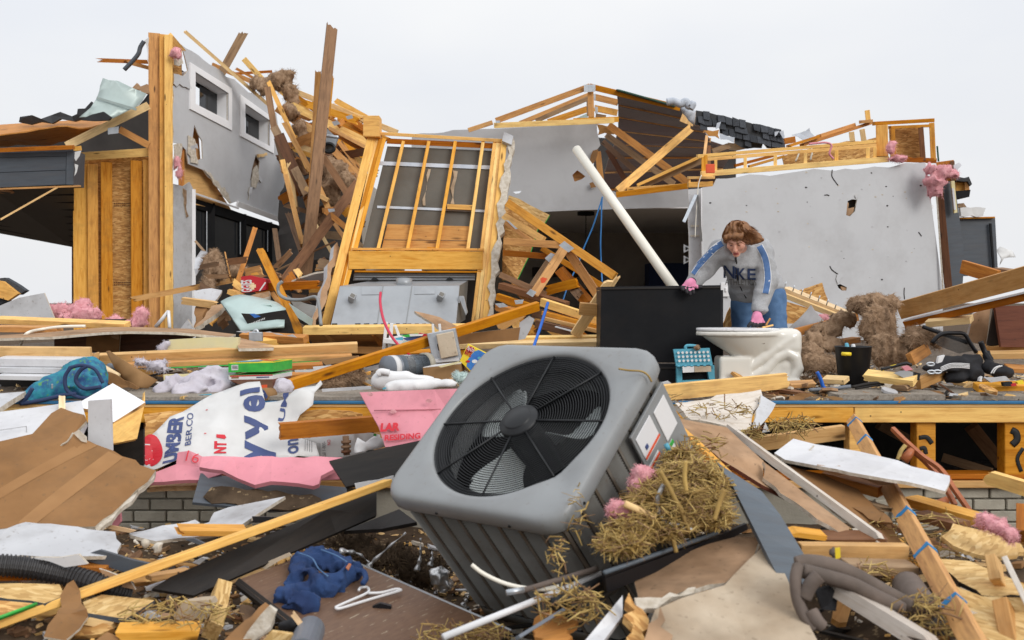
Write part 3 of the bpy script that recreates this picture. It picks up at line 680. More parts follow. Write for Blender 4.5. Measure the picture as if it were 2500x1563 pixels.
sheet('roofing_scrap',[V('a',*q,12.6)for q in((1005,800),(1095,690),(1096,765))],.04,'membrane',rough=.02,seg=.1,label='black roofing triangle between the flashing and the corner post',cat='roofing')
sheet('rubble_scrap',[V('a',*q,12.5)for q in((970,655),(1010,612),(1035,640),(1085,620),(1096,690),(1060,690),(1030,665))],.05,'paper_tan',rough=.03,seg=.08,label='tan rubble heap behind the flashing next to the corner post',cat='rubble')
tube('bent_strip',[V('a',*q,12.4)for q in((1064,304),(1036,350),(1023,395),(985,445),(917,516))],.028,'slate_paint',label='bent dark metal strip dangling beside the top of the corner post',cat='strip',sides=4)
sheet('torn_wrap',[V('a',*q,12.7)for q in((1065,300),(1100,275),(1100,480),(1088,400))],.004,'tyvek',rough=.02,label='scrap of white house wrap stuck to the top of the corner post',cat='wrap')
# ============================================================ gray wall in the middle, dark room behind
cw=thing('house_wall','gray plaster wall with torn corner standing behind the leaning frame','wall',V('b',1500,1300,14.5))
WC=Plane(V('b',930,690,14.6),V('b',1900,1250,14.6),V('c',840,1000,14.4))
sheet('drywall',[WC.at('b',*q)for q in((925,690),(1000,682),(1300,656),(1530,648),(2290,612))]+[WC.at('c',*q)for q in((175,520),(200,620),(150,680),(120,745),(160,800),(155,880),(200,940),(312,965),(845,935),(850,1075),(0,1100))]+[WC.at('b',1900,1262),WC.at('b',900,1300)],.016,rough=.035,seg=.14,torn={0,1,5,6,7,8,9,10},parent=cw,holes=[[WC.at('b',*q)for q in((2108,990),(2145,955),(2205,1000),(2180,1020),(2125,1040))],[WC.at('b',*q)for q in((1668,1115),(1735,1108),(1715,1125),(1690,1128))]],hrough=.01)
sheet('backing',[WC.at('b',*q,-.1)for q in((2080,930),(2240,930),(2240,1070),(2080,1070))],.02,'lumber_orange',parent=cw)
for q in(((2235,900),(2260,810),(2300,800),(2280,880),(2245,930)),((2235,1050),(2260,1040),(2285,1080),(2245,1085))):
 sheet('torn_plaster',[WC.at('b',*p,.05)for p in q],.01,('paper_brown','gypsum','gypsum'),rough=.02,seg=.06,parent=cw)
beam('stud',WC.at('c',205,900,-.05),WC.at('c',180,665,-.05),px('c',44,14.5),.09,'lumber_orange',parent=cw)
sheet('torn_board',[WC.at('c',*p,-.06)for p in((172,462),(300,465),(300,540),(180,545))],.02,'plywood',rough=.03,seg=.08,parent=cw)
rm=thing('back_room','dark room seen through the wide opening left of the woman','room',V('c',400,1500,17))
cz_=V('c',400,1095,14.6).z
def rb(n_,c,s,mt_):return box(n_,Vector(c),*s,mt_,parent=rm,bev=0)
plain('room_paint',(.44,.40,.35),(.34,.31,.27),rough=.9,scale=2,vary=0)
rb('ceiling',(2.2,17.3,cz_+.05),(8,5.3,.05),'white_trim');rb('back_wall',(2.2,19.9,1.7),(8,.1,3),'room_paint')
rb('cabinet',(3.2,19.2,1.75),(1.2,.6,.8),'navy_cloth');rb('duct',(.85,19.6,2.0),(.9,.4,.18),'dark_interior')
rb('side_wall',(3.75,17.3,1.7),(.1,5.3,3),'room_paint');rb('side_wall',(-2.2,17.3,1.7),(.1,5.3,3),'room_paint')
rb('counter',(2.4,18.8,1.2),(2.2,.7,.9),'dark_interior')
pend=V('c',92,1122,15.2);tube('ceiling_lamp',[pend+Vector((0,0,.03)),pend-Vector((0,0,.03))],.13,'black_paint',parent=rm,sides=16,smooth=False)
tube('lamp_cord',[pend,pend-Vector((0,0,.7))],.006,'black_paint',parent=rm,smooth=False)
for y in(1382,1465):
 p_=V('c',845,y,13.9);sheet('hinge',[p_+Vector((-.06,0,.06)),p_+Vector((.06,0,0)),p_+Vector((-.06,0,-.06))],.01,'galvanized',parent=rm,holes=[[p_+Vector((-.035,0,.03)),p_+Vector((.02,0,0)),p_+Vector((-.035,0,-.03))]])
 # ============================================================ right standing wall
rw=thing('house_wall','large pale gray wall with nail pops and two holes behind the woman','wall',V('d',1000,1100,11))
WR=Plane(V('d',50,170,10.6),V('d',50,1000,10.6),V('d',1800,900,11.4))
sheet('drywall',[WR.at('d',*q)for q in((45,175),(125,165),(150,110),(300,100),(800,50),(1475,15),(1690,-10),(1705,60),(1818,930),(1822,1300),(40,1300))],.016,rough=.02,seg=.12,torn={0,1,2,3,4,5},parent=rw,hrough=.008,holes=[[WR.at('d',*q)for q in((1118,275),(1150,262),(1188,266),(1180,300),(1172,350),(1135,388),(1106,380),(1112,320))],[WR.at('d',*q)for q in((1040,895),(1062,888),(1112,912),(1108,936),(1075,936),(1048,915))]])
for q,mt_ in((((1112,275),(1130,290),(1125,330),(1170,320),(1165,350),(1130,385),(1108,375)),'paper_tan'),(((1070,905),(1112,915),(1105,936),(1080,934)),'paper_tan')):
 sheet('torn_plaster',[WR.at('d',*p,-.01)for p in q],.02,mt_,rough=.01,seg=.04,parent=rw)
sheet('backing',[WR.at('d',*q,-.1)for q in((1020,230),(1240,230),(1240,960),(1000,960))],.02,'dark_interior',parent=rw)
for q in(((1035,820),(1050,812),(1082,832),(1060,845),(1040,890),(1028,850)),((1165,235),(1185,222),(1197,235),(1175,258))):
 sheet('torn_plaster',[WR.at('d',*p,.012)for p in q],.006,('drywall','gypsum','gypsum'),rough=.008,seg=.04,parent=rw)
random.seed(5)
pops=[(365,205),(590,182),(370,308),(600,293),(818,283),(1055,263),(370,355),(603,353),(822,442),(1047,160),(1220,188),(1400,168),(1278,156),(1408,310),(1296,462),(1412,466),(1300,632),(1415,686),(1070,645),(832,613),(852,838),(1550,255),(1452,240),(1655,160),(808,175),(1292,68),(922,103),(810,63),(1590,655),(1548,720),(610,500),(617,680),(1555,490),(145,440)]
pops+=[(random.uniform(80,1700),random.uniform(120,900))for _ in range(14)]
for(x,y)in pops:
 p_=WR.at('d',x,y,.003);s_=px('d',random.choice((4,5,7,9)),11);k_=random.random()*3
 sheet('nail_pop',[p_+Vector((math.cos(k_+a)*s_*(1+.4*random.random()),0,math.sin(k_+a)*s_*.7))for a in(0,1.2,2.3,3.6,4.9)],.004,random.choice(('dark_interior','gypsum','gypsum','drywall_white')),parent=rw)
for pts in(((1003,45),(1000,90),(1020,125),(1045,158)),((985,755),(1000,782),(1040,812),(1078,832)),((1535,915),(1533,960),(1537,1000)),((945,232),(965,230),(980,236)),((1640,505),(1662,535))):
 tube('plaster_crack',[WR.at('d',*q,.002)for q in pts],.006,'dark_interior',parent=rw,sides=5)
for x in():sheet('joint_seam',[WR.at('d',*q,.002)for q in((x,60),(x+22,60),(x+24,1290),(x+2,1290))],.002,'drywall',parent=rw)
sheet('drywall_return',[V('c',*q,10.75)for q in((846,945),(946,938),(958,1700),(850,1700))],.016,('drywall_white','paper_tan','gypsum'),rough=.006,seg=.15,torn={3},parent=rw)
beam('corner_bead',V('c',955,1700,10.6),V('c',946,935,10.6),px('c',12,10.6),.02,'white_trim',parent=rw)
for y in(1215,1288):beam('seam',V('c',865,y,10.73),V('c',930,y,10.73),.02,.005,'gypsum',parent=rw)
beam('metal_bead',V('c',905,985,10.2),V('c',815,1185,9.9),px('c',24,10),.01,'galvanized',label='bent galvanized corner bead dangling beside the room opening',cat='metal strip')
beam('metal_bead',V('c',915,985,10.2),V('c',945,1330,10.4),px('c',18,10),.01,'galvanized',label='long galvanized corner bead hanging down the edge of the pale wall',cat='metal strip')
tube('wire',[V('c',*q,10.3)for q in((945,840),(925,900),(915,1000),(905,1150),(898,1300))],.005,'pvc',label='thin pale wire hanging down beside the pale wall edge',cat='wire')
box('light_switch',WR.at('d',208,930,.02),.10,.015,.15,'white_plastic',parent=rw);box('switch_toggle',WR.at('d',208,930,.035),.02,.02,.045,'white_trim',parent=rw)
beam('stud',V('d',1862,930,11.4),V('d',1790,160,11.4),px('d',55,11.4),.12,'lumber_dark',parent=rw)
beam('drywall_edge',V('d',1822,935,11.35),V('d',1775,235,11.35),px('d',12,11.4),.02,'gypsum',0,(.03,.06),parent=rw)
sheet('siding',[V('d',*q,11.5)for q in((1812,125),(1898,112),(1978,700),(1960,1000),(1888,915))],.1,'slate_paint',rough=.02,seg=.2,torn={1},parent=rw)
for q,mt_ in((((1880,115),(1905,112),(1928,360),(1905,365)),'foam_yellow'),(((1888,180),(1902,180),(1918,340),(1905,340)),'white_paint')):sheet('window_trim',[V('d',*p,11.42 if mt_=='foam_yellow' else 11.39)for p in q],.03,mt_,parent=rw)
rs_=thing('roof_stub','small broken eave with orange wood under black membrane right of the pale wall','eave',V('d',1970,240,11.8))
sheet('wood_end',[V('d',*q,11.8)for q in((1918,125),(2000,122),(2018,195),(1920,200))],.3,'lumber',parent=rs_);sheet('soffit',[V('d',*q,11.75)for q in((1918,202),(2025,192),(2015,245),(1925,252))],.3,'black_paint',parent=rs_)
sheet('membrane',[V('d',*q,11.7)for q in((1912,100),(1990,108),(2012,95),(2036,150),(2022,165),(2005,130),(1915,122))],.3,'membrane',rough=.015,seg=.06,parent=rs_)
beam('rib',V('d',2000,195,11.74),V('d',1996,125,11.74),.05,.05,'lumber_orange',parent=rs_)
bk=thing('siding_sheet','black paneled siding piece standing against the sky at far right','siding',V('d',2090,800,12))
sheet('board',[V('d',*q,12)for q in((1945,405),(2206,400),(2228,820),(1970,830))],.06,'slate_paint',parent=bk);sheet('board',[V('d',*q,11.96)for q in((2165,440),(2180,440),(2206,800),(2192,800))],.02,'black_paint',parent=bk)
beam('cap',V('d',1945,402,11.95),V('d',2206,396,11.95),px('d',12,12),.1,'lumber',parent=bk)
sheet('house_wrap',[V('d',*q,11.9)for q in((1942,326),(2040,322),(2140,325),(2120,385),(1948,388))],.05,'tyvek',rough=.02,bend=crumple(.06,3,3),res=.12,label='white wrap bundle lying on top of the black siding piece',cat='wrap')
sheet('insulation_scrap',[V('d',*q,11.9)for q in((1925,295),(1975,290),(1995,320),(1930,322))],.1,'brown_fluff',rough=.03,label='brown clump above the white wrap at far right',cat='insulation')
sheet('plastic_flag',[V('d',*q,11.5)for q in((2222,640),(2250,610),(2300,630),(2345,640),(2360,690),(2300,692),(2260,700),(2228,750))],.004,'tyvek',rough=.02,seg=.05,bend=crumple(.1,4,9),res=.06,smooth=True,label='torn white and pink plastic fluttering at the far right edge',cat='plastic')
# ============================================================ tangle of rafters left of the leaning frame
boards([('b',338,-115,12.2,142,1730,11.2,84,'lumber_brown',12,.05,0,'tallest dark brown plank standing up out of the rafter tangle'),('b',232,222,12.4,160,1480,12.0,44,'lumber_pale',0,.02,0,'pale plank standing behind the tallest dark plank'),('b',342,262,12.5,312,560,12.5,16,'lumber',0,.04,0,'thin yellow lath just right of the tallest dark plank'),('b',40,365,14,810,675,13.4,42,'lumber',0,0,0,'uppermost rafter sloping right toward the leaning frame'),('b',60,412,13.8,210,505,13.6,45,'lumber',0,.04,0,'short yellow rafter stub beside the brown insulation at upper left'),('b',-10,455,13.5,622,765,13.0,58,'lumber',0,.05,0,'broad yellow rafter with two steel plates sloping to the leaning frame'),('b',-10,545,13.3,595,812,13.0,32,'lumber_orange',0,0,0,'narrow orange rafter under the broad yellow one'),('b',330,480,13.7,560,590,13.6,44,'lumber',0,.03,0,'yellow rafter piece right of the tallest plank, under the top rafter'),('b',390,620,13.0,445,565,13.2,38,'lumber_orange',0,0,0,'tiny orange strut joining the two rafters with steel plates'),('b',480,590,13.4,640,690,13.2,44,'lumber_orange',0,0,0,'orange web board under the right rafter plate'),('b',310,640,13.1,590,790,12.9,26,'lumber_orange',0,0,0,'thin orange rafter below the broad yellow rafter'),('b',370,735,12.9,590,870,12.7,36,'lumber',0,.02,0,'yellow rafter reaching the upper left corner of the leaning frame'),('b',330,790,12.6,545,1015,12.4,52,'lumber_orange',0,.03,0,'orange board behind the floodlight running down to the frame'),('b',265,850,12.3,495,1200,12.1,50,'lumber_brown',0,.03,0,'brown board through the dark insulation beside the leaning frame'),('b',390,745,12.8,565,985,12.6,40,'lumber_orange',0,0,0,'orange strut crossing behind the leaning frame edge'),('b',-20,600,12.6,175,960,12.4,40,'lumber_pale',0,.03,0,'pale board sloping left of the tallest plank'),('b',-60,690,12.5,130,1130,12.3,78,'lumber_dark',0,0,0,'dark wide board left of the tallest plank'),('b',225,1050,12.2,330,1290,12.0,42,'lumber_pale',0,0,.03,'pale broken board right of the tallest plank at mid height'),('b',530,1045,11.7,-30,1790,10.8,74,'lumber_brown',0,.03,0,'brown plank crossing diagonally below the dark insulation'),('b',-10,985,12.0,115,1500,11.6,34,'lumber',0,0,.03,'yellow stud leaning at the left side of the tangle'),('b',20,900,12.4,60,1230,12.3,40,'lumber_pale',0,.03,.03,'short pale plank behind the leaning yellow stud'),('b',285,1250,11.4,480,1225,11.6,36,'lumber_orange',0,0,0,'orange board joined at the pointed steel-plated corner by the frame'),('b',285,1255,11.4,435,1375,11.3,42,'lumber',0,0,.02,'yellow board going down from the steel-plated corner by the frame'),('b',420,1290,11.5,470,1240,11.5,46,'lumber',0,0,.02,'yellow block against the left edge of the leaning frame'),('b',200,1330,11.8,330,1560,11.6,26,'lumber_pale',0,.03,0,'thin pale stick low in the rafter tangle'),('b',340,1330,11.8,420,1450,11.6,30,'lumber',0,0,0,'small yellow stick beside the foot of the leaning frame'),('a',1972,640,12.9,2025,950,12.7,48,'lumber_brown',0,0,0,'upper half of the kinked brown plank leaning on the window wall'),('a',2022,935,12.7,2265,1430,12.2,62,'lumber_brown',0,0,.03,'lower half of the kinked brown plank leaning on the window wall'),('a',1980,600,13.3,2270,1240,12.6,34,'lumber',0,.03,0,'long narrow yellow board beside the kinked brown plank'),('a',2040,1020,12.7,2180,1512,12.4,40,'lumber_brown',0,0,0,'brown stud standing near the right end of the window wall'),('a',2140,1050,12.9,2165,1480,12.7,32,'lumber',0,0,0,'short upright yellow stud near the right end of the window wall'),('e',2085,120,12.2,2230,740,11.8,36,'lumber',0,0,.02,'yellow lath leaning down from the window wall into the tangle'),('e',2140,540,12.5,2230,800,12.0,50,'lumber_dark',0,.04,0,'short dark board under the window wall corner'),('e',2195,870,11.2,2010,955,11.4,16,'lumber_brown',0,0,0,'thin brown stick across the foot of the tangle'),('e',2250,330,12.0,2420,420,12.0,34,'lumber',0,0,0,'yellow board behind the tallest plank in the tangle'),('f',10,60,12.0,110,330,11.7,44,'lumber_dark',0,.03,0,'dark splintered board low at the left of the tangle'),('f',175,355,11.3,360,270,11.4,14,'lumber_brown',0,0,0,'thin brown stick pointing at the leaning frame'),('f',265,390,11.6,320,470,11.4,30,'lumber_brown',0,0,0,'small brown block under the thin brown stick'),('b',-70,340,14.4,190,560,13.9,50,'lumber',0,0,0,'yellow rafter lying under the upper-left brown insulation'),('b',-80,500,13.9,300,760,13.6,44,'lumber_orange',0,0,0,'orange rafter running under the tallest plank'),])
tang=thing('roof_wreck','dark heap of broken roof boards behind the rafter tangle','wreckage',V('b',200,1500,14.5))
sheet('shade_backing',[V('b',*q)for q in((70,620,15.5),(250,600,15.4),(620,800,14.8),(560,1100,13.6),(560,1800,12.4),(-60,1800,12.6),(-70,1300,13.8))],.03,'dark_interior',parent=tang,rough=.015,seg=.2,bend=crumple(.15,1.2,3),res=.3)  # dark filler sheet; shade deep in the tangle is put into its colour
random.seed(11)
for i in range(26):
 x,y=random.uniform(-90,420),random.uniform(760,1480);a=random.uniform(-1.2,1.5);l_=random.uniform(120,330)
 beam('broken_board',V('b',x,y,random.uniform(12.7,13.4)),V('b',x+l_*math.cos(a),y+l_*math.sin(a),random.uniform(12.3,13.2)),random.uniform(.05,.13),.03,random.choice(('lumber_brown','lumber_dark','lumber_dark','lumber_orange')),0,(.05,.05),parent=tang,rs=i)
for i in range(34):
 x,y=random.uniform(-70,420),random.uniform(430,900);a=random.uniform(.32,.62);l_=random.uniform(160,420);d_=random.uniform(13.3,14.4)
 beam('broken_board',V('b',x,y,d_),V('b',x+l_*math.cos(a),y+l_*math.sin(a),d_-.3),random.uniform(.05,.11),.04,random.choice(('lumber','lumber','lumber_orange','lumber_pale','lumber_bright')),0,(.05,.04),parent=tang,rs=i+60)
for q in(((435,558),(480,545),(492,570),(448,580)),((332,598),(372,585),(396,612),(350,628)),((303,1240),(350,1238),(356,1258),(312,1266))):plate(tang,'b',q,12.75 if q[0][1]<1000 else 11.3)
def fluff(name,blobs,lab,mat,h=.03,amp=.06,s=9,seed=1,parent=None,cat='insulation',strands=500,fz=1.0):
 r0=random.Random(seed*13);blobs=list(blobs);strands=int(strands*4.5)
 for b_ in list(blobs):
  for _ in range(3):
   rr0=b_[3:]if len(b_)>5 else(b_[3],)*3;an=r0.uniform(0,6.28);el_=r0.uniform(-1,1);k_=r0.uniform(.35,.6)
   blobs.append((b_[0]+rr0[0]*.6*math.cos(an)*math.cos(el_),b_[1]+rr0[1]*.5*math.sin(an),b_[2]+rr0[2]*.6*math.sin(el_),rr0[0]*k_*r0.uniform(.7,1.5),rr0[1]*k_,rr0[2]*k_*r0.uniform(.6,1.3)))
 """torn insulation: a lumpy fibrous mass"""
 C=np.array([b_[:3]for b_ in blobs]);rr=np.array([b_[3]for b_ in blobs]);o=C.mean(0)
 def fn(P):
  P=P+o;d=None
  for b_ in blobs:
   q=ell(P,b_[:3],np.array([b_[3],b_[4]if len(b_)>4 else b_[3],b_[5]if len(b_)>5 else b_[3]]));d=q if d is None else smin(d,q,rr.mean()*.35)
  Q=P*np.array((1,1,.55));return d+amp*.75*(1.5*np.abs(vnoise(Q,s,seed))-.5)+amp*.45*(np.abs(vnoise(Q,s*2.2,seed+1))-.4)+amp*.3*vnoise(P,s*4.5,seed+2)
 mx_=max(max(b_[3:])for b_ in blobs)
 ob=sdf(name,fn,C.min(0)-o-mx_*1.25-amp,C.max(0)-o+mx_*1.25+amp,h,mat,Matrix.Translation(Vector(o)),parent,*((lab,cat)if lab else()))
 me=ob.data;rg=random.Random(seed);vn=[v.co.copy()for v in me.vertices];nn_=[v.normal.copy()for v in me.vertices]
 if strands and vn:
  vs_,fs=[],[]
  for i in range(strands):
   k=rg.randrange(len(vn));p=vn[k];dr=(nn_[k]*.6+Vector((rg.gauss(0,1),rg.gauss(0,1),rg.gauss(0,1)))*.6).normalized();l_=min(mx_,.16)*fz*rg.uniform(.12,.55);sd_=dr.orthogonal().normalized()*(l_*.022+.0006);b0=len(vs_)
   mid=p+dr*l_*.6+Vector((0,0,-.1*l_));vs_+=[p-sd_,p+sd_,mid+sd_*.7,mid-sd_*.7,p+dr*l_+Vector((0,0,-.3*l_))];fs+=[(b0,b0+1,b0+2,b0+3),(b0+3,b0+2,b0+4)]
  tag(link('fibres',pydata('fibres',vs_,fs,mat),Matrix.Translation(Vector(o)),ob),kind='stuff')
 return ob
def vb(t,x,y,d,r,*k):p=V(t,x,y,d);return(p.x,p.y,p.z,px(t,r,d))+tuple(px(t,q,d)for q in k)
fluff('roof_insulation',[vb('a',2040,600,13.6,70),vb('a',2110,570,13.6,50),vb('a',1960,640,13.6,50),vb('a',2140,690,13.5,55),vb('a',2170,740,13.5,35),vb('a',1880,620,13.9,40)],'shaggy brown insulation clump on top of the rafter tangle','brown_fluff',.035,.10,7,1)
fluff('roof_insulation',[vb('b',330,960,12.6,80),vb('b',420,930,12.6,60),vb('b',300,1100,12.5,80),vb('b',440,1040,12.4,60),vb('b',350,1180,12.5,60)],'dark brown insulation hanging between rafters left of the leaning frame','brown_fluff',.035,.09,8,2)
fluff('roof_insulation',[vb('b',30,520,13.2,60),vb('b',100,640,13.2,50),vb('b',140,720,13.2,40)],'small dark insulation strip left of the tallest plank','brown_fluff',.035,.07,9,3,strands=200)
fluff('pink_insulation',[vb('a',1295,390,12.7,38),vb('a',1320,410,12.7,20)],'pink insulation tuft at the top of the corner post','pink_fluff',.02,.04,14,4,strands=80)
fluff('pink_insulation',[vb('a',1310,1190,12.75,18,18,40),vb('a',1322,1270,12.75,22,20,50),vb('a',1300,1230,12.75,14)],'pink insulation showing through the torn plaster beside the corner post','pink_fluff',.02,.03,14,5,strands=80)
fl=thing('flood_light','gray twin flood light dangling in the rafter tangle','lamp',V('b',310,830,11.9))
def dome(name,p,r,n,mat,parent,depth=.8):
 bm=bmesh.new();bmesh.ops.create_uvsphere(bm,u_segments=16,v_segments=8,radius=r);bmesh.ops.delete(bm,geom=[v for v in bm.verts if v.co.z<-r*.05],context='VERTS')
 bmesh.ops.scale(bm,vec=(1,1,depth),verts=bm.verts);me=bpy.data.meshes.new(name);bm.to_mesh(me);bm.free();mats(me,mat)
 for f in me.polygons:f.use_smooth=True
 return link(name,me,Matrix.Translation(p)@n.to_track_quat('Z','Y').to_matrix().to_4x4(),parent)
sheet('bracket',[V('b',*q,11.95)for q in((280,740),(300,650),(375,720),(350,790),(330,820))],.06,'gray_metal',parent=fl)
dome('lamp_shade',V('b',312,790,11.9),px('b',42,11.9),Vector((.2,.4,.6)),'gray_metal',fl,1);tube('lamp_ring',[V('b',312+40*math.cos(a),790+32*math.sin(a),11.82)for a in[i*.5236 for i in range(13)]],.02,'ac_black',parent=fl)
tube('conduit',[V('b',245,693,11.9),V('b',300,703,11.85),V('b',380,712,11.8)],.02,'galvanized',parent=fl)
# ============================================================ gable trusses
def truss(name,lab,rows,plates=(),d=14):
 o=thing(name,lab,'truss',V('c',120,420,d))
 for(t,x0,y0,x1,y1,w,mt_,n_)in rows:beam(n_,V(t,x0,y0,d),V(t,x1,y1,d),px(t,w,d),.045,mt_,parent=o)
 for t,q in plates:plate(o,t,q,d-.06)
 return o
truss('roof_truss','front gable truss with a large steel plate at its peak',[('b',1545,590,2240,335,44,'lumber_orange','top_chord'),('b',1340,660,1520,602,34,'lumber_orange','top_chord'),('c',118,185,790,345,44,'lumber','top_chord'),('c',132,412,126,215,44,'lumber_orange','king_post'),('b',1530,625,2419,588,40,'lumber_bright','bottom_chord'),('c',0,440,335,428,40,'lumber_bright','bottom_chord')],[('c',((78,172),(162,170),(162,222),(78,228))),('b',((1542,588),(1575,588),(1575,606),(1542,606)))],13.9)
truss('roof_truss','second gable truss just behind the peak, darker brown',[('b',1720,610,2240,395,36,'lumber_orange','top_chord'),('b',1840,590,2225,425,34,'lumber_brown','top_chord'),('c',150,262,330,305,48,'lumber_orange','top_chord'),('c',112,400,108,250,26,'lumber_brown','king_post')],[('c',((148,240),(164,240),(164,285),(148,285)))],14.6)
truss('roof_truss','third gable truss lowest behind the peak, yellower wood',[('b',1930,600,2230,500,46,'lumber','top_chord'),('c',155,345,325,380,48,'lumber','top_chord'),('b',2130,590,2220,550,30,'pale_green_metal','edge'),('c',165,400,240,412,30,'lumber_brown','web')],[('c',((160,335),(180,335),(180,385),(160,385)))],15.2)
plain('dark_green',(.02,.09,.06),rough=.6,bump=0)
wood('roof_board',(.075,.036,.018),(.04,.019,.01),dirt=.4)
rd=thing('roof_deck','standing right half of the roof, brown boards seen from below','roof',V('c',600,900,16))
RP=Plane(V('c',320,215,13.9),V('c',1000,400,13.9),V('c',420,700,18))
strips=7;e0=[(322,255),(330,330),(330,420),(330,520),(300,620),(260,720),(230,830),(230,960)];e1=[(860,355),(900,450),(965,530),(1010,600),(1150,650),(1150,720),(1100,800),(1050,900)]
for i in range(strips):
 q=[V('c',*e0[i],14+i*.62),V('c',*e1[i],14+i*.55),V('c',e1[i+1][0],e1[i+1][1]-5,14+(i+1)*.55),V('c',e0[i+1][0],e0[i+1][1]-5,14+(i+1)*.62)]
 sheet('roof_board',q,.03,'roof_board',parent=rd)
 beam('rafter',q[3]+Vector((0,-.05,.02)),q[2]+Vector((0,-.05,.02)),.07,.05,'lumber_orange',parent=rd)  # orange wood imitates light on the rafters' lower edges
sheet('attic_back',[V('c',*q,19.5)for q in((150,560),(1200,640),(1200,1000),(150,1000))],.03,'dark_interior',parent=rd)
sheet('fascia',[V('c',*q,13.8)for q in((318,205),(340,207),(760,325),(755,331),(330,213))],.2,'dark_green',parent=rd)
sheet('deck_edge',[V('c',*q,13.75)for q in((785,440),(805,385),(885,470),(880,480),(830,460))],.02,'plywood',rough=.02,parent=rd);sheet('deck_edge',[V('c',*q,13.6)for q in((960,505),(1075,505),(1078,570),(1000,550))],.02,'plywood',rough=.02,parent=rd)
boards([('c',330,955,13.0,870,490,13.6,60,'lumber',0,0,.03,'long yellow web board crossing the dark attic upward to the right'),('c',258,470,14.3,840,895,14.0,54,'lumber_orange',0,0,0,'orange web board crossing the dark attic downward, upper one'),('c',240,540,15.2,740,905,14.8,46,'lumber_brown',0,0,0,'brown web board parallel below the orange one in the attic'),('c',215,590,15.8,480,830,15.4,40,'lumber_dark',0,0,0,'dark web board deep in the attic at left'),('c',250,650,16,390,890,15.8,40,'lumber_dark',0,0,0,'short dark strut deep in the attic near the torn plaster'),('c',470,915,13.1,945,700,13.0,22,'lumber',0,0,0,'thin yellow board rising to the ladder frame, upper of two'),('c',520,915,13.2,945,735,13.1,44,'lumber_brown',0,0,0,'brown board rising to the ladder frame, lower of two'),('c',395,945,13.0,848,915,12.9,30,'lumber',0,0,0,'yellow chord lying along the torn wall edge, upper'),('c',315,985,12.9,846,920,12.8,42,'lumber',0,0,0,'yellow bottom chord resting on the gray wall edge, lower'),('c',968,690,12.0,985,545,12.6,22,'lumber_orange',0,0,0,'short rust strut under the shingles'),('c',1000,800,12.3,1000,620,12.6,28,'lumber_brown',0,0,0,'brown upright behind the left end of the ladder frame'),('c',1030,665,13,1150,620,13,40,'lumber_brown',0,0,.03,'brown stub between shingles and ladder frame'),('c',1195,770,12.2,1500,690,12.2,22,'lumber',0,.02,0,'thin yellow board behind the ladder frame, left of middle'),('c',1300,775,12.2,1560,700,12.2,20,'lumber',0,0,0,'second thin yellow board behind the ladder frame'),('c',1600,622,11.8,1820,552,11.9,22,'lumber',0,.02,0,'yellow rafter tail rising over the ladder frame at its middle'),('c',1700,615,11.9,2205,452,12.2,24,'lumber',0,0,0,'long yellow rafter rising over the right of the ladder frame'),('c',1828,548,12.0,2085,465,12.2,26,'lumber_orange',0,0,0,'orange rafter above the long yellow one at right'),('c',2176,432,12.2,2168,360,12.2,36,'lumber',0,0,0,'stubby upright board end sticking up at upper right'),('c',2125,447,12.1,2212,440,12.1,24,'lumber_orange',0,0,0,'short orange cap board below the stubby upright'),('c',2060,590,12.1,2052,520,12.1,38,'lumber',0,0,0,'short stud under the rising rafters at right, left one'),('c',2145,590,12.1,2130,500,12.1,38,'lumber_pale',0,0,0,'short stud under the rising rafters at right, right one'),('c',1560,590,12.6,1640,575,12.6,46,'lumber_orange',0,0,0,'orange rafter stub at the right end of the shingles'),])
sheet('strand_board',[V('c',*q,12.8)for q in((1540,700),(1760,640),(2120,590),(2240,560),(2240,720),(1560,790))],.02,'osb',rough=.03,seg=.2,label='strand board seen behind the studs of the ladder frame',cat='strand board')
sheet('metal_flashing',[V('c',*q,13.2)for q in((1610,545),(1745,490),(1780,550),(1700,580))],.01,'felt_gray',rough=.015,bend=crumple(.05,3,3),res=.1,label='curled pale flashing right of the shingles',cat='metal sheet')
sh=thing('shingle_strip','torn strip of dark gray roof shingles sliding off the roof edge','shingles',V('c',1200,640,13))
SP=[(905,362),(990,375),(1110,400),(1250,440),(1400,478),(1520,505),(1552,545),(1560,640),(1430,640),(1400,600),(1330,590),(1280,645),(1190,605),(1190,560),(1080,530),(1080,490),(960,485),(895,470)]
sheet('underlay',[V('c',*q,13.0)for q in SP],.02,('membrane','plywood','plywood'),rough=.02,seg=.08,parent=sh)
random.seed(3);S0=V('c',900,370,12.97)
for r_ in range(5):
 for c_ in range(13):
  u=905+c_*53+r_*14+random.uniform(-3,3);v_=350+c_*12.8+r_*48
  q=[(u,v_+random.uniform(-3,3)),(u+49,v_+12+random.uniform(-3,3)),(u+53+random.uniform(-3,3),v_+66),(u+6,v_+55+random.uniform(-4,4))]
  cen=(sum(p[0]for p in q)/4,sum(p[1]for p in q)/4)
  if not inside(cen,SP)or random.random()<.1:continue
  q=[(x+random.uniform(-5,5),y+random.uniform(-4,7))for x,y in q]
  sheet('shingle',[V('c',q[0][0],q[0][1],12.985-r_*.0),V('c',q[1][0],q[1][1],12.985),V('c',q[2][0],q[2][1],12.955),V('c',q[3][0],q[3][1],12.955)],.008,'shingle',parent=sh,xdir=Vector((1,0,0)))
sheet('felt',[V('c',*q,13.1)for q in((750,320),(870,350),(920,362),(905,450),(890,465),(840,410))],.01,'felt_gray',rough=.02,bend=crumple(.06,3,2),res=.1,smooth=True,parent=sh)
tube('felt_roll',[V('c',*q,13.0)for q in((690,300),(740,295),(790,315),(830,295),(850,330),(880,315),(860,350))],.05,'felt_gray',parent=sh)
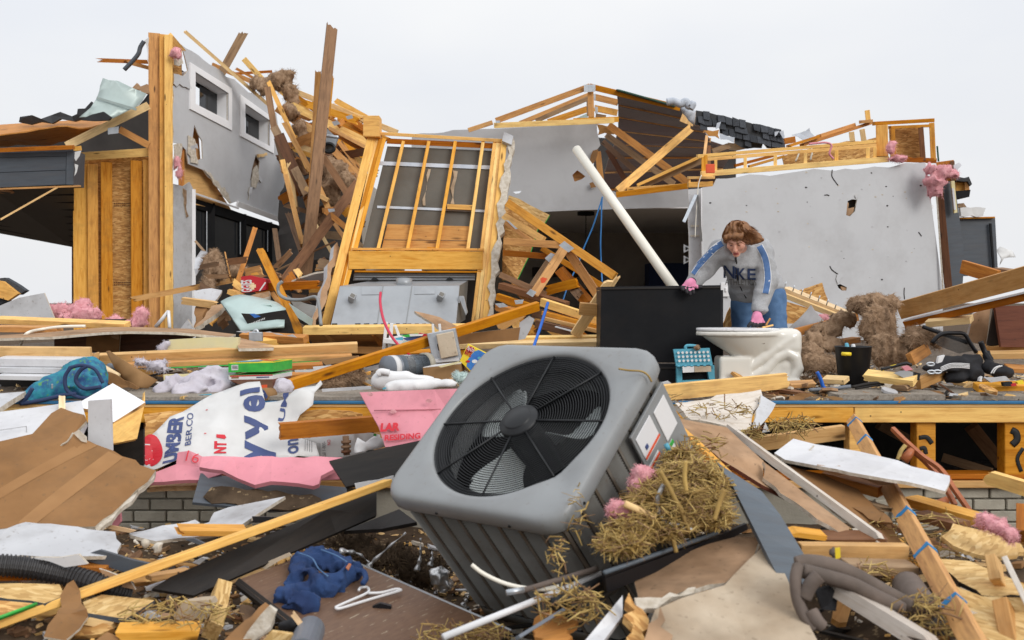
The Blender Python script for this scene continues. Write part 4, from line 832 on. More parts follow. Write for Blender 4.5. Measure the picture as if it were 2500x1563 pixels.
for q in(((1060,455),(1090,445),(1075,490),(1050,500)),((1485,520),(1520,515),(1500,545),(1487,555)),((1080,530),(1190,560),(1185,600),(1085,575)),((1520,520),(1550,510),(1560,560),(1548,570))):sheet('torn_felt',[V('c',*p,12.93)for p in q],.008,'felt_gray',rough=.02,seg=.06,parent=sh)
for q in(((1140,600),(1190,605),(1270,645),(1200,660),(1150,650)),((1280,645),(1330,590),(1400,600),(1390,640))):sheet('torn_underlay',[V('c',*p,13.1)for p in q],.02,'dusty_board' if q[0][0]<1200 else 'membrane',rough=.03,seg=.08,parent=sh)
# ============================================================ ladder frame over the right wall
lf=thing('wall_frame','long ladder-like stud frame lying along the top of the pale wall','frame',V('c',1600,800,11.4))
def LB(n_,x0,y0,x1,y1,w,mt_='lumber_bright',d=11.3,t=.09):return beam(n_,V('c',x0,y0,d),V('c',x1,y1,d),px('c',w,d),t,mt_,parent=lf)
LB('top_plate',918,700,2236,592,24);LB('top_plate',990,722,2238,622,26,'lumber');LB('bottom_plate',948,832,2332,722,42,'lumber_bright',11.25)
for x,w_ in((967,44),(1050,22),(1268,24),(1490,25),(1712,25),(1942,26),(2174,26),(2226,26)):
 yb=832-(x-948)*.0795-18;yt=722-(x-990)*.08+10;LB('stud',x,yb,x,yt if x>1000 else 690,w_)
LB('post',2280,700,2276,470,84,'lumber',11.35)
ef=thing('wall_frame','square frame end with strand board standing at the right end of the ladder frame','frame',V('c',2350,720,11.4))
def EF(n_,p0,p1,w,mt_='lumber',d=11.5):return beam(n_,V('o',*p0,d),V('o',*p1,d),px('o',w,d),.09,mt_,parent=ef)
EF('top_plate',(2066,292),(2207,284),9);EF('top_plate',(2104,301),(2200,297),7);EF('stud',(2112,372),(2108,305),9);EF('stud',(2180,380),(2174,300),12,'lumber_brown');EF('stud',(2204,378),(2200,290),12);EF('bottom_plate',(2108,376),(2212,380),12,'lumber_orange')
sheet('strand_board',[V('o',*q,11.7)for q in((2100,300),(2178,298),(2186,380),(2104,380))],.02,'osb',parent=ef);EF('edge',(2216,380),(2213,345),4,'dark_green')
bl=thing('wall_frame','small double plate block left under the ladder frame','frame',V('c',930,930,11.2))
for q in((850,860,1045,858,20),(850,912,1030,905,40)):beam('plate',V('c',q[0],q[1],11.2),V('c',q[2],q[3],11.2),px('c',q[4],11.2),.09,'lumber',parent=bl)
for x in(857,925):beam('block',V('c',x,900,11.22),V('c',x,862,11.22),px('c',16,11.2),.08,'lumber',parent=bl)
box('tag',V('c',1010,792,11.1),.10,.02,.10,'orange_red',label='small red-orange tag inside the left end of the ladder frame',cat='tag')
tube('cable',[V('c',*q,11.1)for q in((1740,610),(1790,605),(1860,600),(1905,620),(1890,680),(1920,720))],.012,'pink_foam',label='pinkish cable looping behind the ladder frame studs',cat='cable')
tube('cable',[V('c',*q,11.6)for q in((1640,740),(1690,640),(1760,650),(1750,730))],.01,'pvc',label='pale cable bunched behind the ladder frame',cat='cable')
fluff('pink_insulation',[vb('c',2340,640,11.2,32,30,45),vb('c',2360,600,11.2,20)],'pink insulation tuft hanging on the right frame end, upper','pink_fluff',.02,.03,14,6,strands=80)
fluff('pink_insulation',[vb('c',2398,720,11.2,58,50,24)],'pink insulation tuft on top of the pale wall, lower','pink_fluff',.02,.03,14,7,strands=80)
fluff('pink_insulation',[vb('d',1740,40,11.1,40),vb('d',1820,60,11.1,55),vb('d',1880,80,11.1,40),vb('d',1740,130,11.1,45),vb('d',1760,200,11.1,45),vb('d',1790,150,11.1,40)],'big pink insulation wad on the right end of the pale wall','pink_fluff',.025,.07,11,8,strands=250)
boards([('d',1850,130,11.3,1835,-20,11.3,120,'lumber_orange',0,0,0,'orange stud above the big pink insulation wad'),('d',1895,120,11.25,1890,-20,11.25,30,'lumber_dark',0,0,0,'dark strip beside the orange stud at the wall end')])
sheet('torn_wrap',[V('d',*q,11.2)for q in((1905,60),(1900,10),(1940,-10),(1960,10),(1915,60))],.01,'tarp_clear',rough=.02,label='gray plastic scrap flapping above the wall end',cat='plastic')
# ============================================================ white drain pipe, blue cables
tube('drain_pipe',[V('c',22,648,9.3),V('g',775,660,8.0)],.042,'pvc',label='long white plastic pipe leaning in front of the room opening',cat='pipe',sides=20,smooth=False)
tube('cable',[V('c',*q,9.6)for q in((212,1000),(208,1080),(205,1200),(200,1350),(205,1500))]+[V('g',212,570,9.4)],.007,'blue_cable',label='blue cable hanging straight down beside the white pipe',cat='cable')
tube('cable',[V('c',*q,9.7)for q in((215,1000),(190,1080),(140,1230),(80,1370),(40,1480))]+[V('f',2080,590,9.6),V('f',2035,720,9.5)],.007,'blue_cable',label='blue cable slanting down left of the straight blue one',cat='cable')
# ============================================================ leaning fireplace frame
fr=thing('fireplace_frame','tall yellow stud frame leaning back with gray sheathing and a fireplace box','frame',V('f',900,890,9.7))
WF=Plane(V('f',260,890,9.7),V('f',1500,880,9.7),V('b',900,700,10.5))
def FB(n_,t0,p0,t1,p1,w,mt_='lumber_bright',off=0,t=.09):return beam(n_,WF.at(t0,*p0,off),WF.at(t1,*p1,off),px('f',w,9.9),t,mt_,parent=fr)
def FS(n_,t,pts,mt_,off=0,th=.012,**k):return sheet(n_,[WF.at(t,*q,off)for q in pts]if t else[WF.at(*q,off)for q in pts],th,mt_,parent=fr,**k)
FS('sheathing',None,[('b',735,745),('b',1540,780),('f',1430,345),('f',540,340)],'sheathing_gray',-.09)
for y0,y1 in((882,908),(1212,1228)):
 FS('seam_tape','b',[(660,y0-22),(1530,y0+12),(1530,y1+14),(660,y1-20)],'felt_gray',-.078,.004)
for q in(((1040,920),(1060,920),(1020,1190),(1000,1190)),((1225,930),(1260,935),(1235,1180),(1205,1175))):FS('water_stain','b',q,'dusty_board',-.076,.002,rough=.02,seg=.08)
FS('plywood_panel','f',[(738,124),(1350,140),(1338,340),(688,336)],'plywood',-.06,.02,holes=[[WF.at('f',*q,-.06)for q in((905,305),(1035,305),(1035,340-8),(905,330))]])
FS('plywood_seam','f',[(700,238),(1340,246),(1340,250),(700,242)],'lumber_dark',-.055,.004)
FS('hole_back','f',[(890,295),(1050,295),(1050,345),(890,345)],'lumber_dark',-.085,.01)
FB('post','f',(292,895),'b',(640,690),64,'lumber_bright',.04)
for i,(xb,xt)in enumerate(((378,668),(412,694),(446,720))):FB('post','f',(xb-10,600+(0 if i else 290)),'b',(xt,718),30,'lumber_bright' if i!=1 else 'lumber',.0)
FB('post','f',(300,895),'f',(445,490),40,'lumber',-.01)
for xb,xt,w_,mt_ in((1372,1535,26,'lumber'),(1400,1560,26,'lumber_bright'),(1430,1580,26,'lumber'),(1464,1608,44,'lumber_bright')):FB('post','f',(xb,890),'b',(xt,745),w_,mt_,0 if w_<40 else .03)
FB('top_plate','b',(655,690),'b',(1600,745),26,'lumber',.02);FB('top_plate','b',(735,728),'b',(1590,768),42,'lumber_orange',-.03)
box('block',WF.at('b',638,660,.05),.17,.2,.22,'lumber',parent=fr)
for x0,x1 in((862,672),(1050,890),(1246,1108),(1450,1336)):FB('stud','f',(x1,338),'b',(x0,738),26,'lumber_bright',.0)
FB('block','b',(1182,1220),'b',(1372,1228),38,'lumber',-.01)
FB('block','f',(905,332),'f',(965,334),16,'lumber',0);FB('block','f',(1035,326),'f',(1095,328),26,'lumber',0)
FB('header','f',(485,346),'f',(1456,350),18,'lumber',.06);FB('header','f',(462,424),'f',(1448,428),134,'lumber_bright',.05)
FB('lintel_strip','f',(500,492),'f',(1440,496),14,'lumber',.0)
FS('drywall_edge',None,[('b',1608,708),('b',1622,700),('b',1672,738),('f',1590,300),('f',1530,835),('f',1482,840),('f',1508,560),('b',1575,1190),('b',1630,800)],'gypsum',.06,.08,rough=.03,seg=.07)
FS('drywall_edge','b',[(1606,705),(1672,735),(1660,800),(1590,770)],'drywall_white',.09,.08,rough=.02,seg=.08)
fb=thing('firebox','gray sheet-metal fireplace insert tipped in the foot of the leaning frame','fireplace',V('f',800,890,9.4))
FP=Plane(V('f',395,605,9.62),V('f',1275,605,9.62),V('f',800,890,9.35))
sheet('front',FP.many('f',[(392,603),(1275,598),(1248,890),(325,892)]),.3,'gray_metal',parent=fb)
sheet('top',[FP.at('f',392,601),FP.at('f',1275,596),V('f',1338,558,10.0),V('f',600,566,10.0)],.01,'gray_metal',parent=fb);sheet('side',[FP.at('f',1278,598),V('f',1340,560,10.0),V('f',1318,850,9.8),FP.at('f',1250,890)],.01,'ac_louver',parent=fb)
sheet('back_panel',[V('f',*q,10.05)for q in((496,506),(1392,510),(1390,560),(490,560))],.02,'gray_metal',parent=fb);sheet('cavity',[V('f',*q,10.3)for q in((490,490),(1400,490),(1400,900),(300,900))],.01,'dark_interior',parent=fb)
for y_ in(530,548):beam('rail',V('f',500,y_,10.0),V('f',1390,y_+2,10.0),px('f',8,10),.02,'galvanized',parent=fb)
for x in(712,925):beam('seam',FP.at('f',x,602,.004),FP.at('f',x-45,890,.004),px('f',8,9.5),.012,'ac_paint',parent=fb)
for q in(((553,612),(690,605),(690,665),(553,667)),((945,605),(1095,600),(1092,660),(943,663))):sheet('cover_plate',FP.many('f',q,.006),.004,'gray_metal',parent=fb)
for x,y in((488,710),(1140,700)):
 c_=FP.at('f',x,y,.05);rr_=Matrix.Rotation(.5,3,'Y')@Matrix.Rotation(-.5,3,'X');box('bracket',c_,px('f',48,9.5),.1,px('f',44,9.5),'gray_metal',rr_,fb);box('bracket_inside',c_+rr_@Vector((-.0,-.048,0)),px('f',36,9.5),.01,px('f',32,9.5),'ac_louver',rr_,fb)
for x in(645,1200):sheet('strap',[V('f',*q,9.95)for q in((x-30,558),(x,532),(x+35,556))],.03,'ac_black',parent=fb)
cc=V('f',866,572,9.75);tube('vent_collar',[cc-Vector((0,0,.06)),cc+Vector((0,.01,.035))],px('f',60,9.7),'gray_metal',parent=fb,sides=24,smooth=False)
for i,x in enumerate((353,525,590,655,710,765,820,872,905,960,1015)):
 a_=FP.at('f',x-(20 if i<3 else 14),884,.004);b_=FP.at('f',x+(20 if i<3 else 14),883,.004);beam('vent_slot',a_,b_,px('f',11,9.4),.004,'black_paint',parent=fb,bev=0)
bx2=V('f',1300,745,9.6)
for q in(((1268,675),(1300,672),(1332,800),(1322,815)),((1268,675),(1276,675),(1276,725),(1268,725)),((1300,672),(1308,676),(1335,795),(1328,800))):sheet('side_bracket',[V('f',*p,9.5)for p in q],.08,'galvanized',parent=fb)
bb=thing('base_frame','yellow base beam with brown boxed underside below the fireplace insert','frame',V('f',600,1040,8.9))
beam('front_beam',V('f',118,934,8.9),V('f',1370,920,8.9),px('f',58,8.9),.12,'lumber_bright',10,parent=bb)
sheet('underside',[V('f',150,965,8.95),V('f',715,962,8.95),V('f',715,1062,9.6),V('f',215,1060,9.6)],.02,'lumber_orange',parent=bb)
for x in(310,655):beam('joist',V('f',x,955,8.93),V('f',x+65,1050,9.4),px('f',60,9),.05,'lumber_orange',parent=bb)
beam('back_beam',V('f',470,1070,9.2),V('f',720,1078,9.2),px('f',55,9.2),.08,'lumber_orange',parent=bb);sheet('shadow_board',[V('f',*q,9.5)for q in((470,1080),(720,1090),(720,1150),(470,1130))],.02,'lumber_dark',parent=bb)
sheet('plaster_slab',[V('f',*q)for q in((185,885,9.2),(250,660,9.5),(300,480,9.8),(372,275,10.1),(388,320,10.1),(300,640,9.6),(215,895,9.2))],.07,('paper_tan','gypsum','drywall_white'),rough=.02,seg=.08,label='slab of plasterboard leaning edge-on left of the fireplace frame',cat='plasterboard')
sheet('plaster_slab',[V('f',*q)for q in((30,575,10.4),(150,530,10.3),(285,500,10.2),(270,560,10.3),(60,580,10.4))],.03,('drywall_white','paper_tan','gypsum'),rough=.02,seg=.08,label='small white plaster slab low behind the gray conduit',cat='plasterboard')
# ------------------------------------------------ truss wreck right of the frame
boards([('f',1622,-20,9.5,2415,525,8.6,62,'lumber',0,0,0,'long yellow truss chord sloping down right of the leaning frame'),('f',1600,270,9.3,2065,300,9.0,54,'lumber_orange',0,0,0,'level orange web reaching the steel plate right of the frame'),('f',1595,355,9.4,1960,385,9.3,44,'lumber_orange',0,0,0,'level orange web below the first one, right of the frame'),('f',1600,80,9.6,1890,255,9.3,50,'lumber',0,.02,0,'short yellow board under the sloping chord, upper'),('f',1610,130,9.65,1800,265,9.5,30,'lumber_orange',0,0,0,'narrow orange board under the sloping chord, lower'),('f',1830,660,8.8,2055,320,8.95,66,'lumber_orange',12,0,0,'rust-orange web with orange paint rising to the steel plate'),('f',1790,640,9.1,1950,400,9.2,56,'lumber_brown',0,0,0,'brown web behind the rust-orange one'),('f',2070,340,9.0,2300,680,8.8,64,'lumber_orange',12,0,0,'rust-orange web descending right from the steel plate'),('f',1880,320,9.3,2330,600,9.0,42,'lumber',0,0,0,'yellow board running behind the steel plate to the black cabinet'),('f',2000,480,9.1,2210,730,8.9,60,'lumber_orange',0,0,0,'orange board below the steel plate pointing at the black cabinet'),('f',2030,460,9.2,2260,720,9.1,34,'lumber',0,0,0,'yellow board beside the orange one below the steel plate'),('f',1570,515,9.2,1880,650,8.9,44,'lumber_brown',0,0,0,'brown board low right of the leaning frame'),('f',1560,600,9.1,2050,745,8.7,46,'lumber_brown',15,0,0,'long weathered bottom chord low right of the frame, with steel plate'),('f',1545,680,9.0,1800,760,8.8,50,'lumber',15,.02,0,'yellow board at the right foot of the leaning frame, upper'),('f',1540,760,8.9,1720,810,8.7,44,'lumber_orange',15,.02,0,'orange board at the right foot of the leaning frame, lower'),('f',1870,720,8.5,2330,870,8.1,62,'lumber_bright',18,0,0,'yellow plank of the stack left of the black cabinet, top one'),('f',1880,800,8.45,2330,915,8.05,30,'lumber',10,0,0,'yellow plank of the stack left of the black cabinet, second'),('f',1890,840,8.4,2330,945,8.0,28,'lumber',10,0,0,'yellow plank of the stack left of the black cabinet, third'),('f',1830,880,8.3,2120,950,8.0,60,'lumber_dark',10,0,0,'dark plank under the plank stack by the black cabinet'),('f',1910,880,8.25,2110,935,7.95,12,'white_paint',0,0,0,'thin white strip among the plank stack by the black cabinet'),('f',2130,970,7.9,2400,560,7.7,78,'lumber_pale',14,0,.08,'pale splintered board leaning against the black cabinet'),('f',2160,770,7.6,2330,785,7.6,92,'lumber_pale',12,0,0,'short nail-bent block fixed across the pale splintered board'),('f',1560,1010,8.0,2330,1000,7.9,60,'lumber_bright',25,0,0,'long yellow plank left of the black cabinet, level'),('f',1220,1050,8.0,2330,1030,7.8,40,'lumber',20,0,0,'second level plank directly below the long yellow one'),('f',840,1120,8.1,1350,1090,8.0,38,'lumber',20,.03,0,'level plank behind the long diagonal board, below the fireplace'),('f',1570,905,8.3,1740,800,8.3,70,'lumber_pale',10,.03,0,'short pale board right of the leaning frame foot'),])
tw=thing('truss_wreck','steel plates and dark scraps of the collapsed truss right of the frame','wreckage',V('f',2000,700,9))
for q,d_ in((((2008,300),(2050,268),(2122,322),(2080,352)),8.8),(((1905,395),(1950,355),(1988,370),(1945,432)),9.0),(((1768,655),(1800,622),(1845,645),(1815,682)),8.6),(((1535,730),(1600,725),(1635,752),(1570,760)),8.6),(((1615,112),(1640,118),(1705,178),(1690,182)),9.4),(((1680,705),(1750,700),(1740,730),(1690,735)),8.6)):plate(tw,'f',q,d_)
sheet('paint_mark',[V('f',*q,8.62)for q in((1872,545),(1890,535),(1925,545),(1905,575),(1880,580))],.004,'orange_red',rough=.01,parent=tw)
sheet('strand_board',[V('f',*q)for q in((1640,-70,9.9),(1790,0,9.8),(1940,75,9.7),(1895,150,9.7),(1620,20,9.9))],.02,('osb_pale','osb','green_print'),rough=.03,seg=.1,torn={0,4},label='pale strand board scrap with green edge above the sloping chord',cat='strand board')
sheet('strand_board',[V('f',*q)for q in((1610,0,10.1),(1870,120,10.0),(1800,350,10.0),(1700,555,9.9),(1590,560,10.1))],.02,('osb','osb','green_print'),rough=.01,seg=.2,label='shaded strand board sheet behind the level webs right of the frame',cat='strand board')
random.seed(21)
for i in range(16):
 x,y=random.uniform(1560,2280),random.uniform(560,960);a=random.uniform(-.3,1.1);l_=random.uniform(80,260);d_=random.uniform(8.9,9.6)
 beam('broken_board',V('f',x,y,d_),V('f',x+l_*math.cos(a),y+l_*math.sin(a),d_-.2),random.uniform(.04,.1),.035,random.choice(('lumber_orange','lumber','lumber_brown','lumber_dark')),0,(.04,.04),parent=tw,rs=i)
 # ============================================================ the air-conditioner in the foreground
AR=Matrix(((.7721,.4782,-.4186),(-.6355,.5869,-.5017),(.0057,.6534,.757)))
_x=Vector(AR.col[0]).normalized();_z=Vector(AR.col[2]);_z=(_z-_x*_z.dot(_x)).normalized();_y=_z.cross(_x)
AC=Matrix(((_x.x,_y.x,_z.x,.021+.005),(_x.y,_y.y,_z.y,3.90),(_x.z,_y.z,_z.z,CZ-.462),(0,0,0,1)))
HS,RC,RF=.445,.10,.378
acu=thing('air_conditioner','gray outdoor air-conditioner condenser tipped over with its fan facing up','air conditioner',tuple(AC.translation))
acu.matrix_basis=AC;WM[acu.name]=AC
def acl(name,me,parent=None):
 o=bpy.data.objects.new(name,me);COL.objects.link(o);o.parent=parent or acu;WM[o.name]=AC;return o
def rsq(h,r,n=10):
 o=[]
 for i in range(96):
  a=2*math.pi*i/96+.001;c_,s_=abs(math.cos(a)),abs(math.sin(a));lo_,hi_=0,h*1.5
  for _ in range(30):
   t=(lo_+hi_)/2;qx,qy=t*c_-(h-r),t*s_-(h-r)
   d_=math.hypot(max(qx,0),max(qy,0))+min(max(qx,qy),0)-r
   if d_<0:lo_=t
   else:hi_=t
  o.append((t*math.cos(a),t*math.sin(a)))
 return o
def loft(rings,closed=True):
 n=len(rings[0]);vs_=[p for r_ in rings for p in r_];fs=[]
 for i in range(len(rings)-1):
  for k in range(n):
   q=(k+1)%n;fs.append((i*n+k,i*n+q,(i+1)*n+q,(i+1)*n+k))
 return vs_,fs
NR=44
def rs3(h,r,z):return[(x,y,z)for x,y in rsq(h,r)]
def ci3(r,z):
 o=[]
 for x,y in rsq(HS,RC):a=math.atan2(y,x);o.append((r*math.cos(a),r*math.sin(a),z))
 return o
def dent(rings):
 return[[(x,y,z-.022*math.exp(-(((x-.34)**2+(y+.25)**2)/.004)))for x,y,z in r_]for r_ in rings]
mid=lambda f_,z:[tuple(np.array(a)*(1-f_)+np.array(b_)*f_+np.array((0,0,0)))for a,b_ in zip(rs3(HS-.03,RC,z),ci3(RF+.012,z))]
rings=[rs3(HS-.022,RC,-.085),rs3(HS-.004,RC,-.08),rs3(HS,RC,-.072),rs3(HS,RC+.004,-.03),rs3(HS-.004,RC+.006,-.016),rs3(HS-.012,RC+.006,-.005),rs3(HS-.026,RC+.006,0),mid(.12,.001),mid(.25,.002),mid(.4,.002),mid(.55,.003),mid(.75,.003),ci3(RF+.012,.002),ci3(RF+.004,-.002),ci3(RF,-.01),ci3(RF-.002,-.05),ci3(RF-.004,-.20)]
v_,f_=loft(dent(rings));me=pydata('lid',v_,f_,'ac_paint',smooth=True);lid=acl('lid',me)
rings=[ci3(RF-.002,-.012),ci3(RF-.03,-.035),ci3(RF-.05,-.05),ci3(RF-.05,-.06)]
v_,f_=loft(rings);acl('guard_rim',pydata('guard_rim',v_,f_,'ac_black',smooth=True),lid)
def ringz(r):return-.012-.02*(r/RF)**2+.012
NRING=28
grd=None
for i in range(NRING):
 r_=.08+(RF-.012-.08)*i/(NRING-1)
 v_,f_=tube_data([Vector((r_*math.cos(a),r_*math.sin(a),-.004-.012*(r_/RF)))for a in[k*math.pi/36 for k in range(72)]],.0020,5,None,True)
 o=acl('guard_ring',pydata('guard_ring',v_,f_,'ac_black',smooth=True),lid)
for i in range(8):
 a=i*math.pi/4+.12
 v_,f_=tube_data([Vector((.07*math.cos(a),.07*math.sin(a),-.001)),Vector((.25*math.cos(a),.25*math.sin(a),-.007)),Vector(((RF+.006)*math.cos(a),(RF+.006)*math.sin(a),-.012))],.0042,6)
 acl('guard_spoke',pydata('guard_spoke',v_,f_,'ac_black',smooth=True),lid)
def disc(name,prof,mat,parent,n=48):
 vs_,fs=[],[]
 for r_,z in prof:
  for k in range(n):vs_.append((r_*math.cos(2*math.pi*k/n),r_*math.sin(2*math.pi*k/n),z))
 for i in range(len(prof)-1):
  for k in range(n):fs.append((i*n+k,i*n+(k+1)%n,(i+1)*n+(k+1)%n,(i+1)*n+k))
 fs.append(tuple(range((len(prof)-1)*n,len(prof)*n)));me=pydata(name,vs_,fs,mat,smooth=True);return acl(name,me,parent)
disc('hub_cap',[(.082,-.022),(.084,-.004),(.080,.006),(.060,.010),(.057,.016),(.054,.019),(.001,.021)],'ac_black',lid)
mot=disc('fan_motor',[(.066,-.34),(.066,-.10),(.062,-.05),(.03,-.04),(.001,-.04)],'ac_black',acu)
for i in range(3):
 a0=i*2*math.pi/3+4.5;vs_,fs=[],[];NU,NW=10,12
 for u in range(NU+1):
  for w_ in range(NW+1):
   f1=u/NU;f2=w_/NW;r_=.085+(.335-.085)*f1;wd_=.30+.62*math.sin(min(1,f1*1.25)*math.pi/2)-.10*f1**4
   a=a0+(f2-.5)*wd_+.22*f1;rr_=r_-(.03*(2*f2-1)**4 if f1>.8 else 0)
   vs_.append((rr_*math.cos(a),rr_*math.sin(a),-.13-(f2-.5)*.10*(1-.25*f1)+.03*(f2-.5)**2))
 for u in range(NU):
  for w_ in range(NW):k=u*(NW+1)+w_;fs.append((k,k+1,k+NW+2,k+NW+1))
 b_=acl('fan_blade',pydata('fan_blade',vs_,fs,'fan_blade',smooth=True));sm_=b_.modifiers.new('s','SOLIDIFY');sm_.thickness=.003
plain('rib_dirty',(.16,.145,.125),(.10,.075,.05),rough=.6,scale=9,bump=.1,vary=.1,dirt=.5)
BH,BZ0,BZ1=HS-.028,-.082,-.80
v_,f_=loft([rs3(BH-.03,RC-.02,BZ0),rs3(BH-.03,RC-.02,BZ1)]);acl('coil',pydata('coil',v_,f_,'ac_inside',smooth=True))
v_,f_=loft([rs3(BH+.004,RC,BZ1+.06),rs3(BH+.006,RC,BZ1),rs3(BH-.02,RC,BZ1-.012),rs3(.05,.02,BZ1-.012)]);acl('base_pan',pydata('base_pan',v_,f_,'ac_paint',smooth=True))
def side_pts():return rsq(BH,RC-.02,6)
per=side_pts();per=[Vector((x,y,0))for x,y in per]
cum=[0]
for i in range(len(per)):cum.append(cum[-1]+(per[(i+1)%len(per)]-per[i]).length)
def at_s(s):
 s%=cum[-1]
 for i in range(len(per)):
  if s<=cum[i+1]:f1=(s-cum[i])/max(1e-9,cum[i+1]-cum[i]);return per[i].lerp(per[(i+1)%len(per)],f1)
 return per[0]
TOT=cum[-1];NC=32;cw_=TOT/NC
for k in range(NC):
 p_=at_s(k*cw_);q=at_s(k*cw_+.03);t_=(q-p_).normalized();nrm=Vector((t_.y,-t_.x,0));hw_=.009
 vs_=[]
 for z in(BZ0,BZ1+.05):
  for a,b_ in((-1,-.012),(-.7,.004),(.7,.004),(1,-.012)):vs_.append(p_+t_*hw_*a+nrm*b_+Vector((0,0,z)))
 acl('body_rib',pydata('body_rib',vs_,[(i,i+1,i+5,i+4)for i in range(3)],'rib_dirty'))
vs_,fs=[],[]
nl=46
for k in range(NC):
 for r_ in range(nl):
  z=BZ0-.012-r_*(abs(BZ1+.06-BZ0)-.02)/nl;b0=len(vs_)
  for j in range(4):
   s_=k*cw_+.012+(cw_-.024)*j/3;p_=at_s(s_);t_=(at_s(s_+.01)-p_).normalized();nrm=Vector((t_.y,-t_.x,0));bow_=.006*math.sin(math.pi*j/3)
   vs_+=[p_+nrm*(.004+bow_*.5)+Vector((0,0,z-.0045)),p_+nrm*(-.010)+Vector((0,0,z))]
  fs+=[(b0+2*j,b0+2*j+2,b0+2*j+3,b0+2*j+1)for j in range(3)]
tag(acl('louver_fins',pydata('louver_fins',vs_,fs,'ac_louver',smooth=False)),kind='stuff')
for(x,y)in((-.16,-HS),(.20,-HS),(HS,-.3)):
 d_=Vector((x,y,-.058));v_,f_=tube_data([d_*.995,d_+Vector((0,-.004,0))if y==-HS else d_+Vector((.004,0,0))],.006,8);acl('screw',pydata('screw',v_,f_,'ac_inside'))
def acbox(name,c,s,mat,parent=None):
 bm=bmesh.new();bmesh.ops.create_cube(bm,size=1);bmesh.ops.scale(bm,vec=s,verts=bm.verts);bmesh.ops.bevel(bm,geom=list(bm.edges),offset=.002,segments=1,affect='EDGES');bmesh.ops.translate(bm,vec=c,verts=bm.verts)
 me=bpy.data.meshes.new(name);bm.to_mesh(me);bm.free();mats(me,mat);return acl(name,me,parent)
sp=acbox('service_panel',(BH+.03,.20,-.30),(.012,.30,.40),'ac_paint')
for n_,y,z,sy,sz,mt_ in(('sticker',.27,-.22,.10,.16,'white_plastic'),('sticker',.13,-.185,.13,.12,'white_plastic'),('sticker',.20,-.38,.10,.13,'white_plastic'),('sticker',.10,-.33,.10,.12,'ink_white')):
 acbox(n_,(BH+.038,y,z),(.003,sy,sz),mt_,sp)
for y,z,sy,sz,mt_ in((.13,-.232,.13,.012,'orange_red'),(.10,-.285,.10,.012,'orange_red'),(.20,-.325,.10,.02,'green_print'),(.10,-.37,.10,.012,'aqua_plastic'),(.10,-.20,.02,.02,'ink_navy')):acbox('sticker_band',(BH+.041,y,z),(.003,sy,sz),mt_,sp)
# ============================================================ debris on the floor deck, left half
def S(name,t,pts,d,th,mt_,lab,cat,**k):
 """a loose panel; pts (x, y) at depth d, or (x, y, own depth)"""
 return sheet(name,[V(t,q[0],q[1],q[2]if len(q)>2 else d)for q in pts],th,mt_,label=lab,cat=cat,**k)
DRY=('drywall_white','paper_tan','gypsum');BRN=('paper_brown','drywall_white','gypsum');TAN=('paper_tan','drywall_white','gypsum')
boards([('h',-40,332,6.9,662,338,6.9,74,'lumber',14,0,0,'thick yellow beam end lying above the white boards at far left'),('h',688,480,6.75,705,345,6.75,52,'lumber_pale',0,0,.01,'short pale post between the white boards and the backpack'),('h',-40,105,8.3,920,145,8.0,40,'lumber',20,0,0,'long yellow plank behind the bent plasterboard at left, upper'),('h',-40,165,8.0,420,172,7.9,42,'lumber_orange',12,0,0,'orange plank under the long yellow one at far left'),('h',1770,225,8.2,2240,250,8.0,50,'lumber',20,.02,0,'yellow plank under the pale green metal panel'),('f',-240,1035,8.0,130,1000,8.2,50,'lumber',20,0,0,'yellow plank left of the boxed underside'),('h',735,392,6.9,2640,305,7.3,78,'lumber_pale',28,0,0,'big pale beam lying across the floor behind the green box'),('h',900,440,6.85,2600,370,7.2,34,'lumber',10,0,0,'darker plank directly under the big pale beam'),('h',1240,448,6.8,2360,402,7.1,9,'green_print',0,0,0,'thin green strip along the plank under the pale beam'),('i',190,305,6.9,570,285,7.0,28,'lumber_orange',15,.03,0,'orange plank end right of the green box'),('i',205,380,6.7,480,345,6.9,22,'lumber',15,.02,0,'thin yellow board under the long diagonal board, left'),('f',8,1345,6.3,1868,752,7.6,74,'lumber',24,0,0,'long yellow two-by-four rising diagonally in front of the fireplace'),('i',745,345,7.0,905,425,6.8,18,'lumber',0,0,0,'thin yellow strip under the long diagonal board'),('i',258,772,5.5,1010,712,5.75,118,'lumber',16,.01,0,'thick nail-studded yellow board end jutting over the white wrap'),('e',990,1150,10.6,1775,1000,11.2,40,'lumber_pale',0,.05,0,'pale splintered plank lying across the corner post at left'),('e',1885,620,10.8,1735,1085,10.2,36,'lumber_orange',0,.01,.05,'slim orange board standing among the wreck below the window wall'),('e',1915,780,10.0,2250,1480,8.9,56,'lumber',10,.03,0,'long yellow stud with white wrap leaning down in front of the green panel'),('e',1970,1045,9.9,2090,1225,9.6,34,'lumber_orange',0,.05,.05,'splintered orange board beside the long leaning yellow stud'),('e',1950,1062,9.8,2345,1045,9.7,58,'lumber',8,0,.03,'short level yellow board behind the gray conduit'),('e',1340,1165,9.6,1570,1195,9.5,50,'lumber_pale',18,.03,.05,'broken pale board below the plaster strip at left'),('e',1660,800,10.6,1700,985,10.4,10,'lumber_pale',0,0,0,'thin pale dowel standing in the wreck below the window wall'),('e',1440,720,11.4,1510,800,11.2,18,'lumber_brown',0,0,0,'thin brown stick by the dark windows'),('e',1680,1090,9.8,1760,1130,9.7,40,'lumber',15,.02,.02,'small yellow board scrap left of the red box'),])
for y,w_,mt_,d_,x1,lab in((408,58,'white_paint',6.75,652,'white painted board at far left, top of the white stack'),(466,40,'drywall_white',6.7,505,'gray-white board at far left, second in the white stack'),(520,34,'white_paint',6.6,388,'white board at far left, lowest in the white stack')):
 beam('white_board',V('h',-40,y,d_),V('h',x1,y+8,d_),px('h',w_,d_),.25,mt_,8,label=lab,cat='board')
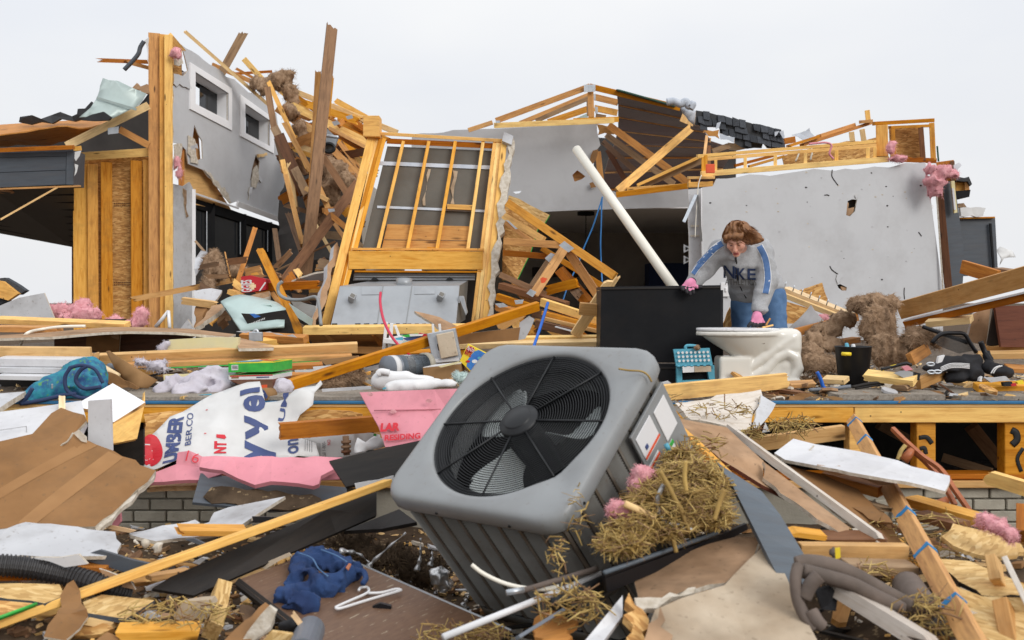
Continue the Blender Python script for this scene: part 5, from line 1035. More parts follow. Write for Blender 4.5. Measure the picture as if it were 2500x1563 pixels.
S('gap_shade','h',[(-40,440),(640,450),(640,620),(-40,620)],7.0,.02,'charcoal_paint','dark sheet standing for the shade behind the white board stack','panel')  # dark sheet painted in as the shade of the gap
S('plaster_sheet','e',[(-40,1215),(140,1140),(325,1105),(412,1320),(-40,1310)],8.8,.02,DRY,'gray plaster panel leaning at the far left under the sky','plasterboard')
rsf=thing('roof_fragment','small roof fragment with shingled edge at the far left','roof piece',V('e',60,1200,9.2))
S_=sheet('board',[V('e',*q,9.2)for q in((-40,1010),(20,1020),(135,1110),(60,1160),(-40,1130))],.06,'lumber',parent=rsf);sheet('shingle_edge',[V('e',*q,9.25)for q in((-40,1000),(35,992),(188,1088),(140,1118),(20,1020))],.08,'shingle',rough=.01,parent=rsf);sheet('shingle_edge',[V('e',*q,9.25)for q in((-40,1130),(60,1162),(-40,1210))],.08,'shingle',parent=rsf)
fluff('pink_insulation',[vb('e',420,1235,9.0,60,60,50),vb('e',560,1250,9.0,70,60,55),vb('e',660,1270,9.0,70,60,45),vb('e',610,1200,9.1,45),vb('e',470,1290,8.9,60,50,30)],'large pink insulation heap left at the foot of the framed wall','pink_fluff',.025,.07,9,12,strands=300)
fluff('pink_insulation',[vb('e',1040,1275,9.0,48,40,60),vb('e',950,1310,9.0,50,40,30),vb('e',850,1295,9.0,50,40,18),vb('e',1030,1330,9.0,55,40,30)],'smaller pink insulation heap at the foot of the corner post','pink_fluff',.025,.05,11,13,strands=200)
S('black_strip','e',[(500,1325),(700,1305),(930,1298),(900,1325),(620,1338)],8.7,.02,'membrane','black membrane strip in front of the pink insulation heaps','membrane',rough=.01,seg=.1)
S('veneer_panel','h',[(400,228),(640,214),(900,200),(1480,190),(1250,330),(880,352),(400,305)],7.7,.02,'wood_veneer','dark wood veneer panel standing under the bent plasterboard','panel')
S('fiber_board','h',[(640,205),(888,190),(878,345),(740,335),(632,300)],7.5,.015,('paper_brown','paper_tan','gypsum'),'square brown board piece in front of the dark veneer panel','board',rough=.008,seg=.08)
S('gypsum_scrap','h',[(808,195),(885,188),(870,240),(825,225)],7.44,.01,'paper_tan','torn paper scrap on the corner of the brown board piece','paper',rough=.01,seg=.05)
S('bent_plasterboard','h',[(-40,208,8.2),(400,180,8.1),(780,148,8.0),(1000,146,8.0),(1400,160,8.0),(1740,200,8.0),(1690,222,7.2),(1300,185,7.1),(950,178,7.1),(760,186,7.1),(400,218,7.1),(-40,232,7.1)],7,.018,TAN,'long bent plasterboard sheet lying over the veneer panel at left','plasterboard',rough=.012,seg=.08,torn={4,5,6,7,8})
S('bent_plasterboard','h',[(1760,225,7.6),(2040,285,7.4),(2020,300,7.0),(1765,305,6.9)],7,.02,TAN,'brown plasterboard flap right of the yellow foam board','plasterboard',rough=.01,seg=.08)
S('torn_paper','h',[(1740,180),(1870,175),(1990,180),(2160,200),(2190,225),(2100,210),(2060,195),(1900,200)],7.9,.01,'drywall_white','ragged white plaster paper edge in front of the green metal panel','paper',rough=.02,seg=.05)
S('foam_board','h',[(1250,240),(1400,232),(1762,224),(1756,308),(1480,325),(1180,336),(1245,290)],7.1,.05,('foam_yellow','foam_yellow','foam_yellow'),'yellowish foam board piece behind the big pale beam','foam',rough=.008,seg=.1)
fluff('white_fluff',[vb('h',1200,300,7.1,40,40,30),vb('h',1240,270,7.1,30)],'white fluff at the left end of the yellow foam board','towel',.02,.02,14,14,strands=60)
tube('rod',[V('e',1148,1356,9.2),V('e',1200,1295,9.2),V('e',1244,1240,9.2)],.018,'white_plastic',smooth=False,label='white rod leaning at the foot of the corner post, slanted one',cat='rod')
tube('rod',[V('e',1244,1240,9.19),V('e',1252,1362,9.1)],.016,'white_plastic',smooth=False,label='white rod at the foot of the corner post, upright one',cat='rod')
tube('wire',[V('e',*q,7.6)for q in((150,1490),(175,1430),(215,1395))]+[V('e',*q,7.9)for q in((300,1375),(450,1355),(630,1350))],.012,'pvc',label='white wire drooping over the bent plasterboard at left',cat='wire')
fluff('roof_insulation',[vb('e',1560,850,11.0,60,50,60),vb('e',1590,940,10.9,75,50,70),vb('e',1530,1030,10.8,50),vb('e',1540,1080,10.7,30,30,40)],'brown insulation bulging out of the dark window opening','brown_fluff',.03,.08,8,15)
fluff('roof_insulation',[vb('e',1740,960,11.2,60,50,45),vb('e',1820,950,11.2,50,50,30)],'small brown insulation clump behind the red box','brown_fluff',.03,.06,9,16,strands=150)
S('plastic_sheet','e',[(1440,850),(1480,790),(1530,800),(1510,860),(1450,980)],11.0,.01,'tarp_clear','gray plastic scrap left of the brown insulation by the windows','plastic',rough=.02,seg=.08,bend=crumple(.06,4,3),res=.08)
S('plastic_sheet','e',[(1810,930),(1850,920),(1915,945),(1900,970),(1830,965)],10.6,.01,'tarp_clear','white plastic scrap right of the slim orange board','plastic',rough=.02,seg=.08,bend=crumple(.05,5,4),res=.06)
rb_=S('carton','e',[(1778,985),(1850,975),(1965,1005),(1962,1080),(1790,1105)],9.7,.25,'red_print','crushed red diaper carton with white print in the wreck','carton',rough=.006,seg=.08)
lettering(rb_,'GGIES',V('e',1812,1098,9.65),V('e',1808,1008,9.65),.11,'ink_white',.03)
for q in(((1845,1030),(1868,1030),(1868,1080),(1845,1080)),((1832,1042),(1880,1042),(1880,1066),(1832,1066))):decal(rb_,[V('e',*p,9.65)for p in q],'wood_raw',.004 if q[0][0]<1840 else .006)
lettering(rb_,'disney',V('e',1900,1088,9.65),V('e',1952,1025,9.65),.05,'ink_white',.0)if False else decal(rb_,[V('e',*p,9.65)for p in((1902,1088),(1912,1090),(1955,1030),(1948,1022))],'ink_white',.004)
S('carton_flap','e',[(1840,975),(1935,968),(1990,980),(1900,1000)],9.75,.01,'cardboard','brown cardboard flap on top of the red carton','cardboard',rough=.005)
gp=S('dented_metal_sheet','e',[(1632,1210,9.0),(1780,1165,9.2),(1930,1150,9.3),(2040,1180,9.2),(2110,1260,9.0),(2100,1400,8.7),(1780,1385,8.7)],9,.02,'pale_green_metal','pale green dented metal door panel in the wreck','metal panel',bend=lambda u,v,x,y:.08*math.sin(u*3),res=.1,seg=.08,smooth=True)
for q in(((1745,1225),(2000,1190),(2050,1240),(1790,1290)),((1690,1230),(1715,1225),(1745,1290),(1725,1295))):tube('pressed_rib',[V('e',*p,8.98)for p in q+(q[0],)],.012,'pale_green_metal',parent=gp,smooth=False)
gc=S('printed_cover','e',[(1780,1255),(1900,1262),(2110,1230),(2170,1400),(1870,1405),(1825,1330)],8.75,.01,'charcoal_paint','dark printed cover sheet hanging over the pale green panel','cover',rough=.006,seg=.1)
for i in range(10):x_,y_=1832+i*12,1338-i*4.8;decal(gc,[V('e',*p,8.7)for p in((x_,y_-6),(x_+5+i%3,y_-8),(x_+5,y_+5),(x_,y_+7))],'ink_white',.003)
decal(gc,[V('e',*p,8.7)for p in((1830,1258),(1868,1258),(1915,1280),(1870,1290))],'blue_print')
S('metal_edge','e',[(2130,1180),(2310,1300),(2300,1350),(2200,1290)],9.0,.02,'flashing','bent gray-green metal edge right of the dark cover','metal strip')
S('plaster_slab','e',[(1440,1360,8.8),(1520,1260,9.2),(1560,1200,9.4),(1990,1090,9.6),(1990,1130,9.6),(1650,1205,9.3),(1500,1330,8.8)],9,.04,TAN,'curved brown plaster slab framing the pale green panel','plasterboard',rough=.02,seg=.07)
S('plaster_slab','e',[(1435,1090,9.9),(1560,1070,10),(1640,1085,10),(1580,1170,9.8),(1440,1165,9.8)],9,.03,DRY,'white plaster slab behind the broken pale board','plasterboard',rough=.02,seg=.07)
S('plaster_slab','e',[(1440,1210,9.6),(1540,1200,9.6),(1500,1290,9.3),(1440,1370,9.2)],9,.03,'paper_brown','brown plaster slab low at the window wall foot','plasterboard',rough=.02,seg=.07)
S('plaster_slab','e',[(1330,1370),(1385,1300),(1430,1368)],9.0,.03,DRY,'small triangular plaster bit in front of the plaster strip','plasterboard',rough=.01)
S('plaster_slab','e',[(2080,1100,9.6),(2330,1200,9.4),(2300,1330,9.2),(2150,1170,9.5)],9,.03,('ac_louver','gypsum','gypsum'),'gray slab behind the conduit left of the frame','plasterboard',rough=.02,seg=.08)
tube('conduit',[V('e',*q)for q in((2085,1020,9.3),(2055,1050,9.3),(2060,1110,9.3),(2120,1150,9.2),(2230,1155,9.1),(2330,1135,9.0),(2355,1200,8.9),(2370,1345,8.8))],.016,'ac_paint',label='looping gray flexible conduit left of the leaning frame',cat='conduit')
for i,(x,y)in enumerate(((1890,1420),)):
 pl_=thing('padlock','small silver padlock on the ragged paper edge','padlock',V('e',x,y,7.6));box('body',V('e',x,y+8,7.6),.10,.04,.07,'galvanized',parent=pl_);tube('shackle',[V('e',x-14,y,7.6),V('e',x-12,y-30,7.6),V('e',x,y-40,7.6),V('e',x+12,y-30,7.6),V('e',x+14,y,7.6)],.012,'galvanized',parent=pl_)
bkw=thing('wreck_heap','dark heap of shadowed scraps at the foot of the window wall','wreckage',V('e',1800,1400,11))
sheet('dark_board',[V('e',*q,11.6)for q in((1445,900),(2150,880),(2420,850),(2700,900),(2700,1480),(1445,1480))],.02,'dark_interior',parent=bkw)  # dark filler sheet for the shade behind the scraps, not a real board
random.seed(31)
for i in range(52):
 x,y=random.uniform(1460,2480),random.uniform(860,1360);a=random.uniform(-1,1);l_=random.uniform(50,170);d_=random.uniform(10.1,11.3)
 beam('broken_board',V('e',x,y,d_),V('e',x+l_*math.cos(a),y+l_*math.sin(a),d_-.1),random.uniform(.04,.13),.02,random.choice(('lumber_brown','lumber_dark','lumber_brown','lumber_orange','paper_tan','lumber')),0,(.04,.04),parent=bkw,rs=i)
 # ---------------------------------------------------------------- carpet and small things along the deck
def slab(name,x0,x1,y0,y1,z,th,mat,lab,cat,amp=.012,seed=1):
 nxx,nyy=max(4,int((x1-x0)/.05)),max(3,int((y1-y0)/.05));v,f=[],[]
 for s_ in(1,0):
  for j in range(nyy+1):
   for i in range(nxx+1):
    x=x0+(x1-x0)*i/nxx;y=y0+(y1-y0)*j/nyy;e_=noise.noise((x*3,y*3,seed))*amp
    v.append((x+noise.noise((y*7,seed,s_))*.02-x0,y+noise.noise((x*6,seed,3))*.02-y0,(z+th+e_)if s_ else z+max(0,e_)))
 W=nxx+1;o_=W*(nyy+1)
 for j in range(nyy):
  for i in range(nxx):a=j*W+i;f.append((a,a+1,a+W+1,a+W));f.append((o_+a,o_+a+W,o_+a+W+1,o_+a+1))
 bd=[j for j in range(W)]+[j*W+W-1 for j in range(1,nyy+1)]+[nyy*W+i for i in range(W-2,-1,-1)]+[j*W for j in range(nyy-1,0,-1)]
 for i in range(len(bd)):a,b_=bd[i],bd[(i+1)%len(bd)];f.append((b_,a,o_+a,o_+b_))
 return link(name,pydata(name,v,f,mat,smooth=False),Matrix.Translation((x0,y0,0)),None,lab,cat)
slab('carpet',-2.45,-.72,6.01,7.4,DZ,.022,'carpet','gray-beige carpet on the deck edge behind the white wrap','carpet')
slab('carpet',1.98,2.62,6.03,6.5,DZ,.035,'carpet','curled beige carpet strip on the deck right of the toilet','carpet',.02,4)
slab('carpet',2.72,4.4,6.03,6.6,DZ,.025,'carpet','beige carpet scrap on the deck at the far right','carpet',.015,5)
def worm(name,pts,r,mat,lab,cat,h=.015,amp=.02,s=14,seed=1,parent=None,k=.04,paint=None):
 P0=np.array([list(p)for p in pts]);o=P0.mean(0)
 def fn(P):
  Q=P+o;d=None
  for i in range(len(pts)-1):
   ra=r[i]if hasattr(r,'__len__')else r;rb2=r[i+1]if hasattr(r,'__len__')else r
   q=cap(Q,P0[i],P0[i+1],ra,rb2);d=q if d is None else smin(d,q,k)
  return d+amp*(np.abs(vnoise(Q,s,seed))*1.6-.5)+amp*.4*vnoise(Q,s*2.7,seed+3)
 R_=max(r)if hasattr(r,'__len__')else r
 return sdf(name,fn,P0.min(0)-o-R_*1.3-amp,P0.max(0)-o+R_*1.3+amp,h,mat,Matrix.Translation(Vector(o)),parent,lab,cat,paint=paint)
worm('towel',[V('h',*q)for q in((1195,625,6.35),(1290,575,6.4),(1400,590,6.35),(1490,570,6.4),(1580,520,6.45),(1650,540,6.45),(1660,610,6.4),(1480,620,6.3),(1320,630,6.25))],[.05,.06,.06,.07,.06,.07,.05,.05,.04],'towel','rumpled pale lavender towel on the carpet beside the green box','towel',.012,.028,16,2)
worm('cloth',[V('h',*q,6.3)for q in((2030,590),(2080,585),(2120,595))],.04,'towel','small pale cloth right of the stacked boxes','cloth',.012,.02,18,5)
def carton(name,t,q,d,depth,lab,front,top,cat='box'):
 """q: front face (left top, right top, right bottom, left bottom) as seen"""
 a,b_,c_,e_=[V(t,x,y,d)for x,y in q];o=thing(name,lab,cat,(a+b_+c_+e_)/4)
 bk_=Vector((.05,depth,0));f1=sheet('front',[a,b_,c_,e_],.004,front,parent=o)
 tp=sheet('lid',[a,b_,b_+bk_,a+bk_],.004,top,parent=o);sheet('side',[b_,b_+bk_,c_+bk_,c_],.004,front,parent=o);sheet('side',[a+bk_,a,e_,e_+bk_],.004,front,parent=o);sheet('back',[a+bk_,b_+bk_,c_+bk_,e_+bk_],.004,front,parent=o)
 return o,f1,tp
o,f1,tp=carton('game_box','h',[(1690,412),(2015,405),(2015,478),(1690,482)],6.3,.32,'green cartoon-print box on top of the stacked boxes','green_print','yellow_print')
decal(f1,[V('h',*p,6.29)for p in((1706,428),(1756,427),(1756,465),(1706,467))],'ink_white')
for i in range(9):decal(f1,[V('h',*p,6.28)for p in((1711+i*4.6,432),(1713+i*4.6,432),(1713+i*4.6,458),(1711+i*4.6,458))],'ink_dark',.006)
lettering(f1,'KinderPlay',V('h',1790,440,6.29),V('h',1890,436,6.29),.035,'yellow_print',0)if False else lettering(f1,'fun',V('h',1800,438,6.29),V('h',1885,436,6.29),.03,'ink_white',0)if False else None
tpM=FR[tp.name][0]
a_,b_=V('h',1690,412,6.3),V('h',2015,405,6.3);dv=Vector((.05,.32,0))
def tq(u,v):return a_.lerp(b_,u)+dv*v
for u0,u1,v0,v1,mt_ in((.02,.6,.1,.55,'aqua_plastic'),(.1,.35,.55,.95,'ink_white'),(.62,.85,.3,.8,'orange_red'),(.3,.55,.6,.95,'orange_red'),(.86,.98,.1,.9,'green_print')):decal(tp,[tq(u0,v0),tq(u1,v0+.08),tq(u1-.05,v1),tq(u0+.04,v1-.05)],mt_,.003+u0*.001)
o,f1,tp=carton('game_box','h',[(1692,502),(2016,496),(2014,532),(1694,536)],6.3,.32,'white board-game box with red band under the green box','ink_white','green_print')
decal(f1,[V('h',*p,6.29)for p in((1694,506),(2012,498),(2012,506),(1694,515))],'red_print');decal(f1,[V('h',*p,6.29)for p in((1705,517),(1760,515),(1760,527),(1705,529))],'paper_brown')
lettering(f1,'perfection',V('h',1895,520,6.29),V('h',1985,518,6.29),.022,'ink_navy',.0)if False else decal(f1,[V('h',*p,6.29)for p in((1890,516),(1985,513),(1985,521),(1890,524))],'ink_navy')
o,f1,tp=carton('game_box','h',[(1702,540),(2012,536),(2018,690),(1960,640)],6.25,.3,'dark brown open box at the bottom of the box stack','wood_veneer','wood_veneer')
for q,mt_ in((((1930,575),(1972,572),(1972,600),(1930,605)),'orange_red'),(((1940,605),(1970,602),(1970,625),(1945,625)),'yellow_print')):sheet('print',[V('h',*p,6.2)for p in q],.003,mt_,parent=o)
S('booklet','h',[(1388,655),(1560,640),(1555,662),(1392,678)],6.1,.015,'aqua_plastic','teal booklet lying at the carpet edge','booklet')
rp=thing('paper_roll','wrapping-paper roll with navy swirl leaning by the stacked boxes','paper roll',V('h',1965,690,6.0));tube('tube',[V('h',1918,652,6.0),V('h',2005,648,6.1)],.045,'cardboard',parent=rp,smooth=False,sides=14);S_=sheet('paper',[V('h',*q,5.95)for q in((1880,590),(1905,582),(1950,620),(1975,660),(1965,680),(1935,650))],.004,'ink_navy',parent=rp,bend=crumple(.02,6,3),res=.05);sheet('paper',[V('h',*q,5.94)for q in((1895,596),(1908,590),(1948,640),(1940,648))],.004,'ink_white',parent=rp)
S('cardboard_strip','h',[(780,325),(815,320),(910,370),(1080,480),(1165,540),(1110,595),(1040,590),(940,530),(860,440)],6.5,.01,('cardboard','paper_brown','cardboard'),'curled brown cardboard strip behind the white cabinet door','cardboard',bend=lambda u,v,x,y:.08*math.sin(u*3.1),res=.08,seg=.08,rough=.006,smooth=True)
S('cardboard_scrap','h',[(735,470),(800,480),(900,545),(1020,600),(1000,612),(880,600),(780,560)],6.35,.01,'paper_brown','crumpled brown paper right of the backpack','paper',bend=crumple(.05,6,2),res=.05,seg=.05,rough=.01)
fluff('white_fluff',[vb('h',1060,400,6.6,55,50,25),vb('h',1150,430,6.6,70,50,28),vb('h',1230,460,6.6,45,40,14)],'long dirty white fluff lying against the pale beam','towel',.02,.03,12,17,strands=120)
S('foam_board','h',[(1205,500),(1500,470),(1480,540),(1210,545)],6.5,.03,'foam_yellow','low yellowish foam piece between towel and cardboard strip','foam',rough=.01)
tube('stick',[V('h',725,425,6.5),V('h',870,510,6.4)],.022,'wood_raw',smooth=False,label='pale round stick lying right of the backpack',cat='stick');tube('pipe',[V('h',805,440,6.55),V('h',880,455,6.5)],.025,'gray_pipe',smooth=False,label='short blue-gray pipe beside the cardboard strip',cat='pipe')
BP=[V('h',*q)for q in((190,680,6.05),(300,640,6.1),(420,600,6.15),(540,560,6.2),(640,520,6.25),(680,600,6.15))]
bpk=worm('backpack',BP,[.03,.05,.07,.095,.105,.085],('teal_cloth','navy_cloth'),'teal and navy patterned school backpack lying on the deck at left','backpack',.012,.03,13,4,k=.06)
for pts,r_ in((((520,445),(480,520),(500,620),(600,670),(700,660)),.012),(((640,435),(590,470),(560,540),(620,600),(740,590)),.012),(((150,715),(300,690),(470,650),(560,640)),.013),(((240,600),(200,660),(150,710)),.013),(((510,450),(600,430),(700,460),(760,560)),.011)):
 tube('strap',[V('h',*q,5.98)for q in pts],r_,'navy_cloth',parent=bpk,sides=6)
for x,y in((385,585),):box('zip_pull',V('h',x,y,5.95),.012,.006,.03,'galvanized',parent=bpk)
for x,y,mt_ in():
 p_=V('h',x,y,5.985);sheet('print',[p_+Vector((math.cos(a)*.016*(1+.5*(k%2)),0,math.sin(a)*.016*(1+.5*(k%2))))for k,a in enumerate([i*.785 for i in range(8)])],.003,mt_,parent=bpk)
shf=thing('wire_basket','white plastic storage basket on legs under the fireplace insert','basket',V('f',800,1090,7.6))
for p0,p1,w_ in(((735,865),(715,1090),24),((775,875),(760,1080),26),((1078,880),(1085,975),18),((1128,880),(1135,965),20),((710,1015),(860,1025),18),((800,890),(835,985),20),((720,1070),(900,1060),16)):beam('slat',V('f',*p0,7.6),V('f',*p1,7.6),px('f',w_,7.6),.03,'white_plastic',parent=shf)
sheet('tray',[V('f',*q)for q in((715,990,7.5),(900,1010,7.5),(1100,985,7.9),(850,960,7.9))],.03,'white_plastic',parent=shf)
random.seed(9)
for i,(q,mt_,lab)in enumerate(((((835,965),(960,950),(1090,965),(1080,980),(900,985)),'green_print','green magazine in the white basket'),(((850,985),(980,965),(1070,975),(1040,1000),(890,1005)),'ink_navy','navy magazine in the white basket'),(((980,945),(1100,970),(1095,985),(960,965)),'red_print','red-striped magazine at the right of the basket'),(((800,985),(855,975),(860,1000),(810,1003)),'aqua_plastic','light blue packet at the left of the basket'),(((905,955),(1010,955),(1000,968),(910,972)),'ink_white','white magazine in the middle of the basket'),(((860,1005),(960,1002),(950,1018),(850,1022)),'pale_green_metal','grayish magazine lowest in the basket'))):
 S('magazine','f',q,7.55-i*.01,.012,(mt_,mt_,'ink_white'),lab,'magazine',bend=crumple(.01,5,i),res=.06,seg=.06)
S('plaster_scrap','f',[(942,785,8.6),(1130,830,8.5),(1285,915,8.3),(1180,945,8.2),(1040,850,8.4)],8.4,.02,TAN,'tan plaster shard leaning on the fireplace insert','plasterboard',rough=.01,seg=.06)
S('brown_board','f',[(1210,965),(1725,905),(1710,1000),(1220,1035)],7.45,.02,('paper_brown','paper_tan','gypsum'),'long brown board resting right of the diagonal two-by-four','board',rough=.008,seg=.1,torn={3})
S('plaster_scrap','f',[(1720,870),(1790,820),(1830,845),(1760,990),(1710,1000)],7.6,.04,DRY,'white plaster piece at the right end of the brown board','plasterboard',rough=.012,seg=.06)
jb=thing('junction_box','galvanized electrical box on the diagonal board','junction box',V('f',1165,1080,6.9));box('box',V('f',1165,1045,6.95),.20,.09,.22,'galvanized',Matrix.Rotation(-.2,3,'Y'),jb);box('inside',V('f',1185,1035,6.9),.12,.06,.17,'dusty_board',Matrix.Rotation(-.2,3,'Y'),jb)
for x in(1125,1145):box('knockout',V('f',x,1050,6.89),.02,.02,.05,'ac_black',Matrix.Rotation(-.2,3,'Y'),jb)
tube('hose',[V('f',*q)for q in((693,648,7.6),(690,720,7.5),(715,850,7.3),(780,980,7.1),(880,1090,6.9),(1000,1170,6.7),(1065,1195,6.6))],.0105,'red_tube',label='red plastic pipe arching in front of the fireplace insert',cat='pipe')
tube('hose',[V('f',1928,722,6.9),V('f',1880,880,6.8),V('f',1815,1072,6.6)],.0105,'blue_tube',label='straight blue plastic pipe left of the black cabinet',cat='pipe')
bk_=thing('bucket','printed gray bucket lying on its side behind the white bags','bucket',V('i',1170,330,6.4));a_,b_=V('i',1035,300,6.3),V('i',1300,285,6.5)
tube('shell',[a_,b_],.078,'gray_pipe',parent=bk_,smooth=False,sides=24)
for f_,w_,mt_ in((.1,.02,'ink_white'),(.3,.12,'blue_gray_paint'),(.42,.03,'ink_white'),(.62,.03,'ink_dark'),(.72,.03,'ink_white'),(.8,.03,'ink_dark'),(.9,.04,'gray_metal')):p_=a_.lerp(b_,f_);tube('band',[p_,p_+(b_-a_).normalized()*w_*2],.080,mt_,parent=bk_,smooth=False,sides=24)
tube('rim',[b_+(b_-a_).normalized()*.01,b_+(b_-a_).normalized()*.05],.088,'block',parent=bk_,smooth=False,sides=24)
o,f1,tp=carton('carton','i',[(1310,292),(1590,262),(1592,365),(1320,385)],6.2,.25,'open brown carton right of the printed bucket','cardboard','ink_white')
S('carton_flap','i',[(1420,285),(1570,250),(1600,258),(1440,295)],6.15,.006,'foam_yellow','pale yellow flap on the open carton','cardboard')
S('white_board','i',[(1330,235),(1570,220),(1580,245),(1345,262)],6.9,.03,'white_paint','white board behind the open carton','board')
tb=S('toy_box','i',[(1580,245),(1640,122),(1815,210),(1760,300),(1660,328)],6.2,.08,('yellow_print','cardboard','yellow_print'),'yellow and blue toy modeling-compound box behind the fan unit','toy box')
decal(tb,[V('i',*p,6.19)for p in((1690,175),(1720,165),(1805,210),(1755,295),(1665,322),(1630,285),(1640,235),(1670,195))],'blue_print',.003)
for c_,r_,mt_ in(((1690,250),(22,14),'ink_white'),((1725,225),(16,10),'aqua_plastic'),((1640,250),(16,9),'red_print'),((1700,280),(14,9),'red_print'),((1745,255),(12,14),'aqua_plastic')):decal(tb,[V('i',c_[0]+r_[0]*math.cos(a),c_[1]+r_[1]*math.sin(a),6.19)for a in[i*.785 for i in range(8)]],mt_,.005)
decal(tb,[V('i',1658+30*math.cos(a)-10*math.sin(a),163+22*math.sin(a)+10*math.cos(a),6.19)for a in[i*.523 for i in range(12)]],'red_print',.004)
lettering(tb,'Play-Doh',V('i',1634,150,6.19),V('i',1684,176,6.19),.035,'ink_white',.01,.007);lettering(tb,'MARVEL',V('i',1618,180,6.19),V('i',1668,204,6.19),.03,'red_print',.03,.004)
bag=thing('plastic_bag','white plastic bags heaped behind the pink foam panel','bag',V('i',1200,430,5.9))
def blob(name,bl,mat,parent=None,h=.015,amp=.015,s=12,seed=1,lab=None,cat=None):
 C=np.array([b_[:3]for b_ in bl]);o=C.mean(0);m_=max(max(b_[3:])for b_ in bl)
 def fn(P):
  Q=P+o;d=None
  for b_ in bl:
   q=ell(Q,b_[:3],np.array([b_[3],b_[4]if len(b_)>4 else b_[3],b_[5]if len(b_)>5 else b_[3]]));d=q if d is None else smin(d,q,.04)
  return d+amp*(np.abs(vnoise(Q,s,seed))*2-.6)
 return sdf(name,fn,C.min(0)-o-m_*1.2-amp,C.max(0)-o+m_*1.2+amp,h,mat,Matrix.Translation(Vector(o)),parent,lab,cat)
blob('sack',[vb('i',1010,395,5.9,80,60,70),vb('i',1130,370,5.9,110,60,50),vb('i',1280,385,5.9,130,60,40),vb('i',1390,410,5.8,80,60,28)],'white_plastic',bag,.015,.012,9,3)
blob('sack',[vb('i',1250,430,5.65,200,60,40),vb('i',1450,420,5.65,120,60,32),vb('i',1100,455,5.65,60,50,25)],'ink_white',bag,.015,.016,12,5)
tube('carry_handle',[V('i',975,345,5.85),V('i',1000,325,5.85),V('i',1060,335,5.85)],.02,'white_plastic',parent=bag);S_=sheet('teal_corner',[V('i',*q,5.6)for q in((1008,450),(1030,438),(1040,448),(1015,460))],.004,'aqua_plastic',parent=bag)
fluff('green_sponge',[vb('i',1590,370,5.9,60,50,40)],'pale green scouring mesh beside the fan unit','pale_green_metal',.015,.02,20,18,cat='sponge',strands=150)
S('panel_scrap','i',[(548,238),(830,206),(848,236),(590,276)],6.8,.012,('cardboard','cardboard','paper_tan'),'dark brown panel scrap beside the end of the pale beam','panel')
S('white_scrap','i',[(495,290),(745,268),(600,330),(505,320)],6.75,.015,'white_paint','white flat scrap below the dark brown panel scrap','panel')
S('white_scrap','i',[(360,315),(505,310),(510,328),(365,330)],6.7,.015,'white_paint','narrow white strip left of the white flat scrap','panel')
fluff('roof_insulation',[vb('i',700,375,6.7,110,80,45),vb('i',620,410,6.6,70,60,25),vb('i',820,350,6.8,60,50,30)],'brown fibrous nest under the long diagonal board','brown_fluff',.02,.04,12,19,strands=900)
S('plank_scrap','i',[(560,455),(920,432),(925,455),(565,475)],6.15,.02,'drywall_white','flat white strip lying on the carpet left of the bags','strip')
S('plaster_scrap','i',[(870,300),(1030,262),(1040,290),(880,330)],6.9,.02,'drywall_white','pale plaster piece behind the printed bucket','plasterboard')
# ============================================================ right half of the deck
cab=thing('cabinet','black flat-pack cabinet standing on its side under the woman\'s hand','cabinet',V('g',640,1160,7.3))
sheet('front',[V('g',*q,7.22)for q in((205,628),(1087,616),(1087,1168),(195,1165))],.02,'black_paint',parent=cab)
sheet('top',[V('g',205,626,7.225),V('g',1087,614,7.225),V('g',1087,614,7.225)+Vector((0,.42,.0)),V('g',205,626,7.225)+Vector((0,.42,0))],.02,'black_satin',parent=cab)
for x in(206,1085):sheet('side',[V('g',x,630,7.23),V('g',x,630,7.23)+Vector((0,.42,0)),V('g',x,1165,7.23)+Vector((0,.42,0)),V('g',x,1165,7.23)],.02,'black_satin',parent=cab)
beam('edge_strip',V('g',205,622,7.21),V('g',1087,611,7.21),.012,.03,'charcoal_paint',parent=cab)
cb2=thing('cabinet','lower black drawer box under the cabinet, left of the aqua stool','drawer',V('g',640,1330,7.1));sheet('front',[V('g',*q,7.1)for q in((540,1180),(1040,1180),(1040,1345),(540,1345))],.02,'black_satin',parent=cb2);sheet('lid',[V('g',540,1178,7.1),V('g',1040,1178,7.1),V('g',1040,1170,7.5),V('g',540,1170,7.5)],.01,'black_paint',parent=cb2);beam('rail',V('g',545,1208,7.09),V('g',1035,1206,7.09),.012,.02,'charcoal_paint',parent=cb2)
st=thing('step_stool','aqua folding step stool with white dots beside the toilet','step stool',V('g',890,1330,6.85))
sheet('step',[V('g',*q,6.86)for q in((738,1068),(1005,1058),(1028,1180),(760,1195))],.03,'aqua_plastic',parent=st)
for r_ in range(3):
 for c_ in range(8):
  x=775+c_*31+r_*4;y=1093+r_*30-c_*.8
  if x>1010:continue
  p_=V('g',x,y,6.845);sheet('dot',[p_+Vector((math.cos(a)*.009,0,math.sin(a)*.009))for a in[i*.785 for i in range(8)]],.003,'ink_white',parent=st)
tube('grip',[V('g',*q,6.87)for q in((830,1070),(828,1048),(850,1040),(910,1045),(925,1060))],.011,'aqua_plastic',parent=st)
fluff('fiber_tuft',[vb('g',915,1055,6.84,18,18,18)],'small gray fiber tuft on top of the aqua stool','brown_fluff',.008,.01,40,23,strands=60,cat='fiber')
for q in(((765,1200),(800,1198),(805,1318),(765,1322)),((985,1190),(1040,1185),(1045,1300),(1005,1305)),((765,1200),(1030,1188),(1032,1215),(768,1228)),((800,1298),(1010,1290),(1010,1308),(800,1316))):sheet('leg_panel',[V('g',*p,6.88)for p in q],.05,'aqua_plastic',parent=st)
for i in range(6):box('hinge_tab',V('g',775+i*48,1192-i*1.5,6.84),.02,.03,.012,'aqua_plastic',parent=st)
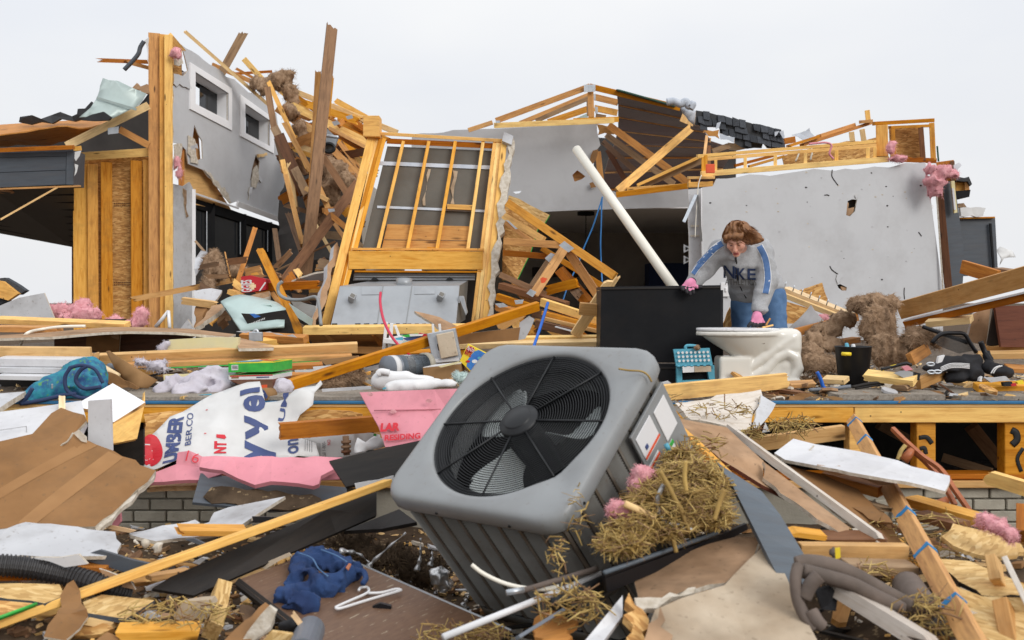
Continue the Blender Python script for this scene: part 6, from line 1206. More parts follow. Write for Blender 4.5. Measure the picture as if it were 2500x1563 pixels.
sheet('label',[V('g',*q,6.83)for q in((805,1195),(890,1192),(892,1236),(808,1240))],.003,'ink_white',parent=st);sheet('label',[V('g',*q,6.83)for q in((892,1193),(1015,1190),(1018,1232),(895,1236))],.003,'dusty_board',parent=st)
sheet('gap',[V('g',*q,6.93)for q in((800,1240),(1000,1235),(1000,1300),(800,1305))],.003,'black_paint',parent=st)
# ------------------------------------------------ toilet
TD=6.95;TU=K8/FL*TD;TO=V('g',1300,1370,TD);TO.z=DZ+.004
def tx(u):return(u-1300)*TU
def tz(v):return max(0,(1372-v)*TU-.026)
def toilet(P):
 x,y,z=P[:,0],P[:,1],P[:,2]
 top=tz(938);q=P-np.array((tx(1215),0,top));h=np.clip(-q[:,2]/.185,-.2,1.4)
 rx=.285-.20*np.clip(h,0,1)**1.25;ry=.19-.11*np.clip(h,0,1)**1.3
 xo=q[:,0]-.075*np.clip(h,0,1)
 bowl=(np.sqrt((xo/rx)**2+(y/ry)**2)-1)*np.minimum(rx,ry)*.9
 bowl=np.maximum(bowl,np.maximum(z-top,top-.195-z))
 rear=rbox(P,(tx(1520),0,tz(1010)),(.125,.09,.075),.04)
 rear2=rbox(P,(tx(1585),0,tz(1080)),(.085,.06,.15),.05)
 d=smin(bowl,smin(rear,rear2,.05),.04)
 ped=rbox(P,(tx(1178),0,tz(1250)),(.114,.10,.125),.022);base=rbox(P,(tx(1360),0,.03),(.28,.115,.03),.02);bk=rbox(P,(tx(1470),0,tz(1270)),(.16,.055,.12),.05)
 d=smin(d,smin(ped,smin(base,bk,.04),.02),.02)
 for pts,r in((((1290,1195),(1390,1125),(1490,1050),(1590,985)),.040),(((1300,1262),(1400,1215),(1475,1130),(1555,1090),(1620,1125),(1640,1210),(1600,1290),(1560,1370)),.038)):
  for a,b_ in zip(pts,pts[1:]):d=smin(d,cap(P,(tx(a[0]),-.058,tz(a[1])),(tx(b_[0]),-.058,tz(b_[1])),r,r),.006)
 rim=np.maximum(np.abs(z-(top-.012))-.014,(np.sqrt((q[:,0]/.292)**2+(y/.197)**2)-1)*.19)
 d=smin(d,rim,.01)
 d=np.maximum(d,-cap(P,(tx(1655),0,top+.02),(tx(1600),0,top-.05),.035,.03))
 return np.maximum(d,-z)
toi=thing('toilet','white porcelain toilet seen from its side on the deck edge','toilet',tuple(TO))
sdf('bowl',toilet,(-.40,-.26,-.02),(.42,.24,.46),.0095,'porcelain',Matrix.Translation(TO),toi)
def slab_ell(P,c,rx,ry,hz):
 q=P-np.array(c);return np.maximum((np.sqrt((q[:,0]/rx)**2+(q[:,1]/ry)**2)-1)*ry,np.abs(q[:,2])-hz)-.004
sdf('seat_lid',lambda P:slab_ell(P,(tx(1190),0,tz(922)),.262,.185,.006),(-.42,-.24,.3),(.22,.24,.5),.009,'white_plastic',Matrix.Translation(TO),toi)
box('hinge',TO+Vector((tx(1470),0,tz(925))),.06,.16,.022,'white_plastic',parent=toi,bev=.008)
# ------------------------------------------------ the woman
WDp=7.5;WU=K8/FL*WDp
def wp(x,y,dd=0):return np.array(V('g',x,y,WDp+dd))
per_=thing('person','person in gray hooded sweatshirt, jeans and pink gloves bending over the toilet','person',(float(wp(1370,1298)[0]),WDp,DZ))
A1=[wp(1085,345,-.28),wp(965,480,-.22),wp(890,570,-.24)];A2=[wp(1395,350,-.26),wp(1425,560,-.30),wp(1375,765,-.38)]
def hood(P):
 d=smin(cap(P,wp(1240,420,-.22),wp(1300,580,-.04),.135,.145),cap(P,wp(1330,520,.05),wp(1400,590,.16),.15,.14),.06)
 d=smin(d,cap(P,wp(1105,345,-.24),wp(1385,335,-.22),.085,.085),.06)
 d=smin(d,cap(P,A1[0],A1[1],.082,.070),.03);d=smin(d,cap(P,A1[1],A1[2],.070,.055),.02)
 d=smin(d,cap(P,A2[0],A2[1],.085,.076),.025);d=smin(d,cap(P,A2[1],A2[2],.076,.056),.02)
 d=smin(d,cap(P,wp(1310,300,-.10),wp(1360,330,-.16),.075,.07),.03)
 d=smin(d,cap(P,wp(1285,345,-.30),wp(1350,300,-.20),.030,.045),.015);d=smin(d,cap(P,wp(1285,350,-.30),wp(1180,385,-.36),.028,.022),.012);d=smin(d,cap(P,wp(1110,300,-.28),wp(1140,375,-.35),.03,.022),.015)
 hem=cap(P,wp(1262,640,-.03),wp(1430,600,.06),.112,.12);d=smin(d,hem,.05)
 w_=np.sin((P[:,2]*46+P[:,0]*14+2*vnoise(P,9,3)))*.004*np.clip((vnoise(P,5,8)+.5),0,1)
 return d+.015*(np.abs(vnoise(P*np.array((1,1,1.6)),10,2))-.4)+w_+.008*(np.abs(vnoise(P,22,5))-.4)
def trace(fn,t,x,y,d0,d1,n=160):
 r=np.array(ray(t,x,y));ds=np.linspace(d0,d1,n);P=np.array(CAMP)[None]+r[None]*ds[:,None];v=fn(P);k=np.argmax(v<0)
 return(Vector(P[k]),True)if v[k]<0 else(Vector(P[-1]),False)
ST=[[(1110,262),(1040,305),(975,370),(905,445),(865,500)],[(1365,300),(1412,380),(1432,470),(1437,560),(1420,650)],]
def seg2(P,poly):
 X=P[:,0]/P[:,1]*FL+CX;Y=-(P[:,2]-CZ)/P[:,1]*FL+YH;X=(X-1400)/K8;Y=(Y-500)/K8;Q=np.stack([X,Y],1);best=np.full(len(P),1e9)
 for a,b_ in zip(poly,poly[1:]):
  a=np.array(a,float);b_=np.array(b_,float);d=b_-a;t=np.clip(((Q-a)@d)/(d@d),0,1);best=np.minimum(best,np.linalg.norm(Q-a-t[:,None]*d,axis=1))
 return best
def paint_hood(C):
 o=np.zeros(len(C),int);front=C[:,1]<WDp-.10
 for p_ in ST:
  d=seg2(C,p_);o[(d<30)&front]=2;o[(d<25)&front]=1;o[(d<8)&front&(p_ is ST[1])]=1
 return o*0
lo_=np.min([wp(840,640,-.45),wp(1560,800,.3)],0);hi_=np.max([wp(840,230,-.5),wp(1570,250,.4)],0)
sdf('hoodie',hood,(lo_[0]-.05,WDp-.52,lo_[2]-.02),(hi_[0]+.05,WDp+.36,hi_[2]+.05),.0088,('hoodie_gray','stripe_blue','ink_white'),None,per_,paint=paint_hood)
def jeans(P):
 d=smin(ell(P,wp(1365,700,.08),(.19,.16,.15)),cap(P,wp(1255,720,-.02),wp(1250,960,.04),.095,.078),.05)
 d=smin(d,cap(P,wp(1250,960,.04),wp(1262,1262,.10),.076,.06),.03);d=smin(d,cap(P,wp(1465,690,.04),wp(1495,950,-.02),.105,.083),.05);d=smin(d,cap(P,wp(1495,950,-.02),wp(1490,1262,.12),.082,.062),.03)
 return d+.007*(np.abs(vnoise(P,13,4))-.4)+.004*vnoise(P,30,6)
jl=wp(1120,1290);jh=wp(1620,580)
sdf('jeans',jeans,(jl[0],WDp-.2,DZ+.03),(jh[0],WDp+.34,jh[2]),.0105,'denim_light',None,per_)
def shoes(P):
 d=None
 for x,dd in((1262,.06),(1492,.08)):
  a=wp(x,1290,dd);q=smin(ell(P,(a[0],a[1],DZ+.05),(.045,.06,.05)),ell(P,(a[0]-.01,a[1]-.11,DZ+.035),(.045,.10,.036)),.03);d=q if d is None else np.minimum(d,q)
 return np.maximum(d,DZ+.003-P[:,2])
sdf('shoes',shoes,(wp(1180,1290)[0],WDp-.3,DZ-.02),(wp(1580,1290)[0],WDp+.3,DZ+.13),.011,'glove_black',None,per_)
f_=Vector((-.30,-.76,-.60)).normalized();hx=f_.cross(Vector((0,0,1))).normalized()*-1;hx=(hx-f_*hx.dot(f_)).normalized();hz=hx.cross(-f_)
if hz.z<0:hx=-hx;hz=-hz
HC=Vector(wp(1203,258,-.42));HR=np.array([list(hx),list(-f_),list(hz)])
hM=Matrix(((hx.x,-f_.x,hz.x,HC.x),(hx.y,-f_.y,hz.y,HC.y),(hx.z,-f_.z,hz.z,HC.z),(0,0,0,1)))@Matrix.Scale(.87,4)
nk=HR@(wp(1255,380,-.24)-np.array(HC))/.87;nk2=HR@(wp(1280,520,-.1)-np.array(HC))/.87
def face(P):
 q=P.copy();q[:,0]=np.abs(q[:,0])
 d=ell(P,(0,.012,.025),(.077,.097,.098));d=smin(d,ell(P,(0,-.022,-.05),(.060,.068,.066)),.05);d=smin(d,ell(P,(0,-.078,-.096),(.026,.022,.020)),.025)
 d=smin(d,ell(q,(.042,-.058,-.028),(.028,.026,.026)),.02)
 d=smin(d,cap(P,(0,-.090,.012),(0,-.116,-.034),.009,.0145),.012);d=smin(d,ell(q,(.012,-.103,-.038),(.009,.010,.008)),.006)
 d=smin(d,cap(q,(.010,-.088,.026),(.05,-.072,.022),.009,.008),.014)
 d=np.maximum(d,-ell(q,(.031,-.100,.006),(.017,.016,.010)));d=smin(d,ell(q,(.031,-.078,.005),(.016,.014,.013)),.004)
 d=smin(d,ell(P,(0,-.088,-.068),(.024,.013,.0065)),.006);d=smin(d,ell(P,(0,-.085,-.080),(.020,.012,.006)),.006);d=np.maximum(d,-ell(P,(0,-.100,-.0745),(.022,.010,.0025)))
 d=smin(d,ell(q,(.078,.01,-.005),(.010,.022,.032)),.008)
 return smin(d,cap(P,nk*.3,nk,.052,.060),.03)
def paint_face(C):
 o=np.zeros(len(C),int);x=np.abs(C[:,0]);o[(np.abs(C[:,2]+.0745)<.0115)&(x<.022)&(C[:,1]<-.085)]=1
 o[((x-.031)**2/.011**2+(C[:,2]-.0045)**2/.004**2<1)&(C[:,1]<-.07)]=2
 return o
def body(P):return np.minimum(face(P),cap(P,nk,nk2,.06,.09))
sdf('body',body,(-.14,-.14,-.30),(.16,.26,.14),.0042,('skin','lips','eye_dark'),hM,per_,paint=paint_face)
for sx in(-1,1):
 v,f1=tube_data(smoothpts([Vector((sx*.014,-.096,.024)),Vector((sx*.034,-.094,.030)),Vector((sx*.052,-.078,.024))],4),.0026,6);link('eyebrow',pydata('eyebrow',v,f1,'hair',smooth=True),hM,per_)
def hairf(P):
 wind=np.stack([P[:,0]-.0,P[:,1],P[:,2]],1)
 d=ell(wind,(.004,.030,.042),(.100,.108,.106));d=smin(d,cap(P,(.06,.05,.03),(.15,.05,-.02),.075,.04),.05);d=smin(d,cap(P,(.14,.05,-.02),(.20,.03,-.03),.045,.012),.03)
 d=smin(d,cap(P,(-.075,.0,.04),(-.090,-.005,-.012),.034,.018),.03);d=smin(d,cap(P,(.08,.01,.03),(.10,.02,-.03),.04,.024),.03)
 d=smin(d,cap(P,(-.06,-.070,.075),(.05,-.078,.080),.024,.024),.02)
 cut=ell(P,(-.004,-.115,-.028),(.066,.078,.092));d=np.maximum(d,-cut)
 s_=np.sin(P[:,0]*120+40*P[:,2]+6*vnoise(P,16,2))*.0035;return d+s_+.006*vnoise(P,30,4)
hr=sdf('hair',hairf,(-.16,-.15,-.16),(.26,.20,.19),.0055,'hair',hM,per_)
rg=random.Random(4);vs_,fs=[],[]
for i in range(900):
 th_=rg.uniform(0,6.283);ph=rg.uniform(.1,1.35);p0=Vector((.004+.102*math.cos(th_)*math.sin(ph),.030+.110*math.sin(th_)*math.sin(ph),.042+.108*math.cos(ph)))
 if p0.y<-.05 and p0.z<.075:continue
 out_=Vector((math.cos(th_)*math.sin(ph),math.sin(th_)*math.sin(ph),0));L_=rg.uniform(.05,.11)
 p1=p0+out_*L_*.25+Vector((L_*(.28 if p0.x>-.03 else-.02),0,-L_*.55));p2=p1+Vector((L_*(.65 if p0.x>.02 else .1),L_*.1,-L_*rg.uniform(.2,.7)))
 pts=smoothpts([p0,p1,p2],4);sd_=Vector((.0,1,.3)).cross(p1-p0).normalized()*rg.uniform(.0015,.0035);b0=len(vs_)
 for k,q in enumerate(pts):w_=1-(k/(len(pts)-1))**2*.9;vs_+=[q-sd_*w_,q+sd_*w_]
 fs+=[(b0+2*k,b0+2*k+1,b0+2*k+3,b0+2*k+2)for k in range(len(pts)-1)]
tag(link('hair_strands',pydata('hair_strands',vs_,fs,('hair','hair_light'),[rg.choice((0,0,1))for _ in range(len(fs)//8)for __ in range(8)],smooth=True),hM,hr),kind='stuff')
def on_hood(x,y,off=.007):
 p_,ok=trace(hood,'g',x,y,WDp-.55,WDp+.1);r_=ray('g',x,y).normalized();return p_-r_*off
def hood_text(s,x0,x1,y0,y1,mat,bold,curve=0):
 me=text_mesh(s,bold);bm=bmesh.new();bm.from_mesh(me);bpy.data.meshes.remove(me);bmesh.ops.triangulate(bm,faces=bm.faces)
 for _ in range(2):
  e=[q for q in bm.edges if q.calc_length()>.2]
  if e:bmesh.ops.subdivide_edges(bm,edges=e,cuts=1);bmesh.ops.triangulate(bm,faces=[f for f in bm.faces if len(f.verts)>3])
 xa=min(v.co.x for v in bm.verts);xb=max(v.co.x for v in bm.verts);ya=min(v.co.y for v in bm.verts);yb=max(v.co.y for v in bm.verts)
 for v in bm.verts:
  u=(v.co.x-xa)/(xb-xa);w_=(v.co.y-ya)/(yb-ya);v.co=on_hood(x0+(x1-x0)*u,y1+(y0-y1)*w_+curve*u)
 m2=bpy.data.meshes.new('lettering');bm.to_mesh(m2);bm.free();mats(m2,mat);link('lettering',m2,None,per_)
hood_text('N',1108,1190,448,540,'navy_cloth',.02,6);hood_text('I',1192,1204,462,548,'navy_cloth',.02);hood_text('K',1208,1272,468,556,'navy_cloth',.02,2);hood_text('E',1284,1346,472,556,'navy_cloth',.02,0)
hood_text('ATHLETICS',1118,1350,548,592,'ac_louver',.0,4)
def ribbon(poly,hw,mat,off):
 Q=smoothpts([Vector((x,y,0))for x,y in poly],8);v,f=[],[]
 for i,q in enumerate(Q):
  t=(Q[min(i+1,len(Q)-1)]-Q[max(i-1,0)]).normalized();nn_=Vector((-t.y,t.x,0))
  for k in range(5):p_=q+nn_*hw*(k/2-1);g_,ok=trace(hood,'g',p_.x,p_.y,WDp-.55,WDp+.1);v.append(g_-ray('g',p_.x,p_.y).normalized()*off if ok or not v else v[-1])
 for i in range(len(Q)-1):
  for k in range(4):
   a=i*5+k;ids=(a,a+1,a+6,a+5)
   if max((v[x]-v[y]).length for x in ids for y in ids)<.4:f.append(ids)
 link('stripe',pydata('stripe',v,f,mat,smooth=True),None,per_)
for p_ in([(1100,284),(1046,320),(982,384),(914,458),(878,508)],[(1372,305),(1412,385),(1430,470),(1434,560),(1418,655)]):
 ribbon(p_,27,'ink_white',.005);ribbon(p_,22,'stripe_blue',.007)
tube('zipper',[on_hood(*q,.002)for q in((1198,385),(1205,430),(1206,500),(1215,560),(1238,620),(1275,690))],.005,'charcoal_paint',parent=per_,sides=6)
box('zip_pull',on_hood(1199,405,.012),.012,.008,.035,'black_satin',parent=per_,bev=.002)
blob('hood_lining',[(*wp(1300,318,-.235),.05,.05,.075),(*wp(1330,290,-.20),.04,.04,.05)],'navy_cloth',per_,.008,.006,20,3)
def hand(name,palm,fingers,thumb,wrist,r=.0135,dark=.5):
 C=np.array([palm]+[p for fi in fingers for p in fi]+[wrist]);tips=np.array([fi[-1]for fi in fingers]+[thumb[-1]]);mids=np.array([np.array(fi[0])*.6+np.array(fi[-2])*.4 for fi in fingers]+[thumb[-2]])
 def fn(P):
  d=cap(P,wrist,palm,.034,.036)
  for fi in fingers:
   d=smin(d,cap(P,np.array(palm)*.25+np.array(fi[0])*.75,fi[0],r*1.3,r*1.15),.012)
   for a,b_ in zip(fi,fi[1:]):d=np.minimum(d,cap(P,a,b_,r,r*.92))
  d=smin(d,cap(P,np.array(palm)*.6+np.array(wrist)*.4,thumb[0],r*1.5,r*1.2),.012)
  for a,b_ in zip(thumb,thumb[1:]):d=np.minimum(d,cap(P,a,b_,r*1.1,r))
  return d
 def pt(Cc):
  o=np.zeros(len(Cc),int)
  for t,m_ in zip(tips,mids):
   d=m_-t;tt=((Cc-t)@d)/(d@d);dist=np.linalg.norm(Cc-t-np.clip(tt,0,1)[:,None]*d,axis=1);o[(dist<r*1.6)&(tt<1.0)]=1
  o[((Cc-np.array(palm))@(np.array(wrist)-np.array(palm)))/(np.linalg.norm(np.array(wrist)-np.array(palm))**2)>.55]=1
  return o
 return sdf(name,fn,C.min(0)-.06,C.max(0)+.06,.0046,('glove_pink','glove_black'),None,per_,paint=pt)
hd=-.30
hand('glove',wp(853,588,hd),[[wp(815,602,hd-.01),wp(803,612,hd-.03),wp(808,628,hd-.04)],[wp(832,604,hd-.01),wp(828,622,hd-.04),wp(838,648,hd-.045)],[wp(855,604,hd-.01),wp(856,628,hd-.045),wp(861,662,hd-.045)],[wp(876,602,hd-.01),wp(882,624,hd-.045),wp(886,650,hd-.045)]],[wp(893,600,hd),wp(915,606,hd-.01),wp(942,606,hd)],wp(893,560,-.25))
ld=-.44
hand('glove',wp(1352,838,ld),[[wp(1325,862,ld-.02),wp(1306,878,ld-.03),wp(1292,896,ld-.03)],[wp(1342,868,ld-.02),wp(1332,888,ld-.03),wp(1324,906,ld-.03)],[wp(1362,870,ld-.02),wp(1358,890,ld-.03),wp(1354,908,ld-.03)],[wp(1380,866,ld-.02),wp(1384,886,ld-.03),wp(1384,904,ld-.03)]],[wp(1388,850,ld),wp(1400,870,ld),wp(1398,892,ld)],wp(1362,795,-.39))
for i,(x,y,a,mt_)in enumerate(((1360,912,.1,'lumber_brown'),(1400,905,-.3,'lumber'),(1425,885,-1.1,'lumber_pale'))):
 p_=V('g',x,y,TD);beam('splinter',p_,p_+Vector((.09*math.cos(a),.05,-.05*math.sin(a))),.012,.012,mt_,label=('dark','yellow','pale')[i]+' wood splinter on the toilet lid by the gloved hand',cat='splinter')
 # ------------------------------------------------ boards and heaps right of the woman
boards([('d',1488,1090,7.6,2480,822,6.1,140,'lumber',6,0,0,'broad yellow laminated beam rising to the right edge'),('d',1530,1190,7.4,2480,975,6.2,52,'lumber_orange',10,0,0,'orange plank under the broad laminated beam'),('d',1535,1160,7.38,2480,938,6.15,14,'white_paint',0,0,0,'white strip sandwiched under the broad laminated beam'),('d',1950,760,8.2,2215,838,7.9,100,'lumber',12,.0,0,'short thick board end above the broad laminated beam'),('d',2190,790,8.2,2300,805,8.0,44,'lumber_brown',10,0,0,'small brown board behind the short thick board end'),('d',628,930,8.6,1105,1125,7.9,44,'wood_raw',20,0,0,'raw double plate with nails sloping down right of the woman, upper'),('d',625,965,8.55,1090,1150,7.85,38,'lumber_pale',15,0,0,'raw double plate sloping down right of the woman, lower'),('d',700,1258,7.3,1200,1130,7.6,60,'lumber_orange',10,0,0,'orange board under the white triangle right of the toilet'),('d',1040,1330,7.2,1215,1300,7.3,40,'lumber_orange',10,0,0,'brownish board under the draped insulation'),('d',1690,1190,7.0,2020,1160,6.8,44,'lumber',15,.02,0,'yellow board left of the tan cabinet panel'),('d',1600,1440,6.7,1720,1360,6.9,90,'lumber',15,0,0,'chunky yellow block in front of the insulation at right'),('d',2140,1375,6.8,2480,1365,6.7,46,'lumber',15,0,0,'yellow plank at the right edge, upper'),('d',2080,1425,6.7,2480,1418,6.6,44,'lumber',15,0,0,'yellow plank at the right edge, lower'),('d',2225,1360,6.9,2240,1245,6.9,52,'lumber',0,0,.02,'short upright stud against the brown cabinet panel'),('k',1365,330,6.4,1690,370,6.2,44,'lumber_bright',30,.01,0,'yellow board on the deck right of the black bin'),('k',1740,370,6.35,1910,300,6.5,70,'lumber',25,0,.02,'yellow board tipped under the black padded carrier'),('k',2120,412,6.3,2480,402,6.3,44,'lumber_bright',25,0,0,'yellow board at the right deck edge over the carpet'),('k',2320,280,6.6,2480,290,6.6,32,'lumber',20,0,0,'yellow board end at the far right above the deck'),('k',1090,352,6.5,1240,360,6.4,34,'lumber_pale',20,0,0,'pale board scrap left of the black bin'),('k',890,388,6.4,1050,380,6.4,24,'lumber_orange',20,.01,.01,'orange board scrap right of the toilet base'),('k',940,198,7.2,1130,200,7.2,26,'lumber',10,0,0,'yellow plank end right behind the toilet'),('k',45,432,6.0,870,352,6.15,100,'lumber',14,.01,.05,'yellow broken board lying in front of the toilet base'),('k',1550,395,6.3,1650,400,6.2,36,'lumber_brown',20,.02,.02,'small brown scrap in front of the yellow deck board'),])
for i in range(7):
 p_=V('d',650+i*62,915+i*26,8.5-i*.09);tube('nail',[p_,p_+Vector((.01,-.02,.05))],.005,'galvanized',parent=None,label='bent nail sticking up from the raw double plate',cat='nail',group='nails along the raw double plate',smooth=False)
S('strand_board','d',[(722,945),(930,878),(995,1060),(870,1010)],9.0,.02,'osb','tan strand board triangle behind the woman','strand board',rough=.008,seg=.1)
S('strand_board','d',[(640,1010),(880,1080),(780,1180),(660,1180)],8.2,.02,'osb','shaded strand board below the raw double plate','strand board')
S('strand_board','d',[(182,1218),(250,1060),(280,1220)],7.9,.02,'osb','strand board corner between cabinet and the woman\'s leg','strand board',rough=.006)
S('plaster_scrap','d',[(675,1225),(848,1042),(948,1165),(800,1235)],7.6,.02,('drywall_white','paper_tan','gypsum'),'white plaster triangle leaning right of the woman','plasterboard',rough=.008,seg=.06)
fluff('pink_insulation',[vb('d',930,1140,7.7,46,30,30)],'pink insulation tuft behind the white plaster triangle','pink_fluff',.015,.02,20,24,strands=60)
fluff('wool_insulation',[vb('d',1200,1050,7.2,75,60,50),vb('d',1320,1035,7.1,125,70,62),vb('d',1420,1060,7.1,65,60,85),vb('d',1320,1190,7.0,95,50,150),vb('d',1420,1230,7.0,85,50,170),vb('d',1400,1380,6.9,115,50,110),vb('d',1490,1410,6.9,80,50,80)],'big drape of brown insulation hanging over the beam end','brown_fluff',.014,.05,15,25,strands=1500,fz=.5)
fluff('wool_insulation',[vb('d',1080,1150,7.3,90,60,50),vb('d',960,1230,7.3,110,60,60),vb('d',860,1310,7.2,90,60,70),vb('d',840,1410,7.1,90,60,75),vb('d',990,1340,7.2,100,60,50)],'long brown insulation strip sloping left of the big drape','brown_fluff',.016,.045,16,26,strands=800,fz=.5)
fluff('wool_insulation',[vb('d',1620,1320,6.9,110,60,60),vb('d',1640,1250,7.0,90,60,50),vb('d',1760,1300,7.0,80,50,50)],'low brown insulation right of the big drape','brown_fluff',.02,.05,13,27,strands=600)
fluff('wool_insulation',[vb('d',860,1480,7.0,120,60,60),vb('d',980,1480,7.0,90,60,50)],'low brown insulation behind the black bin','brown_fluff',.018,.04,13,28,strands=300)
S('leaning_sheet','d',[(2000,1300),(2048,1105),(2172,1050),(2140,1335),(2060,1325)],6.9,.03,('paper_tan','paper_tan','white_paint'),'tan back panel leaning at the right, edge-on','board')
S('veneer_panel','d',[(2205,1052),(2480,1045),(2480,1355),(2250,1352)],6.7,.03,'wood_veneer','dark red-brown veneer panel at the right edge','panel')
S('veneer_panel','d',[(2150,1340),(2200,1060),(2212,1058),(2250,1350)],6.8,.02,'charcoal_paint','black inner panel between tan and red-brown panels','panel')
bn=thing('waste_bin','black plastic waste bin with bottles standing on the deck','bin',V('k',1300,380,6.6))
def lathe(name,prof,c,mat,parent,n=28):
 vs_,fs=[],[]
 for r_,z in prof:
  for k in range(n):vs_.append((r_*math.cos(2*math.pi*k/n),r_*math.sin(2*math.pi*k/n),z))
 for i in range(len(prof)-1):
  for k in range(n):fs.append((i*n+k,i*n+(k+1)%n,(i+1)*n+(k+1)%n,(i+1)*n+k))
 return link(name,pydata(name,vs_,fs,mat,smooth=True),Matrix.Translation(c),parent)
bc=V('k',1297,375,6.6);bc.z=DZ+.002
lathe('shell',[(.001,.002),(.085,0),(.09,.01),(.118,.292),(.122,.297),(.118,.300),(.112,.29),(.085,.02),(.001,.02)],bc,'bin_black',bn)
for x,y,mt_,lab in((1262,128,'aqua_plastic','aqua bottle poking out of the black bin'),(1305,135,'ink_white','white tube poking out of the black bin')):tube('bottle',[V('k',x,y+60,6.6),V('k',x-8,y-25,6.58)],.022,mt_,label=lab,cat='bottle',smooth=False,sides=12,rfn=lambda t:1 if t<.7 else .5)
tube('bottle',[V('k',1222,172,6.47),V('k',1282,174,6.47)],.012,'yellow_print',label='yellow-green tube showing at the bin handle slot',cat='bottle',smooth=False,sides=10)
bs=thing('baby_carrier','black padded carrier with white stripes and bare tube frame at right','carrier',V('k',2000,390,6.5))
blob('pad',[vb('k',1830,270,6.4,80,60,30),vb('k',1950,230,6.45,110,60,45),vb('k',2070,220,6.5,70,60,55),vb('k',2090,300,6.45,60,60,60),vb('k',1980,330,6.45,80,60,50)],'black_cloth',bs,.014,.014,14,6)
blob('pad',[vb('k',2200,270,6.45,60,50,50),vb('k',2280,290,6.4,70,50,45),vb('k',2180,200,6.5,30,30,50)],'black_cloth',bs,.014,.012,16,7)
for i in range(4):tube('stripe',[V('k',x,y+i*9,6.24)for x,y in((1870,262),(1930,238),(2000,235),(2060,240))],.003,'ink_white',parent=bs)
for i in range(2):tube('stripe',[V('k',x+i*14,y,6.25)for x,y in((2200,300),(2225,265),(2260,250))],.004,'ink_white',parent=bs)
for c_ in((1805,240),(1850,290),(1810,292)):tube('ring',[V('k',c_[0]+24*math.cos(a),c_[1]+10*math.sin(a),6.22)for a in[i*.785 for i in range(9)]],.006,'galvanized',parent=bs)
tube('bar',[V('k',*q,6.6)for q in((1812,102),(1850,60),(1895,38),(1960,36),(2025,42),(2060,95),(2105,165))],.014,'black_satin',parent=bs,per=3)
tube('bar',[V('k',1755,-5,6.9),V('k',1880,40,6.8),V('k',2050,100,6.7)],.014,'black_satin',parent=bs);tube('bar',[V('k',2132,92,6.5),V('k',2160,160,6.5),V('k',2205,235,6.45)],.018,'black_satin',parent=bs)
sheet('net',[V('k',*q,6.62)for q in((1830,100),(1890,50),(2020,55),(2090,150),(1990,170),(1880,130))],.002,'mesh_net',parent=bs)
lit=[('ski_pole',((1480,275),(1560,255),(1640,235),(1680,245)),.010,'black_satin','thin black pole lying left of the black carrier'),('strap',((1490,280),(1520,262),(1600,240)),.006,'yellow_print','yellow-green strap by the black pole'),('tube',((1060,290),(1085,340),(1100,385),(1125,415)),.012,'blue_tube','curved blue tube standing left of the black bin'),('strip',((1010,410),(1150,400),(1280,385)),.012,'gray_pipe','gray plastic strip lying left of the bin foot'),('strip',((1290,390),(1400,368),(1490,360)),.010,'charcoal_paint','dark strip lying right of the bin foot'),('strip',((1310,400),(1420,382),(1500,372)),.008,'charcoal_paint','thin dark strip nearest the deck edge by the bin')]
for n_,pts,r_,mt_,lab in lit:tube(n_,[V('k',*q,6.35)for q in pts],r_,mt_,label=lab,cat=n_.replace('_',' '))
for q,mt_,n_,lab in((((1570,300),(1640,280),(1720,300),(1720,330),(1640,335)),'gray_metal','toy','gray plastic toy piece on the yellow deck board'),(((1620,260),(1660,250),(1690,275),(1640,285)),'pink_foam','toy','pink plastic scrap by the black carrier'),(((1860,190),(1900,180),(1880,225),(1850,235)),'ink_white','paper_scrap','white paper scrap above the black carrier'),(((2130,330),(2145,320),(2140,355),(2125,350)),'ink_white','tag_label','small white tag on the carrier'),(((2280,360),(2340,355),(2340,385),(2285,385)),'black_cloth','cloth_scrap','black cloth scrap at the right deck edge'),(((2330,372),(2365,365),(2370,382),(2335,385)),'red_print','cloth_scrap','red cloth scrap at the right deck edge'),(((2370,355),(2410,345),(2417,372),(2380,370)),'yellow_print','cloth_scrap','yellow scrap at the right deck edge'),(((1690,290),(1740,300),(1730,345),(1690,345)),'ac_black','toy','black plastic toy piece left of the carrier'),(((2160,330),(2300,320),(2330,350),(2200,360)),'drywall_white','plaster_bit','white plaster bit right of the carrier')):
 S(n_,'k',q,6.25,.03,mt_,lab,n_.split('_')[0],rough=.004,seg=.04)
S('plaster_bit','k',[(30,365),(85,350),(105,365),(60,385)],6.2,.03,'drywall_white','white plaster bit at the left end of the toilet board','plaster',rough=.005)
S('paper_scrap','k',[(785,480),(810,435),(900,450),(1020,430),(1060,445),(960,475)],6.05,.01,'paper_brown','crumpled brown paper on the deck edge right of the toilet','paper',bend=crumple(.03,8,3),res=.04,seg=.04,rough=.01)
S('paper_scrap','k',[(1040,455),(1170,450),(1290,475),(1180,480)],6.03,.01,'cardboard','flat brown scrap on the deck edge left of the carpet strip','cardboard',rough=.01)
